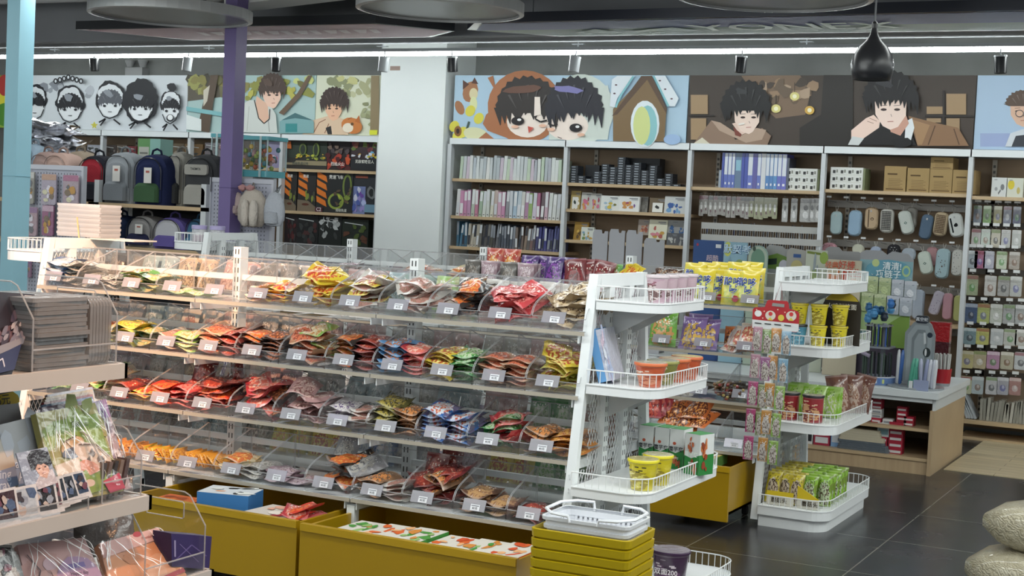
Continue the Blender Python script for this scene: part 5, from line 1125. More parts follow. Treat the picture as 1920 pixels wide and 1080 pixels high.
# yellow drawers
def drawer(x0, x1, yf, yb, z0, z1, label, wheels=False):
    t = thing('yellow_pull_out_drawer', label, 'drawer', (x0, yf, 0)); T = Matrix.Translation((-x0, -yf, 0)); c = '#a58212'
    m = M().xf(T).C(c).box(x0, x1, yf, yf+.02, z0, z1); m.box(x0+.002, x1-.002, yf-.006, yf, z1-.03, z1, '#b59018'); m.build('front_panel', PLAST, t)
    m = M().xf(T).C(hexmix(c, '#000000', 0)).box(x0+.01, x0+.025, yf+.02, yb, z0+.03, z1-.012).box(x1-.025, x1-.01, yf+.02, yb, z0+.03, z1-.012).box(x0+.01, x1-.01, yb-.015, yb, z0+.03, z1-.012).box(x0+.01, x1-.01, yf+.02, yb, z0+.03, z0+.045); m.build('drawer_tray', PLAST, t)
    if 1:
        for xx in (x0+.06, x1-.06):
            M().xf(T).C('#2b2c2e').lathe([(0, -.012), (.025, -.012), (.025, .012), (0, .012)], (0, 0, 0), 12).build('castor_wheel', PLAST, t) if 0 else None
            M().xf(T).C('#2b2c2e').tube([(xx-.012, yb-.08, .028), (xx+.012, yb-.08, .028)], .027, 10).box(xx-.008, xx+.008, yb-.1, yb-.06, .03, z0+.035).build('castor_wheel', PLAST, t)
    return t
drawer(-4.40, -3.47, 4.98, 5.60, .05, .325, 'left yellow pull-out drawer under the front gondola')
drawer(-3.44, -2.44, 4.96, 5.60, .05, .325, 'right yellow pull-out drawer under the front gondola')
drawer(-2.88, -2.42, 7.42, 8.0, .05, .345, 'single yellow drawer on castors under the rear gondola')
def pbox(x, y, z, w_, d, h, rz, base, cols, lab, txt=None, side=None, seed=1, name='snack_box', tc='#c23a2a', rx=0):
    t = thing(name, lab, 'box', (x, y, z), rz); t.rotation_euler = (rx, 0, rz); m = M().box(0, w_, 0, d, 0, h, side or base)
    pr = Art(m, lambda a, b_: Vector((a*w_, (1-b_)*d, h)), (0, 0, 1)); pr.poly(base, [(0, 0), (1, 0), (1, 1), (0, 1)]).blobs(cols, .1, .9, .1, .9, 9, .06, .2, seed)
    if txt: m.text(txt, (w_/2, d*.5, h+.006), (1, 0, 0), (0, 1, 0), d*.35, tc)
    m.build('printed_box', PRINT, t); return t
zd = .14
pbox(-4.30, 5.04, zd, .2, .14, .16, .05, '#c9632f', ['#d98a4a', '#a34a24'], 'low orange box at the left end of the left drawer')
pbox(-4.06, 5.06, .155, .24, .17, .205, .25, '#c9ccd0', ['#c97f4a', '#2a2c30', '#dcdcd8'], 'white and blue box standing proud in the left drawer', side='#3f7ab5', seed=4)
pbox(-4.17, 5.2, zd, .12, .1, .19, .1, '#2b3038', ['#3f4a5a'], 'small dark box behind the white and blue one in the left drawer')
pbox(-3.80, 5.05, zd, .22, .2, .17, -.05, '#c9bfb5', ['#8f2430', '#d9a08a', '#e0d5c9'], 'red and white printed box in the middle of the left drawer', side='#8f1f2c', seed=6)
for k in range(7): put_bag(bags(K['redw' if k % 2 else 'bright'], .112, .165, .018)[k % 3], (-3.58+.03*(k % 3-1), 5.05+.02*(k % 4), .25+.012*k), (.15, .2*(k % 3-1), .5*(k % 3-1)), 'red snack pack piled at the right end of the left drawer', 'red packs in the left drawer')
for k in range(6):
    g = k % 2; pbox(-3.32+k*.145, 5.0, zd, .135, .24, .165+.006*(k % 3), .0, '#cfc9bf', ['#d0602c', '#c9502a', '#e0a878'] if g else ['#4a8a3c', '#c9823a', '#8fae6a'], 'white box with %s print, %s in the right drawer' % ('orange' if g else 'green and orange', ['leftmost', 'second', 'third', 'fourth', 'fifth', 'rightmost'][k]), side='#c4502a' if g else '#3f8a3a', seed=20+k)
pbox(-2.86, 7.5, .30, .3, .3, .055, 0, '#b5a545', ['#5f8a3a', '#c9803a', '#d9d0a0'], 'green and yellow printed box on top of the rear yellow drawer', side='#5f8a45', seed=33)

# past three hundred packs: the ones that show least go into one object
def merge_rest():
    import bmesh
    from collections import defaultdict
    pos = {o: Vector(o.location) for o in PACKS}
    binz = defaultdict(list)
    for o in PACKS: binz[o.get('group') or o.name].append(o)
    def score(o):
        g = o.get('group') or ''; p = pos[o]; s = 1/((p-EYE).length)
        if 'rear side' in g: s *= .35
        over = sum(1 for q in PACKS if q is not o and abs(pos[q].x-p.x) < .07 and abs(pos[q].y-p.y) < .12 and p.z+.004 < pos[q].z < p.z+.15)
        return s*(.72**over)
    ordl = sorted(PACKS, key=score, reverse=True); rest = ordl[300:]
    mats = []; bm = bmesh.new()
    for o in rest:
        me = o.data.copy(); M4 = Matrix.LocRotScale(o.location, o.rotation_euler, None); me.transform(M4)
        for mt in me.materials:
            if mt not in mats: mats.append(mt)
        idx = [mats.index(mt) for mt in me.materials]
        for p in me.polygons: p.material_index = idx[p.material_index]
        bm.from_mesh(me); bpy.data.meshes.remove(me); bpy.data.objects.remove(o)
    me = bpy.data.meshes.new('under_layers'); bm.to_mesh(me); bm.free()
    for mt in mats: me.materials.append(mt)
    o = bpy.data.objects.new('snack_pouch_layers', me); C.objects.link(o)
    tag(o, 'many small snack packs buried in the lower layers and rear sides of the gondola bins', 'snack pouches', None, 'stuff')
# ================================================================ cups, tubs and boxes on the end trays
def cup(x, y, z, rt, rb, h, mat, lid, label, group=None, rim=None, name='noodle_cup', rz=0):
    t = thing(name, label, 'cup', (x, y, z), rz, group)
    M().lathe([(rb*.92, 0), (rb, .004), (rt*.97, h-.012)], n=24).build('cup_wall', mat, t, smooth=True)
    M().lathe([(rt*.97, h-.014), (rt*1.04, h-.012), (rt*1.05, h-.004), (rt*1.0, h)], n=24, col=rim or lid).build('rim', PLAST, t, smooth=True)
    M().lathe([(rt*1.0, h), (rt*.5, h+.001), (0, h+.0015)], n=24, cols=[hexmix(lid, '#ffffff', .1), lid]).build('foil_lid', GLOSS, t, smooth=False); return t
def cupmat(base, p1, p2, txt): return pk(base, p1, p2, txt)
CP = cupmat('#c3a3b3', '#6a4a4a', '#e0cfd0', '#8a4a5a'); CO = cupmat('#c9562f', '#d9865f', '#a33a22', '#f3ead9'); CG = cupmat('#7d7f3a', '#c9b87a', '#5a5c2a', '#e9e9d0')
CY = cupmat('#d9c822', '#a3912a', '#e3d65a', '#2a2820'); CV = cupmat('#3a1f3f', '#5a2f5a', '#2c1830', '#e0d0dc'); CR_ = cupmat('#8f1f26', '#c9986a', '#6a161c', '#e0c0a0'); CB = cupmat('#3f8aa8', '#6aa8bf', '#2c6a88', '#e0eef2')
for i, (px, Y) in enumerate(((1238, 5.60), (1258, 5.71), (1276, 5.82), (1290, 5.93))):
    cup(-2.175+.002*i, Y, 1.301, .047, .034, .115, CP, '#c9bcc0', ('nearest', 'second', 'third', 'farthest')[i]+' of the four pale pink cups on the top end tray')
for i, (px, Y, mt, ld) in enumerate(((1228, 5.56, CO, '#b5aa92'), (1256, 5.69, CG, '#9a9c86'), (1278, 5.82, CO, '#c9a878'), (1304, 5.96, CO, '#d0b070'))):
    cup(-2.17+.003*i, Y, .961, .066, .045, .10, mt, ld, ('orange noodle bowl nearest the front of the middle end tray', 'olive green noodle bowl between the orange ones', 'orange noodle bowl third in line on the middle end tray', 'orange noodle bowl farthest back on the middle end tray')[i], rim='#c9683a' if mt is CO else '#8a8a4a')
cup(-2.145, 5.47, .556, .062, .047, .125, CY, '#a89c5a', 'front yellow noodle tub with clear lid on the lower end tray', rim='#d9cc2a')
cup(-2.14, 5.62, .556, .062, .047, .125, CY, '#b0a878', 'second yellow noodle tub just behind the front one', rim='#d9cc2a')
t = cup(-2.13, 5.80, .081, .082, .06, .172, CV, '#8f8794', 'dark purple noodle bowl on the floor level end tray', rim='#3a2440')
M().text('双面200', (0, 0, 0), (1, 0, 0), (0, 0, 1), .03, '#e9e2e6').xf(None).build('printed_lettering', PRINT, t, loc=(.012, -.0815, .09))
cup(-2.13, 5.80, .005, .075, .055, .12, CV, '#8f8794', 'purple bowl hidden under the tray') if 0 else None
# white and green konjac boxes
for i in range(4):
    x, y = -2.30, 5.80
    rz = 0
    px = (1228, 1254, 1281, 1317)[i]; Y = 6.06 if i < 3 else 5.99; p = ay(px, 850, Y); w_ = .066 if i < 3 else .08
    t = thing('konjac_snack_box', ('leftmost', 'second', 'third', 'rightmost, slightly forward')[i]+' of the four white and green boxes on the lower tray', 'box', (ay((1205, 1234, 1262, 1291)[i], 850, Y).x, Y-.05, .556), -.04 if i < 3 else -.30)
    
    hh = .175; m = M().box(0, w_, 0, .1, 0, hh, '#d5d8d6'); pr = Art(m, lambda a, b_: Vector((a*w_, 0, (1-b_)*hh)))
    pr.poly('#2c7f3c', [(0, .55), (.45, .6), (1, .5), (1, 1), (0, 1)]); pr.ell('#b5543a', .35, .36, .12, .04).blobs(['#b5603a', '#8f4028', '#c97a4a'], .35, .85, .68, .92, 9, .05, .1, i+3)
    if i == 3: pr.blobs(['#b5603a', '#8f4028', '#c97a4a'], .25, .6, .12, .45, 9, .04, .09, 8)
    m.text('魔芋爽', (w_*.5, -.007, hh*.5), (1, 0, 0), (0, 0, 1), .023, '#22262a' if i != 3 else '#e6efe6'); m.text('魔芋爽', (w_*.5, -.0065, hh*.28), (1, 0, 0), (0, 0, 1), .01, '#e9efe9')
    m.face([(0, 0, hh+.0005), (w_, 0, hh+.0005), (w_, .1, hh+.0005), (0, .1, hh+.0005)], None, '#3a8f4a')
    m.face([(w_+.0005, 0, 0), (w_+.0005, .1, 0), (w_+.0005, .1, hh*.5), (w_+.0005, 0, hh*.5)], None, '#2c7f3c'); p2 = Art(m, lambda a, b_: Vector((w_+.001, a*.1, (1-b_)*hh)), (1, 0, 0)); p2.blobs(['#b5603a', '#8f4028', '#c97a4a'], .1, .45, .15, .85, 12, .05, .12, i+30)
    m.build('printed_carton', PRINT, t)
# leaning blue and white book pack on the middle tray
t = thing('picture_book', 'blue spined book pack leaning against the mesh on the middle end tray', 'book', (-2.37, 5.50, .961)); t.rotation_euler = (0, -.28, .12)
M().C('#5f93c4').box(0, .035, 0, .15, 0, .22).build('spine', PRINT, t); m = M().box(.035, .07, 0, .15, 0, .215, '#b9bccb'); Art(m, lambda a, b_: Vector((.035+a*.035, 0, (1-b_)*.215))).blobs(['#d3d6e0', '#c9b5c4', '#a8b0c8'], .1, .9, .1, .95, 12, .1, .25, 4); m.build('wrapped_pages', GLOSS, t)
# near rear contents of the far end trays
cY = [(1508, 590, 7.92, 'yellow cup, left one of the tall row'), (1549, 590, 7.92, 'yellow cup, middle one of the tall row'), (1585, 592, 8.0, 'yellow cup, right one of the tall row')]
for i, (dx, dy) in enumerate(((.10, .0), (.205, .02), (.30, .10))):
    cup(X2+dx, 7.93+dy, 1.10, .047, .036, .115, CY, '#a89c60', cY[i][3], rim='#b9a81e'); 
    cup(X2+dx, 7.93+dy, .986, .047, .036, .112, (CB if i == 0 else CY), '#26282b' if i == 0 else '#a89c60', ('blue cup with black lid under the yellow cups', 'yellow cup in the lower layer, middle', 'yellow cup in the lower layer, right')[i], rim='#26282b' if i == 0 else '#b9a81e')
t = thing('shelf_sign', 'black arched paper sign standing behind the yellow cups', 'sign', (X2+.27, 8.12, .986)); m = M(); pz = ay(1580, 547, 8.12); t.location.x = pz.x; az_ = pz.z-.986-.1; P = [(.11*math.cos(PI*k/12), 0, az_+.1*math.sin(PI*k/12)) for k in range(13)]+[(-.11, 0, 0), (.11, 0, 0)]
m.prism([(a, b_-.002, c) for a, b_, c in P], [(a, b_+.002, c) for a, b_, c in P], '#2a241c'); m.face([(a*.98, -.004, c) for a, b_, c in P[2:11]], None, '#b5a02e'); m.text('火鸡鲜笠面', (0, -.005, az_+.015), (1, 0, 0), (0, 0, 1), .034, '#e0dccf'); m.build('printed_board', PRINT, t)
for i, (dx, dy) in enumerate(((.09, .0), (.23, -.02))):
    cup(X2+dx, 7.86+dy, .576, .058, .055, .15, CR_, '#a39a86', ('left', 'right')[i]+' dark red tub with black band on the third far end tray', rim='#1f1f22')
for i in range(9): put_bag(bags(pk('#7fb52c', '#a8cf5a', '#d9dfc9', '#2f5a1f'), .1, .17, .04, var=3)[i % 3], (X2+.06+.07*(i % 4), 8.06+.05*(i//4), .58), (math.radians(82), 0, .2*(i % 3-1)), 'lime green snack bag standing behind the dark red tubs', 'lime green bags on the third far tray')
for i in range(3): put_bag(bags(pk('#6a4038', '#b59a8a', '#8a5a45', '#d9c9c0'), .13, .22, .06, var=3)[i], (X2+.27+.03*i, 8.28+.09*i, .58), (math.radians(80), .12*(i-1), .5-.4*i), 'tall brown and pink snack bag at the back of the third far tray, %s' % ('nearest', 'middle', 'farthest')[i], None)
YG = pk('#d3bf22', '#c9b8a0', '#4a3326', '#2a261c'); GG = pk('#84b52a', '#b9c9a0', '#4a3a2c', '#2f4a1c')
k_ = 0
for j in range(6):
    for i in range(5):
        yel = i < 2 or (j < 2 and i < 3); mt = YG if yel else GG
        if i == 4 and j < 1: continue
        put_bag(bags(mt, .085, .17, .04, var=3)[(i+j) % 3], (X2+.045+i*.066, 7.79+j*.085+.01*(i % 2), .118), (math.radians(80+4*((i*j) % 3)), 0, .12*((i+j) % 3-1)), ('yellow' if yel else 'green')+' snack bag standing upright on the floor level far tray', ('yellow' if yel else 'green')+' upright bags on the floor tray')
for i, x in enumerate((X2+.03, X2+.2)):
    t = thing('open_display_carton', ('left', 'right')[i]+' yellow and white carton front holding the upright yellow bags', 'carton', (x, 7.735, .118)); m = M().box(0, .15 if i == 0 else .12, 0, .006, 0, .055, '#c9c6bb'); m.box(0, .15 if i == 0 else .12, -.001, 0, .045, .075 if i == 0 else .06, '#cdb327'); m.text('蘑菇头', (.07, -.0025, .025), (1, 0, 0), (0, 0, 1), .03, '#3a3226'); 
    if i: m.prism([(0, -.001, .06), (.11, -.001, .06), (0, -.001, .12)], [(0, .005, .06), (.11, .005, .06), (0, .005, .12)], '#cdb327')
    m.build('carton_front', PRINT, t)
# red header card with four strips of sachets
p0 = ay(1452, 600, 7.55); s_ = (p0-EYE).dot(CF)/FPX
t = thing('hanging_header_card', 'red and white header card hanging from a string at the far gondola end', 'display card', (p0.x, 7.55, p0.z)); X_ = lambda px: (px-1452)*s_; Z_ = lambda py: (600-py)*s_
m = M(); O_ = [(1409, 617), (1409, 583), (1413, 579), (1432, 577), (1436, 565), (1440, 563), (1474, 563), (1477, 566), (1479, 577), (1494, 580), (1499, 585), (1499, 617), (1495, 620), (1411, 619)]
m.prism([(X_(a), 0, Z_(b_)) for a, b_ in O_], [(X_(a), .003, Z_(b_)) for a, b_ in O_], '#b22a30')
pr = Art(m, lambda a, b_: Vector((X_(a), 0, Z_(b_)))); pr.poly('#dadcdc', [(1409, 602), (1499, 604), (1499, 617), (1495, 619), (1410, 618)]).ell('#e6e6e6', 1420, 590, 7, 6)
for i, (a, b_) in enumerate(((1444, 592), (1484, 590))): pr.ell('#d9d0c4', a, b_, 10, 9).ell('#c93a3a', a, b_-3, 4, 4).poly('#d9c24a', [(a-5, b_+9), (a+5, b_+9), (a, b_+3)])
pr.ell('#d9c24a', 1465, 595, 6, 6).poly('#8f8f8c', [(1447, 568), (1470, 569), (1470, 575), (1446, 574)])
for a, b_ in ((1417, 583), (1432, 585), (1458, 580), (1472, 584), (1430, 598), (1490, 582)): pr.ell('#e6b9a8', a, b_, 1.6, 1.4, 6)
for a in (1415, 1434, 1453, 1472): pr.poly('#2a2c2e', [(a, 607), (a+13, 607.5), (a+13, 609.5), (a, 609)])
m.build('printed_card', PRINT, t); M().C('#8a4a50').tube([(X_(1451), 0, Z_(564)), (X_(1456), .05, Z_(530)), (X_(1465), 0, Z_(564))], .0015, 4).build('string', MATTE, t)
strip = [(1421, '#b58296', '#a3386a'), (1441, '#9a5f8f', '#7f8a5a'), (1458, '#c98a4a', '#b9803a'), (1478, '#7fa8c4', '#86b04a')]
for ci, (px, c1, c2) in enumerate(strip):
    for k in range(5 if ci != 1 else 4):
        y0 = 610+k*52+(ci % 2)*4; sx = px-2.2*k*(.6 if ci < 2 else 1.6); c = c1 if k < 2 else c2
        if ci == 1 and k == 0: c = '#7fa05a'
        mt = pk(c, '#cfc6c0', '#6a5a58', '#e9e6e4'); me = bags(mt, .055, .128, .008, var=1, crump=.002)[0]
        put_bag(me, (X_(sx)+p0.x, 7.545, Z_(y0+50)+p0.z), (math.radians(90), 0, .1*((ci+k) % 3-1)), 'sachet in the %s hanging strip under the red header card' % ('first', 'second', 'third', 'fourth')[ci], 'sachets of the %s hanging strip' % ('first', 'second', 'third', 'fourth')[ci], 'drink_sachet', 'sachet')
# ================================================================ low counter and its goods
t = thing('low_display_counter', 'low oak counter with white top standing behind the rear gondola', 'counter', (-3.4, 10.6, 0)); T = Matrix.Translation((3.4, -10.6, 0)); N = lambda: M().xf(T)
N().C('#d3d8da').box(-5.1, -1.84, 9.98, 11.2, .52, .565).build('worktop', PAINT, t)
N().C('#cdd1d2').box(-1.88, -1.86, 10.02, 11.18, .44, .52).box(-5.08, -1.88, 10.0, 10.015, .49, .52).build('apron', PAINT, t)
N().box(-1.89, -1.865, 10.0, 11.18, 0, .44).build('side_panel', COUNTW, t); N().box(-5.08, -5.055, 10.0, 11.18, 0, .5).build('side_panel', COUNTW, t)
N().box(-5.05, -1.89, 10.02, 11.1, .29, .31).build('shelf_board', SHELFW, t); N().box(-5.05, -1.89, 10.02, 11.1, .09, .11).build('shelf_board', SHELFW, t); N().box(-5.05, -1.89, 10.03, 10.05, 0, .09).build('plinth', COUNTW, t)
N().box(-5.05, -1.89, 10.98, 11.0, .11, .5).build('inner_back', BACKW, t)
def sbox(px0, px1, py0, py1, Y, dep, c, lab, grp=None, zb=None, band=None, name='small_box', txt=None, mat=None):
    a_, b_ = ay(px0, py1, Y), ay(px1, py1, Y); z0 = zb if zb is not None else a_.z; h = (py1-py0)*((a_-EYE).dot(CF))/FPX; wd = b_.x-a_.x
    m = M().box(0, wd, 0, dep, 0, h, c)
    if band: m.box(wd*.1, wd*.9, -.001, 0, h*.15, h*.55, band)
    if txt: m.text(txt, (wd/2, -.002, h*.6), (1, 0, 0), (0, 0, 1), h*.2, '#555555')
    return tag(m.build(name, mat or PRINT, loc=(a_.x, Y, z0)), lab, 'box', grp), h
rr_ = random.Random(4); 
cols_ = [(1616, 3, .311), (1632, 4, .311), (1653, 6, .311), (1674, 6, .311), (1696, 1, .311), (1722, 4, .311), (1736, 2, .311)]
for ci, (px, n, zb) in enumerate(cols_):
    z = zb
    for k in range(n):
        white = (k == 0 and ci in (1, 4)) or (ci == 3 and k in (1, 2)); o, h = sbox(px, px+(19 if ci != 2 else 15), 100, 108.5, 10.1+.01*(k % 2), .07, '#cfcfcd' if white else rr_.choice(['#9c2a3a', '#a8243a', '#8f2030']), ('white' if white else 'crimson')+' small refill box stacked on the inner counter shelf', ('white' if white else 'crimson')+' refill boxes in the counter', zb=z, band='#d6cfd0' if not white else '#8a8c90', name='refill_box')
        z += h+.0005
for i, (px0, px1, py0, py1, c, bnd, lab) in enumerate(((1507, 1522, 812, 845, '#cfd0d0', '#2a2c30', 'white box with black loop print on the counter bottom shelf'), (1524, 1554, 822, 850, '#9c2f45', '#d0d3d6', 'crimson and white pen box on the counter bottom shelf'), (1556, 1574, 800, 855, '#7a9cc4', '#c6ccd4', 'pale blue patterned tissue pack on the counter bottom shelf'), (1574, 1602, 825, 858, '#6a9cc0', '#c9ced2', 'light blue box with a house-shaped top on the counter bottom shelf'))):
    sbox(px0, px1, py0, py1, 10.1, .12, c, lab, zb=.111, band=bnd, name='stationery_box')
for k in range(9): tag(M().C('#b9b09a' if k > 3 else '#5a626a').rbox(0, .36-.01*k, 0, .26, 0, .016, .02).build('paper_pad', GLOSS if k < 4 else MATTE, loc=(-2.52+.006*(k % 3), 10.06, .111+k*.0165)), ('dark wrapped' if k < 4 else 'cream paper')+' pad in the stack on the counter bottom shelf', 'pad', ('dark wrapped' if k < 4 else 'cream paper')+' pads in the counter')
z = .111
for k in range(5): sbox(1709, 1736, 100, 112, 10.09, .07, '#9c2438', 'crimson box in the stack at the bottom right of the counter', 'crimson boxes bottom right', zb=z, band='#c9c4c6', name='refill_box'); z += .0435
z = .111
for k in range(3): sbox(1683, 1707, 100, 110, 10.09, .07, '#9c2438', 'crimson box under the white dotted box at the counter bottom', 'crimson boxes under the dotted box', zb=z, band='#c9c4c6', name='refill_box'); z += .0365
sbox(1686, 1709, 100, 126, 10.09, .07, '#cfd2d2', 'white box with dotted print on top of the crimson boxes', None, zb=z, band='#7fa0a8', name='dotted_box')
# display boards
def board(px0, px1, py0, Y, c, lab, top=None, fn=None, zb=.566, th=.012, pyb=None, name='cardboard_display'):
    a_, b_ = ay(px0, py0, Y), ay(px1, py0, Y); wd = b_.x-a_.x; h = a_.z-zb; t = thing(name, lab, 'display stand', (a_.x, Y, zb)); m = M()
    top = top or [(0, 0), (1, 0)]
    O_ = [(0, 1), (1, 1)]+[(u, v) for u, v in reversed(top)]
    m.prism([(u*wd, 0, (1-v)*h) for u, v in O_], [(u*wd, th, (1-v)*h) for u, v in O_], c)
    pr = Art(m, lambda a, b_: Vector((a*wd, 0, (1-b_)*h)), d=.0008)
    if fn: fn(pr, m, wd, h)
    m.build('printed_board', PRINT, t); M().C('#6f7072').box(wd*.45, wd*.55, th, th+.14, 0, h*.3).box(wd*.2, wd*.8, th, th+.2, 0, .01).build('easel_foot', PRINT, t); return t
nt_ = [(0, .03), (.1, .0), (.55, .0), (.6, .03), (.75, .03), (.8, .01), (1, .01)]
board(1112, 1140, 430, 10.9, '#b6b7bd', 'plain grey cardboard display back, left of the three', nt_)
board(1143, 1172, 429, 10.9, '#b6b7bd', 'plain grey cardboard display back, middle of the three', nt_)
board(1175, 1205, 431, 10.9, '#b6b7bd', 'plain grey cardboard display back, right of the three', nt_)
board(1208, 1246, 446, 10.85, '#b0b1b6', 'lower plain grey display back beside the three', nt_)
def fb1(p, m, w, h): p.poly('#2f4f86', [(0, 0), (1, 0), (1, 1), (0, 1)]).poly('#dfe3e8', [(.75, .03), (.93, .03), (.93, .06), (.75, .06)]).ell('#a3344a', .14, .04, .04, .012); m.text('超酷', (w*.66, -.004, h*.85), (1, 0, 0), (0, 0, 1), .05, '#c9b8c6'); m.text('音乐', (w*.72, -.004, h*.79), (1, 0, 0), (0, 0, 1), .05, '#c9b8c6')
board(1301, 1357, 449, 10.75, '#3a5a8f', 'navy blue display board with pale pink lettering', None, fb1)
def fb2(p, m, w, h): p.poly('#8fb3c4', [(0, 0.03), (1, 0.0), (1, 1), (0, 1)]).ell('#c9cf6a', .17, .06, .17, .06).ell('#8fa86a', .7, .2, .22, .06).blobs(['#a9c4a0', '#c6d6cf', '#7fa0b0'], .1, .9, .2, .32, 6, .05, .12, 5); m.text('默契考', (w*.6, -.008, h*.935), (1, 0, 0), (0, 0, 1), .075, '#3f6fa8'); m.text('默契考', (w*.6-.003, -.009, h*.938), (1, 0, 0), (0, 0, 1), .073, '#c3dbea')
board(1358, 1402, 453, 10.7, '#8fb3c4', 'light blue display board with a yellow moon and blue lettering', None, fb2)
arch = [(.5-.5*math.cos(PI*k/10), .09-.09*math.sin(PI*k/10)) for k in range(11)]
def fb3(p, m, w, h): p.fan('#a9b8a8', .5, .2, [(u*.94+.03, v+.01) for u, v in arch]+[(.97, 1), (.03, 1)]).fan('#6a8f7a', .5, .2, [(u*.7+.15, v*.9+.03) for u, v in arch]+[(.85, .3), (.15, .3)]).poly('#245a70', [(.32, .2), (.86, .2), (.86, .3), (.32, .3)]).ell('#c9b0b8', .15, .22, .16, .07).ell('#3a4a3f', .3, .03, .08, .02)
board(1404, 1441, 459, 10.65, '#8ba39a', 'arched green display board with dark teal pens', arch, fb3)
def fb4(c): return lambda p, m, w, h: p.poly('#6a8a3c', [(0, .1), (.5, .07), (1, .1), (1, .2), (0, .2)]).poly('#23352a', [(.1, .12), (.5, .11), (.5, .16), (.1, .17)]).ell(c, .8, .17, .2, .05)
board(1437, 1480, 458, 10.8, '#9a9c9b', 'grey topped display board with green leaf band, left one', [(0, .03), (.15, 0), (.7, .01), (.8, .03), (1, .03)], fb4('#c9c9d4'))
def fb5(p, m, w, h): p.poly('#2f558f', [(.35, .05), (.75, .05), (.75, .08), (.35, .08)]).ell('#b9b07a', .55, .15, .3, .05)
board(1476, 1512, 464, 10.75, '#a3a29c', 'pale grey display board with small blue label', [(0, .03), (.2, 0), (1, .02)], fb5)
def fb6(p, m, w, h): p.poly('#b9bfae', [(0, 0.01), (1, 0.01), (1, 1), (0, 1)]).line('#6b7a2c', [(.05, .02), (.7, .03)], .02).ell('#8aa34a', .85, .06, .2, .05).blobs(['#8f9aa0', '#8fa06a'], .2, .6, .1, .25, 5, .05, .1, 3)
board(1512, 1552, 468, 10.6, '#b0b5a8', 'whitish display board with green leaf corner', None, fb6)
board(1548, 1618, 462, 11.0, '#8f8f90', 'wide grey display back behind the cream fruit board', [(0, .02), (.1, 0), (.35, .0), (.45, .03), (.9, .03), (1, .05)])
def fb7(p, m, w, h):
    p.poly('#bdb39c', [(0, 0), (1, 0), (1, 1), (0, 1)]).poly('#c98a6a', [(0, .12), (.3, .14), (.5, .3), (0, .3)]).ell('#b5422c', .5, .14, .09, .05).ell('#c9a07a', .8, .21, .16, .06).ell('#b9c0a0', .82, .2, .08, .03).blobs(['#b56a3a', '#d9b08a'], .1, .5, .12, .25, 6, .03, .07, 3)
    m.text('好棒', (w*.58, -.013, h*.955), (1, 0, 0), (0, 0, 1), .062, '#b54a38'); m.text('花生', (w*.78, -.013, h*.89), (1, 0, 0), (0, 0, 1), .062, '#b54a38'); m.text('经典', (w*.13, -.013, h*.95), (1, 0, 0), (0, 0, 1), .05, '#c2603a')
board(1553, 1616, 486, 10.5, '#bdb39c', 'cream display board with red lettering and fruit print', None, fb7)
def fb8(p, m, w, h):
    p.poly('#7fa3ac', [(0, .1), (1, .1), (1, 1), (0, 1)]).fan('#5f98ad', .55, .25, [(.55+.44*math.cos(2*PI*k/16), .2+.11*math.sin(2*PI*k/16)) for k in range(16)]).ell('#b9c98a', .3, .13, .07, .04).ell('#a3bf8a', .88, .2, .08, .06).ell('#5f98ad', .88, .2, .05, .035).poly('#8fae4a', [(0, .36), (1, .39), (1, .42), (0, .39)]).poly('#a9c48a', [(0, .39), (1, .42), (1, .85), (0, .85)]).poly('#7f9f4a', [(0, .9), (.5, .8), (1, .6), (1, 1), (0, 1)])
    m.text('清清!', (w*.62, -.016, h*.84), (1, 0, 0), (0, 0, 1), .06, '#e0e9ec'); m.text('项链子', (w*.56, -.016, h*.755), (1, 0, 0), (0, 0, 1), .06, '#dfe9ea')
t = board(1614, 1714, 468, 10.55, '#94969a', 'large green and blue display board carrying hanging packs', [(0, .03), (.1, 0), (.4, .0), (.5, .04), (.6, .0), (.9, .02), (1, .08)], fb8, zb=.80)
for j in range(2):
    for i in range(4):
        px, py = 1636+i*24-(j*9), (518, 548)[j]+i*3; p = ay(px, py, 10.52); g = i < 2
        hang_pack(p, .085, .135, '#9cab7a' if g else '#a9b0ba', '#b9c49a' if g else '#b9bec8', '%s pack, %s in the %s row on the green display board' % ('yellow-green' if g else 'silver', pos5[i], ('upper', 'lower')[j]), None, blob=[('#6a8a6a' if g else '#7f8792', .4, .15, .25, .1), ('#b0bf88' if g else '#d0d4da', 0, .65, .6, .2)], name='accessory_pack')
t = thing('display_plinth', 'dark violet box under the green display board', 'box', (-2.62, 10.56, .566)); M().C('#4a4250').box(0, .42, 0, .3, 0, .232).build('box_body', PLAST, t)
# blue robot-like pen display, bottle-shaped carousel, tub of pens
def pens_round(cx, cy, z, n, r_, h, cols, lab, grp, seed=1):
    q = random.Random(seed)
    for k in range(n):
        a = 2*PI*k/n; o = M().C(q.choice(cols)).tube([(0, 0, 0), (0, 0, h*q.uniform(.85, 1.05))], .006, 5).build('pen', PLAST, loc=(cx+r_*math.cos(a), cy+r_*math.sin(a), z)); tag(o, lab, 'pen', grp)
p = ay(1637, 702, 10.15)
t = thing('round_pen_stand', 'round pen stand with pale blue printed base on the counter', 'pen stand', (p.x, 10.25, .566)); m = M().lathe([(.13, 0), (.13, .05), (.125, .055), (0, .055)], n=28, cols=['#5f7aa8', '#c9ccd4', '#8a8fa0']); 
for k in range(8): a = -PI/2+(k-4)*.2; m.face([(.1305*math.cos(a+q), .1305*math.sin(a+q), zz) for q, zz in ((-.06, .012), (.06, .012), (.06, .04), (-.06, .04))], None, ['#b98aa0', '#c9cdd6', '#4f6fa8', '#b9c47a'][k % 4])
m.build('base_disc', PRINT, t); M().C('#7a7f88').tube([(.03, .03, .05), (.03, .03, .42)], .016, 8).box(-.1, .1, -.1, .1, .25, .262).box(-.08, .08, -.08, .08, .40, .41).build('centre_post', PLAST, t)
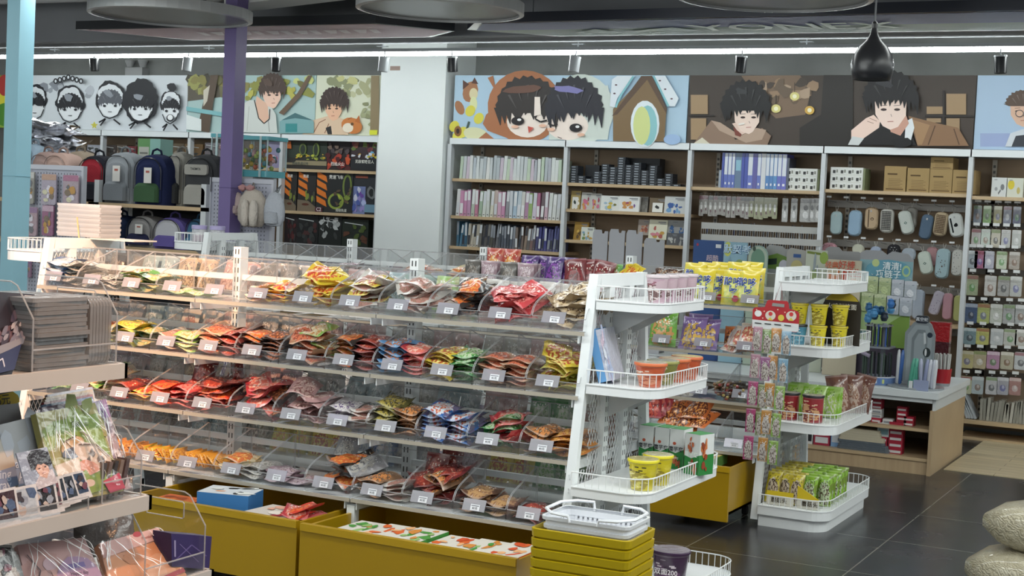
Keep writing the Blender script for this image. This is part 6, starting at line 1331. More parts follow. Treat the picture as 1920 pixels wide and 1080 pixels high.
pens_round(p.x, 10.25, .622, 22, .095, .16, ['#26282e', '#2f3a34', '#1f2125', '#3a4a40', '#2c2c3a', '#2a3f34'], 'dark pen standing around the lower tier of the round pen stand', 'pens on the lower tier')
pens_round(p.x, 10.25, .829, 18, .08, .15, ['#26282e', '#3a5a9c', '#1f2125', '#2f4a86', '#22242a', '#5a4a6a'], 'dark pen with blue topper on the upper tier of the round pen stand', 'pens on the upper tier', 2)
q = random.Random(8)
for k in range(12):
    a = q.uniform(0, 6.28); r__ = q.uniform(.02, .09); o = M().C(q.choice(['#2f5f8a', '#3a6fb0', '#1f4a6a', '#4a86b5', '#26303c'])).lathe([(.0, -.028), (.018, -.024), (.028, 0), (.02, .02), (.024, .03), (0, .04)], n=8).build('pen_topper', PLAST, loc=(p.x+r__*math.cos(a), 10.25+r__*math.sin(a), 1.0+q.uniform(0, .13))); tag(o, 'blue figure-shaped pen topper crowning the round pen stand', 'pen topper', 'blue pen toppers')
t = thing('lilac_ribbon_loop', 'lilac curved plastic strap hanging left of the pen stand', 'strap', (p.x-.13, 10.15, .95)); M().C('#8f8599').tube([(-.02, 0, 0), (-.03, 0, -.06), (0, 0, -.12), (.05, 0, -.17), (.1, 0, -.19)], .014, 6).build('strap_band', PLAST, t)
p = ay(1716, 712, 10.2)
t = thing('bottle_shaped_carousel', 'grey bottle-shaped rotating pen display with dark oval cap on the counter', 'pen stand', (p.x, 10.22, .566))
M().C('#8f9599').lathe([(.19, 0), (.19, .012), (0, .012)], n=32).build('turntable', PLAST, t)
s2 = (Vector((p.x, 10.2, .566))-EYE).dot(CF)/FPX; O_ = [(1691, 706), (1691, 610), (1706, 590), (1712, 588), (1732, 588), (1738, 592), (1746, 612), (1746, 706)]
bx = lambda a: (a-1716)*s2; bz = lambda b_: (712-b_)*s2
m = M(); m.prism([(bx(a), 0, bz(b_)) for a, b_ in O_], [(bx(a), .03, bz(b_)) for a, b_ in O_], '#7d858a'); pr = Art(m, lambda a, b_: Vector((bx(a), 0, bz(b_)))); pr.poly('#8d969b', [(1696, 700), (1696, 614), (1709, 595), (1733, 595), (1741, 614), (1741, 700)]).poly('#6f787d', [(1704, 700), (1704, 620), (1714, 603), (1728, 603), (1733, 620), (1733, 700)]).poly('#8a9398', [(1709, 700), (1709, 625), (1716, 610), (1726, 610), (1729, 625), (1729, 700)])
pr.ell('#1f2a38', 1737, 612, 5, 5).ell('#1f2a2c', 1733, 645, 7, 9).ell('#c9ccce', 1731, 645, 2, 7).poly('#b9bfc2', [(1725, 608), (1729, 608), (1731, 628), (1727, 630)]); m.build('bottle_panel', PLAST, t)
m = M(); O2 = [(1709, 588), (1709, 580), (1712, 577), (1730, 577), (1733, 580), (1733, 588), (1729, 591), (1713, 591)]; m.prism([(bx(a), -.005, bz(b_)) for a, b_ in O2], [(bx(a), .035, bz(b_)) for a, b_ in O2], '#222a36'); m.text('真空蛇', (bx(1721), -.007, bz(584)), (1, 0, 0), (0, 0, 1), .028, '#c9ced4'); m.build('cap_plate', PLAST, t)
q = random.Random(2)
for k, (px, c) in enumerate(((1706, '#4f9c86'), (1712, '#58a890'), (1718, '#4a9480'), (1727, '#a3a8bf'), (1733, '#8f97b8'), (1740, '#c3c6d0'), (1747, '#b5b9c6'), (1683, '#c3c6ca'), (1687, '#3a5f9c'), (1751, '#c9ccd2'))):
    pp = ay(px, 708, 10.1 if px > 1690 else 10.22); h = .2 if px > 1690 else .24; o = M().C(c).lathe([(.006, 0), (.014, .01), (.014, h*.8), (.008, h*.97), (0, h)], n=8).build('correction_pen', PLAST, loc=(pp.x, pp.y, .579), smooth=True); o.rotation_euler = (0, q.uniform(-.05, .12), 0)
    tag(o, ('green' if k < 3 else 'pale grey-violet' if k < 7 else 'white and blue')+' fat pen standing on the bottle-shaped carousel', 'pen', ('green' if k < 3 else 'pale violet' if k < 7 else 'white and blue')+' fat pens')
t = thing('tag_strip', 'white and blue label strip on the front of the carousel', 'label', (bx(1722)+p.x, 10.035, .566)); M().C('#8a93b0').box(0, .1, 0, .01, .0, .07).box(-.03, -.005, -.002, .01, .0, .06, '#c9ccce').build('label_card', PRINT, t)
p = ay(1766, 700, 10.5)
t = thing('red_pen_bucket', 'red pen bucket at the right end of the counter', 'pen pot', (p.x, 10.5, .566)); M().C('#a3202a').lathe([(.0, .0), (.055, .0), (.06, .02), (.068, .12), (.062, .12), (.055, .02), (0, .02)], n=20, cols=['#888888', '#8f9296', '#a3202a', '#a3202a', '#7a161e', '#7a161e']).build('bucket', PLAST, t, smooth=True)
for k in range(12): a = 2*PI*k/12; tag(M().C('#c3c3c0').tube([(0, 0, 0), (.01*math.cos(a), .01*math.sin(a), .2)], .007, 5).build('white_pen', PLAST, loc=(p.x+.042*math.cos(a), 10.5+.042*math.sin(a), .59)), 'white pen standing in the red bucket', 'pen', 'white pens in the red bucket')
p = ay(1760, 655, 10.85)
t = thing('red_hanging_bag', 'glossy red pack standing behind the bottle-shaped carousel', 'pack', (p.x-.07, 10.85, .566)); M().C('#a31c22').box(0, .14, 0, .08, .28, .42).box(0, .14, 0, .08, 0, .28, '#4a1a20').build('pack_body', GLOSS, t)
# ================================================================ backpacks and racks behind, at left
def rack(x0, x1, y0, y1, zs, lab, ztop, post=True):
    t = thing('display_rack', lab, 'rack', (x0, y0, 0)); T = Matrix.Translation((-x0, -y0, 0))
    for z in zs: M().xf(T).box(x0, x1, y0, y1, z-.03, z).build('shelf_board', SHELFW, t)
    for x in (x0, x1-.05):
        for y in (y0, y1-.04): M().xf(T).C('#c3c7c9').box(x, x+.05, y, y+.04, 0, ztop).build('frame_post', PAINT, t)
    M().xf(T).C('#232427').box(x0+.05, x1-.05, y1-.05, y1-.04, .2, ztop+.02).build('dark_back_panel', MATTE, t)
    return t
zb1 = 1.56; YB_ = 9.0
xa, xb = ay(176, 380, YB_).x, ay(386, 385, YB_).x
rack(xa, xb, YB_, 9.45, (zb1, 1.22, .6), 'white framed shelf rack holding the large backpacks', 1.74)
xc = ay(-60, 370, 9.0).x
rack(xc, xa-.01, YB_, 9.45, (zb1, 1.22, .6), 'shelf rack left of the backpack rack behind the sticker board', 1.56)
def backpack(px0, px1, py0, Y, z0, c, c2, lab, style=0, dep=.2, tagc=None, tilt=0, pk_=None):
    a_, b_ = ay(px0, py0, Y), ay(px1, py0, Y); wd = b_.x-a_.x; h = a_.z-z0
    t = thing('backpack', lab, 'backpack', (a_.x+wd/2, Y, z0), tilt)
    def outline(w_, h0, h1, n=7, r=.42):
        R = w_*r; P = [(-w_/2, h0), (w_/2, h0)]
        for k in range(n+1): q = PI/2*k/n; P.append((w_/2-R+R*math.cos(q), h1-R+R*math.sin(q)))
        for k in range(n+1): q = PI/2+PI/2*k/n; P.append((-w_/2+R+R*math.cos(q), h1-R+R*math.sin(q)))
        return P
    def puff(w_, h0, h1, y0, y1, col, r=.42):
        m = M().C(col); rings = []
        for yy, s in ((y0, .86), (y0+.02, .97), ((y0+y1)/2, 1), (y1, .96)):
            rings.append([(x*s, yy, h0+(z-h0)*s if z > h0 else h0) for x, z in outline(w_, h0, h1, r=r)])
        m.face(list(reversed(rings[0])))
        for A, B in zip(rings, rings[1:]):
            n = len(A)
            for i in range(n): j = (i+1) % n; m.face((A[j], A[i], B[i], B[j]))
        m.face(rings[-1]); return m
    puff(wd, 0, h, 0, dep, c).build('main_body', FABRIC, t, smooth=True)
    puff(wd*.82, 0.02, h*.9, -.025, 0.01, c2 if style in (1, 3) else c).build('front_panel', FABRIC, t, smooth=True)
    puff(wd*.74, 0.02, h*.42, -.06, 0.0, c if style in (1, 3) else c2, .2).build('front_pocket', FABRIC, t, smooth=True)
    m = M().C('#1f2022' if style != 2 else hexmix(c, '#000000', .3)); P = outline(wd*.84, h*.3, h*.91)
    m.tube([(x, -.027, z) for x, z in P[1:]+P[:1]], .004, 4); m.build('zip_line', PLAST, t)
    M().C(hexmix(c, '#000000', .25)).tube([(-.05, .08, h-.01), (-.04, .08, h+.025), (0, .08, h+.04), (.04, .08, h+.025), (.05, .08, h-.01)], .009, 6).build('top_handle', FABRIC, t, smooth=True)
    for s in (-1, 1): M().C(hexmix(c, '#000000', .15)).tube([(s*wd*.5, .1, h*.1), (s*(wd*.5+.015), .12, h*.3), (s*wd*.5, .13, h*.55)], .016, 5).build('side_strap', FABRIC, t)
    if tagc: M().C(tagc).box(wd*.02, wd*.02+.075, -.075, -.07, h*.42, h*.72).box(wd*.02+.02, wd*.02+.055, -.077, -.075, h*.62, h*.66, '#a3564a').build('paper_tag', PRINT, t)
    return t
for a in ((38, 66, 268, 9.3, 1.56, '#9fb3c4', '#aebfce', 'pale blue backpack at the far left behind the blue post', 0),
          (60, 96, 282, 9.2, 1.56, '#a8908a', '#b59c94', 'dusty pink backpack with curved seams, left one', 2),
          (84, 128, 284, 9.1, 1.56, '#b59a90', '#bda399', 'dusty pink backpack with curved seams, right one', 2),
          (120, 158, 281, 9.3, 1.56, '#9a8c7c', '#b5a898', 'beige and cream backpack with a looped handle', 1),
          (148, 200, 289, 9.14, 1.56, '#23242c', '#8f2a34', 'dark navy backpack with a red upper front', 1),
          (195, 252, 283, 9.08, 1.56, '#8a8f94', '#7a7f84', 'large grey backpack with white hang tags', 0),
          (252, 312, 287, 9.08, 1.56, '#232a4a', '#3f5a40', 'navy blue backpack with green lower pocket and white tag', 0),
          (315, 345, 283, 9.22, 1.56, '#8f8d86', '#3a3b3c', 'light grey backpack squeezed behind the lettered one', 0),
          (345, 407, 287, 9.06, 1.56, '#3f4042', '#9c9a93', 'grey and black backpack with a lettered flap', 0)):
    backpack(*a[:8], style=a[8], tagc='#cfcdc8' if ('tag' in a[7]) else None, dep=.16 if 'behind' in a[7] else .2)
t = bpy.data.objects['backpack.008']; m = M().C('#9c9a93').rbox(-.11, .11, -.052, -.03, .25, .33, .02, axis='y'); m.build('lettered_flap', FABRIC, t); M().text('TAEMOS', (0, -.054, .295), (1, 0, 0), (0, 0, 1), .026, '#3a3b3c').build('flap_lettering', PRINT, t)
for a in ((203, 232, 402, 9.1, 1.22, '#2b3550', '#3a4562', 'dark navy satchel-like backpack on the lower shelf', 0), (238, 292, 402, 9.08, 1.22, '#8f8d8c', '#2c2f4a', 'grey and navy backpack with a tag on the lower shelf', 0), (288, 346, 405, 9.06, 1.22, '#5f5590', '#b3b3b8', 'violet backpack with a pale buckled flap on the lower shelf', 1), (351, 384, 408, 9.1, 1.22, '#3f6480', '#4a7490', 'blue patterned backpack at the right of the lower shelf', 0)):
    backpack(*a[:8], style=a[8], tagc='#cfcdc8' if 'tag' in a[7].split() else None)
# peg boards
def peg(x0, x1, Y, z0, z1, lab):
    t = thing('perforated_panel', lab, 'peg board', (x0, Y, z0)); wd, h = x1-x0, z1-z0; m = M().C('#a9abb8').box(0, wd, 0, .02, 0, h)
    nx, nz = int(wd/.03), int(h/.03)
    for i in range(1, nx):
        for j in range(1, min(nz, 34)): m.face([(i*.03-.004, -.0006, h-j*.03-.006), (i*.03+.004, -.0006, h-j*.03-.006), (i*.03+.004, -.0006, h-j*.03+.006), (i*.03-.004, -.0006, h-j*.03+.006)], None, '#55575f')
    m.build('panel_sheet', PAINT, t); M().C('#b9bbc4').box(-.02, wd+.02, -.01, .03, h, h+.035).box(-.02, 0, -.01, .03, -z0, h).box(wd, wd+.02, -.01, .03, -z0, h).build('panel_frame', PAINT, t); return t
Yp = 8.45
x0, x1 = ay(37, 400, Yp).x, ay(152, 400, Yp).x; peg(x0, x1, Yp, .3, ay(100, 318, Yp).z, 'lilac grey perforated panel of sticker packs beside the blue post')
for i, (a, b_, c, d, cc, nm) in enumerate(((38, 68, 322, 382, '#8f8d86', 'grey-green'), (74, 110, 326, 384, '#a39aa8', 'orange-topped'), (114, 152, 328, 386, '#a3939c', 'pink-edged'), (40, 74, 388, 442, '#a89098', 'gold charm'), (76, 104, 385, 442, '#8f5f7a', 'magenta'), (106, 128, 390, 440, '#a3949f', 'lilac'), (128, 150, 392, 440, '#9a8fa0', 'grey lilac'), (44, 60, 488, 520, '#8a6a80', 'small mauve'))):
    p = ay((a+b_)/2, c, Yp-.05); s__ = (p-EYE).dot(CF)/FPX; q = random.Random(i)
    hang_pack(p, (b_-a)*s__, (d-c)*s__, cc, hexmix(cc, ['#ffffff', '#c98a4a', '#a33a6a', '#6a4a8a'][i % 4], .4), '%s sticker pack hanging on the perforated panel' % nm, None, blob=[(q.choice(['#c9c4a8', '#7a6a5a', '#b58a4a', '#cfcad4', '#6a6a70', '#c9a0b0']), q.uniform(-.5, .5), q.uniform(.3, .85), q.uniform(.15, .4), q.uniform(.05, .14)) for _ in range(9)], name='sticker_pack', cat='sticker pack')
Yq = 9.05
x0, x1 = ay(396, 400, Yq).x, ay(508, 400, Yq).x; peg(x0, x1, Yq, .3, ay(450, 343, Yq).z, 'white grey perforated end panel with plush bags')
def plush(px0, px1, py0, py1, Y, c, lab, ears=False):
    a_, b_ = ay(px0, py1, Y), ay(px1, py1, Y); z1 = ay(px0, py0, Y).z; wd, h = b_.x-a_.x, z1-a_.z
    t = thing('plush_backpack', lab, 'plush bag', (a_.x+wd/2, Y, a_.z)); m = M().C(c)
    m.lathe([(0, 0), (wd*.32, h*.03), (wd*.46, h*.2), (wd*.48, h*.45), (wd*.4, h*.75), (wd*.25, h*.93), (0, h)], n=16); o = m.build('plush_body', PLUSH, t, smooth=True); o.scale = (1, .55, 1)
    if ears:
        for s in (-1, 1): M().C(hexmix(c, '#ffffff', .1)).lathe([(0, -.02), (wd*.1, 0), (wd*.13, h*.2), (wd*.12, h*.5), (wd*.06, h*.62), (0, h*.64)], (s*wd*.14+wd*.12, -wd*.3, .02), 10).build('long_ear', PLUSH, t, smooth=True)
        for s in (-1, 1): M().C('#b58a8a').lathe([(0, -.03), (.03, -.01), (.035, .01), (0, .03)], (s*.035-.05, -.02, h), 8).build('bow_loop', PLUSH, t, smooth=True)
    else: M().C(hexmix(c, '#000000', .08)).lathe([(0, 0), (wd*.3, .01), (wd*.34, h*.2), (wd*.3, h*.36), (0, h*.38)], (0, -wd*.12, h*.05), 12).build('front_pouch', PLUSH, t, smooth=True)
    M().C(hexmix(c, '#000000', .2)).tube([(-.02, 0, h-.02), (-wd*.45, 9.06-Y, h+.05), (.02, 0, h-.02)], .006, 5).build('hang_loop', PLUSH, t); return t
plush(428, 456, 358, 404, 8.95, '#b5a3a0', 'small pinkish plush bag beside the purple post')
plush(445, 500, 352, 425, 8.9, '#b3aaa0', 'cream plush bag with long rabbit ears and a bow', True)
plush(494, 533, 358, 424, 8.87, '#a9adb5', 'pale grey quilted plush backpack at the right')
# turquoise lidded boxes of toys
def toycase(px0, px1, py0, py1, Y, lab, zb=None):
    a_, b_ = ay(px0, py1, Y), ay(px1, py1, Y); z1 = ay(px0, py0, Y).z; z0 = a_.z; wd, h = b_.x-a_.x, z1-z0; d = .26
    t = thing('toy_carry_box', lab, 'toy box', (a_.x, Y, z0)); c = '#5fa8b3'
    M().C(c).rbox(-.01, wd+.01, -.01, d+.01, h-.03, h, .02).build('lid', PLAST, t); M().C(c).rbox(0, wd, 0, d, 0, .05, .02).build('tray', PLAST, t)
    for x in (0, wd-.008):
        for y in (0, d-.008): M().C('#b3c9cc').box(x, x+.008, y, y+.008, .05, h-.03).build('corner_post', PLAST, t)
    for f in (.25, .78): M().C('#b3c9cc').box(wd*f, wd*f+.02, -.012, -.006, .0, h).build('strap', PLAST, t)
    M().box(.002, wd-.002, .002, d-.002, .05, h-.03).build('clear_wall', WRAP, t)
    return t, wd, h, d, a_, z0
q = random.Random(6)
for (args, n) in (((436, 500, 254, 330, 9.5, 'clear toy box with turquoise lid and straps full of coloured balls'), 46), ((394, 434, 250, 326, 9.52, 'second clear toy box with turquoise lid, partly behind the purple post'), 20)):
    t, wd, h, d, a_, z0 = toycase(*args); bm_ = None
    for k in range(n):
        lv = k/n
        if k < 6: 
            o = M().C(['#8a9c3a', '#b5542c', '#c9a83a', '#3a7a8a', '#b58a8a', '#3f6a3a'][k]).lathe([(0, -.022), (.014, -.016), (.02, 0), (.014, .016), (0, .022)], n=8).build('toy_ball', PLAST, smooth=True); pool = locals().get('pool', []); pool = pool+[o] if k else [o]
        else: o = pool[k % 6].copy(); C.objects.link(o)
        o.location = (a_.x+.03+q.random()*(wd-.06), a_.y+.03+q.random()*(d-.08), z0+.075+(h-.15)*lv); tag(o, 'small coloured toy piece inside the %s turquoise box' % ('large' if n > 30 else 'smaller'), 'toy', 'toy pieces in the %s turquoise box' % ('large' if n > 30 else 'smaller'))
for (px0, px1, Y, zt_py, lab) in ((396, 474, 9.48, 330, 'tall white pedestal under the turquoise toy boxes'),):
    a_, b_ = ay(px0, zt_py, Y), ay(px1, zt_py, Y); t = thing('white_pedestal', lab, 'pedestal', (a_.x, Y, 0)); M().C('#b3b5b8').box(0, b_.x-a_.x, 0, .32, 0, ay(436, 330, 9.5).z-.002).build('pedestal_body', PAINT, t)
# green carton and foil packs on a back shelf
a_ = ay(258, 290, 9.55)
t = thing('printed_carton', 'green and aqua carton with a small plant picture standing above the backpacks', 'carton', (a_.x, 9.55, 1.76)); m = M().box(0, .13, 0, .16, 0, .345, '#5f8a5a').box(.13, .24, 0, .16, 0, .345, '#7fa8a0'); pr = Art(m, lambda a, b_: Vector((a*.24, 0, (1-b_)*.345))); pr.poly('#a9aaa3', [(.05, .2), (.5, .2), (.5, .8), (.05, .8)]).ell('#23282a', .78, .62, .1, .09).ell('#8a2f45', .78, .82, .09, .08).line('#6a6c66', [(.1, .35), (.45, .35)], .04).line('#6a6c66', [(.1, .6), (.45, .6)], .05); m.text('产品', (.03, -.004, .3), (1, 0, 0), (0, 0, 1), .03, '#4a5a48') if 0 else None; m.build('carton_body', PRINT, t)
x0 = ay(20, 290, 9.5).x
t = thing('upper_storage_shelf', 'narrow storage shelf behind the backpack rack', 'shelf', (x0, 9.5, 0)); wd = ay(312, 290, 9.5).x-x0
M().box(0, wd, 0, .4, 1.73, 1.758).build('shelf_board', SHELFW, t); 
for xx in (0, wd-.04): M().C('#c3c7c9').box(xx, xx+.04, .1, .14, 0, 1.73).build('frame_post', PAINT, t)
q = random.Random(3); foil = None
for k in range(16):
    if k < 3: me = bag_mesh(.42, .3, .05, FOIL, 70+k, crump=.022, nx=12, ny=8)
    foil = (foil or [])+[me] if k < 3 else foil
    cc = 0
    px = 78+q.uniform(-16, 16); a_ = ay(px, 280, 9.55)
    o = put_bag(foil[k % 3], (a_.x, 9.54+q.uniform(0, .06), 1.80+k*.028), (q.uniform(-.1, .15), q.uniform(-.12, .12), q.uniform(-.3, .3)), 'silver foil balloon pack in the shiny heap by the blue post', 'silver foil packs', 'foil_balloon_pack', 'foil pack')
for me in foil:
    for d in me.color_attributes['Col'].data: d.color = (.85, .86, .9, 1)
# translucent trays stacked on the front gondola top
a_, b_ = ay(118, 447, 5.85), ay(199, 447, 5.85)
for k in range(7):
    w_ = b_.x-a_.x; m = M().C('#c9c4b8').rbox(0, w_, 0, .16, 0, .012, .01); m.box(0, w_, 0, .003, .012, .024, '#b9b5aa').box(0, w_, .157, .16, .012, .024, '#b9b5aa').box(0, .003, 0, .16, .012, .024).box(w_-.003, w_, 0, .16, .012, .024)
    tag(m.build('storage_tray', [HAZY], loc=(a_.x+.002*(k % 2), 5.80, 1.407+k*.0245)), 'translucent plastic tray in the stack on the left end of the gondola top', 'tray', 'translucent stacked trays')
t = thing('top_support_board', 'thin board across the left top of the front gondola', 'board', (-5.4, 5.79, 1.3985)); M().C('#c9c6bd').box(0, .29, 0, .18, 0, .007).build('board_plate', PAINT, t)
t = thing('wooden_stick', 'thin pale wooden stick on a round foot before the tray stack', 'stick', ay(149, 440, 5.74)); M().C('#c9a878').tube([(0, 0, -.03), (-.02, 0, .09)], .004, 5).build('stick_rod', MATTE, t); M().C('#bdbab0').lathe([(.02, -.035), (.02, -.028), (0, -.02)], n=12).build('round_foot', PLAST, t)
# lilac lidded jars on the rear gondola left tray
for i, px in enumerate((374, 399)):
    p = ay(px, 464, 8.12+.1*i); p.z = 1.331; t = thing('lidded_jar', ('left jar of pink straws with lilac lid', 'right clear jar with lilac lid')[i]+' on the rear gondola tray', 'jar', (-6.56+.11*i, 8.1+.06*i, 1.331))
    M().lathe([(.045, 0), (.05, .01), (.05, .085), (.045, .09)], n=20).build('clear_wall', HAZY, t, smooth=True); M().C('#9c94b8').lathe([(.053, .088), (.054, .112), (.05, .115), (0, .116)], n=20).build('lid', PLAST, t, smooth=True)
    M().C('#9a6a86' if i == 0 else '#7f827c').lathe([(0, .005), (.04, .005), (.042, .05), (0, .055)], n=12).build('contents', MATTE, t)
# ================================================================ foreground accessory gondola at left
XF = -2.40
t = thing('accessory_gondola', 'near white shelf gondola of wrapped gifts at the left edge', 'gondola', (-2.7, 2, 0)); T = Matrix.Translation((2.7, -2, 0)); N = lambda: M().xf(T).C('#b3aeaa')
for z, ye, xf in ((1.24, 2.71, -2.405), (.91, 2.79, -2.385), (.672, 3.05, -2.39)):
    m = N().box(-2.95, xf-.012, 1.0, ye, z-.012, z-.006); m.box(xf-.012, xf, 1.0, ye+.01, z-.036, z+.0, '#b5b0ab'); m.box(-2.95, xf, ye, ye+.01, z-.036, z+.0, '#b5b0ab'); m.build('shelf', PAINT, t)
for yy in (1.9, 2.62):
    m = N().box(-3.0, -2.95, yy, yy+.05, 0, 1.5); m.build('slotted_upright', PAINT, t)
N().box(-3.02, -3.0, 1.0, 2.7, .1, 1.45).build('back_sheet', PAINT, t)
N().box(-2.98, -2.3, 1.0, 2.95, 0, .12).build('base_plinth', PAINT, t)
FOLD = attr_mat('film_fold_glint', .12, spec=1, coat=1)  # white gloss painting the glints along creases of clear film
def qslab(name, label, cat, quad, Xb, Xt, th, base, fn=None, mat=PRINT, wrap=False, grp=None, side=None):
    bl, br, tr, tl = quad; Q = [ax(*bl, Xb), ax(*br, Xb), ax(*tr, Xt), ax(*tl, Xt)]; O = Q[0].copy(); Q = [p-O for p in Q]
    nrm = (Q[1]-Q[0]).cross(Q[3]-Q[0]).normalized()
    if nrm.x < 0: nrm = -nrm
    t = thing(name, label, cat, O, 0, grp); B = [p-nrm*th for p in Q]; m = M(); m.prism(B, Q, side or base)
    def pr_(u, v): return (Q[3]*(1-u)+Q[2]*u)*(1-v)+(Q[0]*(1-u)+Q[1]*u)*v
    pr = Art(m, pr_, nrm, d=.0003); pr.poly(base, [(0, 0), (1, 0), (1, 1), (0, 1)])
    if fn: fn(pr, m, Q, nrm)
    m.build('printed_body', mat, t)
    if wrap:
        g = 8; m = M(); r = random.Random(len(label)); H = {}
        for i in range(g+1):
            for j in range(g+1): H[i, j] = pr_(-.03+1.06*i/g, -.03+1.06*j/g)+nrm*(.004+r.uniform(0, .006)*(0 < i < g)*(0 < j < g))
        for i in range(g):
            for j in range(g): m.face([H[i, j], H[i+1, j], H[i+1, j+1], H[i, j+1]])
        m.m = 1
        for q_ in range(14):   # folds in the clear film, coloured white in place of their reflections
            u0, v0 = r.uniform(.02, .98), r.choice((0.0, r.uniform(0, .5))); a_ = r.uniform(-.5, .9); L_ = r.uniform(.25, .7); P_ = []
            for k_ in range(6):
                f_ = k_/5; P_.append(pr_(min(1, max(0, u0+L_*f_*math.sin(a_)+r.uniform(-.012, .012))), min(1, v0+L_*f_*math.cos(a_)))+nrm*.011)
            m.tube(P_, [.0002]+[r.uniform(.0006, .0013) for _ in range(4)]+[.0002], 4)
        m.build('clear_wrapper', [WRAP, FOLD], t, smooth=True)
    return t
def stxt(m, Q, nrm, s, u, v, h, col, off=.004):
    X = (Q[1]-Q[0]).normalized(); Y = (Q[3]-Q[0]).normalized(); P = (Q[3]*(1-u)+Q[2]*u)*(1-v)+(Q[0]*(1-u)+Q[1]*u)*v; m.text(s, P+nrm*off, X, Y, h, col)
# top shelf: dark boxed item with a silvery spine, stack of clear sleeves
def a1(p, m, Q, n): p.blobs(['#3a3040', '#54485a', '#2a2530', '#6a5560'], .1, .9, .1, .6, 20, .05, .13, 3).blobs(['#8f8a94', '#a9a3a8', '#6f6a78'], .4, .95, .35, .62, 12, .04, .09, 4).poly('#7f7c84', [(0, .72), (1, .55), (1, .64), (0, .84)]).poly('#232a4f', [(.1, .84), (.96, .64), (.96, .95), (0, 1)]).poly('#a9a6a8', [(.72, .04), (.88, .04), (.86, .12), (.71, .12)]).line('#b9b9c4', [(.45, .85), (.6, .8), (.7, .9)], .02)
t = qslab('boxed_album', 'dark patterned boxed album with silvery edge leaning on the top shelf at left', 'album', ((-60, 716), (22, 703), (65, 552), (-20, 546)), -2.44, -2.52, .045, '#2a2530', a1, side='#9a9ca0')
q = random.Random(5)
pA, pB = ax(42, 690, -2.43), ax(165, 690, -2.43)
for k in range(17):
    w_ = q.uniform(.5, 1); o = M().C('#a39e9a').rbox(-.11, .11+.004*(k % 3), -.085, .085, 0, .0092, .012).build('clear_sleeve_pack', [SLEEVE], loc=(-2.55+q.uniform(-.004, .004), 2.535+q.uniform(-.004, .004), 1.236+k*.0098)); o.rotation_euler = (0, 0, q.uniform(-.03, .03)); o.scale = (1, 1, .98)
    tag(o, 'clear plastic sleeve pack lying in the tall stack on the top shelf', 'sleeve pack', 'clear sleeve packs in the stack')
for k in range(7):
    o = M().C('#a8a09a').rbox(-.1, .1, 0, .009, 0, .16, .02, axis='y').build('clear_sleeve_pack', [SLEEVE], loc=(-2.54, 2.625+k*.0105, 1.237)); tag(o, 'clear sleeve pack standing upright at the shelf end', 'sleeve pack', 'upright clear sleeve packs')
def holder(x0, x1, y0, y1, z, h, lab, hl=True):
    t = thing('acrylic_holder', lab, 'holder', (x0, y0, z)); m = M(); X, Y = x1-x0, y1-y0
    m.m = 0
    m.face([(0, 0, .002), (X, 0, .002), (X, Y, .002), (0, Y, .002)]); m.face([(X, 0, 0), (X, Y, 0), (X, Y, .05), (X, 0, .05)]); 
    for y in (0, Y):
        if hl and y == Y:   # side sheet with a grip hole
            hz = h*.62; m.face([(0, y, 0), (X, y, 0), (X, y, hz), (0, y, hz)]); m.face([(0, y, h*.86), (X*.8, y, h*.86), (X*.72, y, h), (0, y, h)]); m.face([(0, y, hz), (X*.18, y, hz), (X*.18, y, h*.86), (0, y, h*.86)]); m.face([(X*.7, y, hz), (X, y, hz), (X*.8, y, h*.86), (X*.7, y, h*.86)])
        else: m.face([(0, y, 0), (X, y, 0), (X, y, h*.6), (X*.72, y, h), (0, y, h)])
    m.m = 1
    for y in (0, Y): m.tube([(X, y, 0), (X, y, h*.6), (X*.78, y, h*.96), (X*.7, y, h), (0, y, h)], .0022, 5)
    m.tube([(X, 0, .05), (X, Y, .05)], .0022, 5).tube([(X, 0, 0), (X, Y, 0)], .002, 5)
    if hl: m.tube([(X*.18, Y, h*.64), (X*.68, Y, h*.64), (X*.7, Y, h*.66), (X*.7, Y, h*.84), (X*.68, Y, h*.86), (X*.18, Y, h*.86)], .002, 5, closed=True)
    m.build('acrylic_body', [ACRYL, EDGE], t); return t
holder(-2.66, -2.425, 2.43, 2.70, 1.238, .2, 'acrylic holder around the clear sleeve packs on the top shelf')
# middle shelf
def a2(p, m, Q, n):
    p.blobs(['#7f8a48', '#9c8f4a', '#8a9c4a'], .1, .95, .0, .35, 10, .1, .2, 3).poly('#7d9438', [(.2, .12), (.95, .12), (.95, .95), (.5, .95)]).ell('#c9a57a', .42, .42, .2, .09, 14, -.2).ell('#6a6f80', .38, .5, .17, .06, 9, 0, .25).ell('#d0b9a8', .68, .56, .28, .13, 16, .4)
    p.blobs(['#5f5450', '#6a5a54'], .55, .85, .5, .66, 5, .03, .05, 5).ell('#c98a74', .5, .68, .24, .08, 9, 0, .2).poly('#cbb9a8', [(.05, .6), (.45, .55), (.42, .75), (.08, .8)]).poly('#7f9440', [(.2, .78), (.5, .7), (.62, .95), (.3, .98)]).ell('#d0b5a5', .5, .85, .08, .04).line('#5a4a45', [(.5, .42), (.75, .45), (.92, .6)], .012).line('#5a4a45', [(.4, .47), (.3, .36), (.5, .32)], .012).poly('#a8384f', [(.7, .86), (.98, .8), (1, .98), (.75, 1)])
    stxt(m, Q, n, 'SMILE', .62, .2, .022, '#5f6a3a')
pink = '#c0a49c'
qslab('wrapped_notebook', 'green and cream notebook set in shiny wrap on the middle shelf', 'notebook', ((108, 945), (232, 920), (178, 755), (68, 775)), -2.42, -2.50, .02, '#9a9458', a2, wrap=True)
def a3(p, m, Q, n): p.poly('#8f6f9c', [(0, 0), (1, 0), (1, .2), (0, .2)]).blobs(['#b9a0a8', '#c9b3b0', '#a88fa0'], .1, .9, .25, .95, 14, .08, .18, 3); stxt(m, Q, n, 'ng', .5, .14, .035, '#4a3a5a')
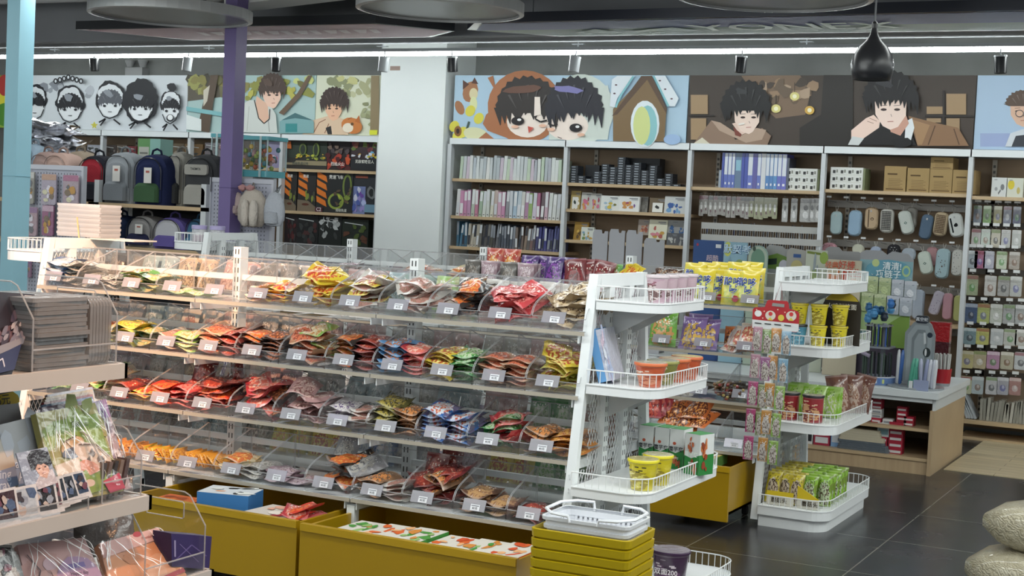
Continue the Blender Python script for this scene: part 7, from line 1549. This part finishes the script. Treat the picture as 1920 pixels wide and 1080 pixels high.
qslab('wrapped_notebook', 'purple and pink notebook just behind the green one', 'notebook', ((192, 930), (246, 915), (198, 748), (158, 757)), -2.44, -2.52, .02, '#b09aa0', a3, wrap=True)
for k in range(6):
    qslab('wrapped_notebook', ('nearest', 'second', 'third', 'fourth', 'fifth', 'hindmost')[k]+' of the notebooks whose top edges show behind the green one', 'notebook', ((100, 930-k*3), (215, 910-k*3), (173, 748-k*4.6), (78+k*2, 764-k*4.8)), -2.46-.012*k, -2.535-.012*k, .008, ['#7f6a80', '#6a7fa0', '#8f2f38', '#a8907a', '#a8875a', '#9a8f98'][k], None, wrap=False, mat=GLOSS)
def a4(p, m, Q, n):
    p.blobs(['#9aa0ac', '#a8adb6'], 0, 1, 0, 1, 8, .08, .2, 9); p.poly('#7f8fb0', [(.2, .42), (.98, .35), (1, .58), (.25, .66)]); stxt(m, Q, n, 'acking', .6, .43, .03, '#b9c6dc'); stxt(m, Q, n, 'Array', .6, .56, .03, '#b9c6dc')
qslab('album_package', 'pale grey textured album package lettered acking Array, right one', 'album', ((22, 985), (100, 965), (65, 780), (-15, 800)), -2.45, -2.53, .03, '#a3a5a8', a4)
qslab('album_package', 'pale grey textured album package at the very left edge', 'album', ((-60, 990), (44, 975), (20, 820), (-60, 835)), -2.43, -2.50, .03, '#b0aaa2', a4)
qslab('album_package', 'plain grey album package behind the two lettered ones', 'album', ((-60, 900), (60, 890), (35, 756), (-60, 765)), -2.56, -2.62, .03, '#9b9da0')
def a5(p, m, Q, n):
    p.poly('#8f98ab', [(0, 0), (1, 0), (1, .6), (0, .6)]).poly('#b9b0b6', [(.3, .85), (.55, .62), (.95, .6), (1, 1), (.35, 1)]).poly('#c9a090', [(.4, .4), (.85, .36), (.85, .62), (.7, .8), (.52, .7)]).fan('#26222a', .6, .3, [(.3, .5), (.28, .15), (.45, .02), (.75, .02), (.97, .14), (1, .45), (.88, .52), (.82, .36), (.65, .42), (.5, .36), (.42, .5)]).line('#8a4a48', [(.6, .64), (.72, .63)], .015).ell('#2a2226', .55, .5, .04, .012, 8).ell('#2a2226', .75, .49, .04, .012, 8).line('#b98a7c', [(.66, .52), (.67, .58)], .01)
qslab('photo_card', 'glossy photo card of a dark-haired person in a white shirt', 'photo card', ((52, 925), (108, 905), (88, 838), (30, 850)), -2.405, -2.43, .003, '#8f98ab', a5, mat=GLOSS)
def pol(seed, c=None):
    def g(p, m, Q, n): p.poly(c or '#2a262c', [(.08, .07), (.92, .07), (.92, .78), (.08, .78)]).blobs(['#3a2f36', '#6a3a4a', '#8f94a0', '#b9a8a0', '#1f1d22', '#4a5a7a'], .2, .8, .18, .68, 8, .08, .16, seed)
    return g
for i, (a, b_, c) in enumerate(((-18, 30, '#3a2028'), (12, 68, '#aeb4bd'), (52, 104, '#2a2226'), (70, 112, '#6a4048'), (88, 118, '#1f2530'), (100, 135, '#2a2f3a'), (118, 154, '#2c3c58'))):
    sl_ = [0, 0, 0, 0, 4, 8, 10][i]
    qslab('polaroid_card', ('leftmost', 'second, with two small photos', 'third, dark', 'fourth, mostly covered', 'fifth, leaning', 'sixth, leaning', 'rightmost, blue-black')[i]+' white-bordered photo card in the front stand', 'photo card', ((a+14, 992-i*8), (b_+10+sl_, 985-i*9), (b_+sl_*.2-1, 912-i*5), (a-8+sl_, 925-i*6)), -2.392-.0035*i, -2.402-.0035*i, .0015, '#c9c6c8', pol(40+i, c), mat=GLOSS)
t = thing('acrylic_card_stand', 'low clear acrylic stand across the front of the middle shelf', 'holder', (-2.386, 2.1, .91)); m = M(); m.m = 0; m.face([(0, 0, 0), (0, .48, 0), (0, .48, .03), (0, 0, .03)]); m.m = 1; m.tube([(0, 0, .03), (0, .48, .03)], .002, 5).tube([(0, .48, .03), (0, .48, 0)], .002, 5); m.build('acrylic_body', [ACRYL, EDGE], t)
holder(-2.62, -2.40, 2.64, 2.775, .91, .165, 'empty-handled acrylic box at the right end of the middle shelf')
for k in range(5): o = M().C(['#4a4444', '#6a5a55', '#3a3638', '#7a6a62', '#55484a'][k]).box(0, .1, 0, .012, 0, .09).build('dark_card_pack', GLOSS, loc=(-2.53, 2.655+k*.02, .914)); o.rotation_euler = (-.25, 0, 0); tag(o, 'dark card pack standing in the acrylic box on the middle shelf', 'card pack', 'dark card packs')
def a6(p, m, Q, n): p.ell('#b9a22f', .7, .5, .5, .42, 12, 0, .18, 3); stxt(m, Q, n, '5元', .62, .5, .028, '#2a2620')
qslab('price_card', 'yellow starburst price card reading 5 yuan behind the albums', 'price card', ((-30, 772), (30, 764), (24, 732), (-34, 740)), -2.66, -2.665, .002, '#5a5654', a6)
# lower shelf
def a7(p, m, Q, n): p.blobs(['#c9a09a', '#c4a8b0', '#b58f8a'], .1, .9, .1, .9, 10, .1, .2, 5).ell('#a88aa8', .7, .62, .3, .3, 14, 0, .06).poly('#7a6aa0', [(.58, .45), (.82, .43), (.82, .52), (.58, .53)]).line('#5a4a50', [(.08, .2), (.2, .5), (.12, .7)], .015); stxt(m, Q, n, 'Happy day', .7, .62, .014, '#4a3a55')
qslab('gift_notebook', 'pink notebook with lilac oval in clear bag on the lower shelf', 'notebook', ((60, 1130), (205, 1110), (158, 1008), (32, 1022)), -2.40, -2.50, .015, '#bd9a98', a7, wrap=True)
def a8(p, m, Q, n): p.poly('#c98a62', [(.1, .3), (1, .22), (1, 1), (.1, 1)]).blobs(['#d09a78', '#bd7f5c', '#d3a68a'], .2, .9, .3, .9, 8, .1, .18, 6).poly('#c9a09a', [(0, 0), (1, 0), (1, .2), (0, .26)]).ell('#a83440', .62, .02, .07, .05).poly('#a8404a', [(.3, .9), (1, .82), (1, .9), (.3, .98)]); stxt(m, Q, n, 'Premium', .75, .12, .012, '#a05048')
qslab('gift_notebook', 'orange and pink notebook in clear bag on the lower shelf', 'notebook', ((215, 1130), (352, 1082), (295, 990), (185, 1020)), -2.40, -2.50, .02, '#c98f70', a8, wrap=True)
def a9(p, m, Q, n): p.line('#5f5488', [(.1, .8), (.5, .3), (.9, .6)], .03).line('#6a5f90', [(.2, .3), (.7, .8)], .02).line('#8f8ab0', [(.08, .2), (.08, .7)], .04)
qslab('purple_box', 'dark purple printed box at the right end of the lower shelf', 'box', ((322, 1062), (392, 1068), (397, 1006), (321, 1000)), -2.42, -2.42, .06, '#332a5a', a9, side='#2a2248')
holder(-2.64, -2.40, 2.80, 3.03, .672, .2, 'acrylic holder with grip hole at the end of the lower shelf')
q = random.Random(14)
for k in range(4): qslab('printed_photo_strip', 'black and white photo strip pack at the bottom left corner', 'photo pack', ((-20+k*5, 1100), (35+k*4, 1090), (22+k*4, 1022+k*6), (-20, 1020+k*6)), -2.40-.01*k, -2.44-.01*k, .006, '#8f8f8e', pol(60+k, '#2c2c2e'), mat=GLOSS, grp='black and white photo strips')
def foilbag(px, py, X, w_, h, c, lab, seed): 
    p = ax(px, py, X); me = bag_mesh(w_, h, .03, GLOSS, seed, crump=.012, nx=12, ny=12)
    for d in me.color_attributes['Col'].data: d.color = (*lin(c), 1)
    return put_bag(me, p, (math.radians(62), 0, PI/2-.5), lab, None, 'wrapped_gift_bag', 'gift bag')
foilbag(205, 1040, -2.55, .16, .2, '#55504f', 'crinkled smoky bag behind the two notebooks on the lower shelf', 3)
0 and foilbag(265, 985, -2.60, .14, .16, '#8f7a78', 'crinkled pinkish bag at the back of the lower shelf', 4)
# ================================================================ shopping baskets
def basket(z, lab, c, W0, D0, h, taper, slots=False, handles=False, cx=-2.115, cy=5.02 - .16, name='shopping_basket', rz=.03):
    t = thing(name, lab, 'basket', (cx, cy, z), rz); m = M().C(c)
    def ring(w_, d, zz, r=.03, n=3):
        P = []
        for (sx, sy, a0) in ((1, 1, 0), (-1, 1, 90), (-1, -1, 180), (1, -1, 270)):
            for k in range(n+1): q = math.radians(a0+90*k/n); P.append((sx*(w_/2-r)+r*math.cos(q), sy*(d/2-r)+r*math.sin(q), zz))
        return P
    def wall(prof, c_=None, closed=True):
        R = [ring(w_, d, zz) for w_, d, zz in prof]
        for A, B in zip(R, R[1:]):
            for i in range(len(A)): j = (i+1) % len(A); m.face((A[i], A[j], B[j], B[i]), None, c_)
        return R
    wb, db = W0-2*taper, D0-2*taper; lerp = lambda zz: (wb+(W0-wb)*zz/h, db+(D0-db)*zz/h)
    if not slots:
        R = wall([(wb, db, 0), (*lerp(h-.03), h-.03), (W0+.012, D0+.012, h-.028), (W0+.016, D0+.016, h), (W0, D0, h+.002), (W0-.01, D0-.01, h-.01), (wb-.008, db-.008, .006)]); m.face(list(reversed(R[0]))); m.face(R[-1])
        m.build('basket_shell', PLAST, t)
    else:
        R = wall([(wb, db, 0), (*lerp(.03), .03)]); m.face(R[0]); wall([(*lerp(.095), .095), (*lerp(.115), .115)]); wall([(*lerp(h-.035), h-.035), (*lerp(h-.012), h-.012), (W0+.012, D0+.012, h-.012), (W0+.014, D0+.014, h), (W0-.004, D0-.004, h)])
        for z0_, z1_ in ((.03, .095), (.115, h-.035)):
            a, b_ = lerp(z0_), lerp(z1_)
            for ax_ in (0, 1):
                L_ = a[ax_]-.06; n = int(L_/.018)
                for k in range(n+1):
                    u = -L_/2+L_*k/n
                    for s in (-1, 1):
                        if ax_ == 0: m.prism([(u-.0055, s*a[1]/2, z0_), (u+.0055, s*a[1]/2, z0_), (u+.0055, s*(a[1]/2-.003), z0_), (u-.0055, s*(a[1]/2-.003), z0_)], [(u-.0055, s*b_[1]/2, z1_), (u+.0055, s*b_[1]/2, z1_), (u+.0055, s*(b_[1]/2-.003), z1_), (u-.0055, s*(b_[1]/2-.003), z1_)])
                        else: m.prism([(s*a[0]/2, u-.0055, z0_), (s*a[0]/2, u+.0055, z0_), (s*(a[0]/2-.003), u+.0055, z0_), (s*(a[0]/2-.003), u-.0055, z0_)], [(s*b_[0]/2, u-.0055, z1_), (s*b_[0]/2, u+.0055, z1_), (s*(b_[0]/2-.003), u+.0055, z1_), (s*(b_[0]/2-.003), u-.0055, z1_)])
            for A_, B_ in zip(ring(*a, z0_), ring(*a, z0_)[1:]): pass
            for i in range(4):
                Ra, Rb = ring(*a, z0_), ring(*b_, z1_)
                for k in range(3): m.face((Ra[i*4+k], Ra[i*4+k+1], Rb[i*4+k+1], Rb[i*4+k]))
        m.build('slotted_shell', PLAST, t)
    if handles:
        for s in (-1, 1):
            hm = M().C(hexmix(c, '#ffffff', .2)); zz = h+.012
            P = [(s*.055, -D0/2-.008, h-.01), (s*.06, -D0/2-.01, zz), (s*(W0/2-.04), -D0/2-.006, zz+.004), (s*(W0/2+.006), -D0/2+.05, zz+.006), (s*(W0/2+.006), D0/2-.05, zz+.008), (s*(W0/2-.04), D0/2+.004, zz+.01), (s*.06, D0/2+.006, zz+.012), (s*.055, D0/2+.004, h-.01)]
            hm.tube(P, .006, 6); hm.build('handle', PLAST, t, smooth=True)
    return t
bcx, bcy = -2.115, 5.03-.10
for k in range(7):
    basket(.012+k*.037, ('lowest', 'second from bottom', 'third from bottom', 'middle', 'third from top', 'second from top', 'topmost')[k]+' of the nested yellow shopping baskets', '#b79d10', .375, .28, .262, .03, cx=bcx, cy=bcy)
basket(.31, 'lower white slotted handle basket inside the yellow stack', '#dcdee4', .325, .225, .20, .03, True, False, bcx+.008, bcy)
basket(.342, 'upper white slotted basket with two folded handles on the yellow stack', '#e3e5ea', .335, .235, .20, .03, True, True, bcx+.008, bcy)
# ================================================================ wrapped bundles on the floor at right
def wrapmat():
    m, nt, b = newmat('stretch_wrapped_paper'); tc = nd(nt, 'ShaderNodeTexCoord'); wv = nd(nt, 'ShaderNodeTexWave'); wv.inputs['Scale'].default_value = 30; wv.inputs['Distortion'].default_value = 14; wv.bands_direction = 'DIAGONAL'
    n = nd(nt, 'ShaderNodeTexNoise'); n.inputs['Scale'].default_value = 26; n.inputs['Detail'].default_value = 5
    nt.links.new(tc.outputs['Object'], wv.inputs['Vector']); nt.links.new(tc.outputs['Object'], n.inputs['Vector'])
    ad = nd(nt, 'ShaderNodeMath', operation='ADD'); nt.links.new(wv.outputs['Fac'], ad.inputs[0]); nt.links.new(n.outputs['Fac'], ad.inputs[1])
    cr = nd(nt, 'ShaderNodeValToRGB'); cr.color_ramp.elements[0].color = (*lin('#8f8468'), 1); cr.color_ramp.elements[1].color = (*lin('#c4bda6'), 1); nt.links.new(n.outputs['Fac'], cr.inputs[0]); nt.links.new(cr.outputs[0], b.inputs['Base Color'])
    bp = nd(nt, 'ShaderNodeBump'); bp.inputs['Strength'].default_value = .45; bp.inputs['Distance'].default_value = .01; nt.links.new(ad.outputs[0], bp.inputs['Height']); nt.links.new(bp.outputs[0], b.inputs['Normal']); b.inputs['Roughness'].default_value = .3; b.inputs['Coat Weight'].default_value = .6; return m
WM = wrapmat()
def bundle(x, y, z, L_, d, h, lab, seed):
    r = random.Random(seed); t = thing('wrapped_bundle', lab, 'bundle', (x, y, z)); m = M(); n, g = 20, 12; R = []
    for i in range(g+1):
        u = i/g; s = min(1, (1-abs(2*u-1)**3.2)**.42+.02) if 0 < u < 1 else .25; ring = []
        for k in range(n):
            a = 2*PI*k/n; ca, sa = math.cos(a), math.sin(a); e = .62
            yy = d/2*math.copysign(abs(ca)**e, ca)*s; zz = h/2*math.copysign(abs(sa)**e, sa)*s
            j = 1+r.uniform(-.03, .03); ring.append((u*L_, yy*j, max(0, h/2+zz*j)))
        R.append(ring)
    for A, B in zip(R, R[1:]):
        for k in range(n): l = (k+1) % n; m.face((A[k], A[l], B[l], B[k]))
    m.face(list(reversed(R[0]))); m.face(R[-1]); m.build('wrapped_roll', WM, t, smooth=True); return t
bundle(-1.10, 6.92, 0, .95, .5, .245, 'lower plastic-wrapped bundle on the floor at the right edge', 3)
bundle(-1.04, 6.95, .225, .95, .46, .225, 'upper plastic-wrapped bundle stacked at the right edge', 7)
t = thing('brown_carton', 'brown carton lying on top of the wrapped bundles', 'carton', (-.80, 6.85, .45)); M().C('#a3805c').box(0, .4, 0, .3, 0, .1).build('carton_body', CARTON, t)

# small fittings up high
p = az(402, 4, 3.2); t = thing('smoke_detector', 'small round white smoke detector on the ceiling at the left', 'smoke detector', p); M().C('#b5b5b1').lathe([(0, 0), (.05, .0), (.085, .03), (.09, .06), (0, .06)], n=24).build('detector_body', PLAST, t, smooth=True); M().C('#8f8f8c').tube([(0, 0, .06), (0, 0, .22)], .02, 8).build('mount_stem', PLAST, t)
p = ay(258, 124, 12.44); t = thing('twin_emergency_light', 'grey twin-headed emergency light on the wall above the ink banner', 'emergency light', p)
M().C('#9a9b9c').box(-.12, .12, -.06, .05, -.12, -.02).build('battery_box', PLAST, t)
for s in (-1, 1): M().C('#a8a9aa').lathe([(0, -.04), (.03, -.035), (.055, .03), (.05, .04), (0, .03)], (s*.09, -.02, .02), 14).build('lamp_head', PLAST, t, smooth=True)
p = ay(741, 128, 11.93); tag(M().C('#a59088').box(-.055, .055, -.002, 0, -.02, .02).build('tape_patch', MATTE, loc=(p.x, 11.93, p.z)), 'faded brown tape patch high on the white column', 'tape')
struct(M().C('#cfcfcb').prism([tuple(az(430, 26, 3.12)), tuple(az(800, -18, 3.12)), tuple(az(780, -30, 3.12)), tuple(az(420, 10, 3.12))], [tuple(Vector(az(430, 26, 3.12))+Vector((0, 0, .1))), tuple(Vector(az(800, -18, 3.12))+Vector((0, 0, .1))), tuple(Vector(az(780, -30, 3.12))+Vector((0, 0, .1))), tuple(Vector(az(420, 10, 3.12))+Vector((0, 0, .1)))]).build('trim_7', MATTE))
merge_rest()
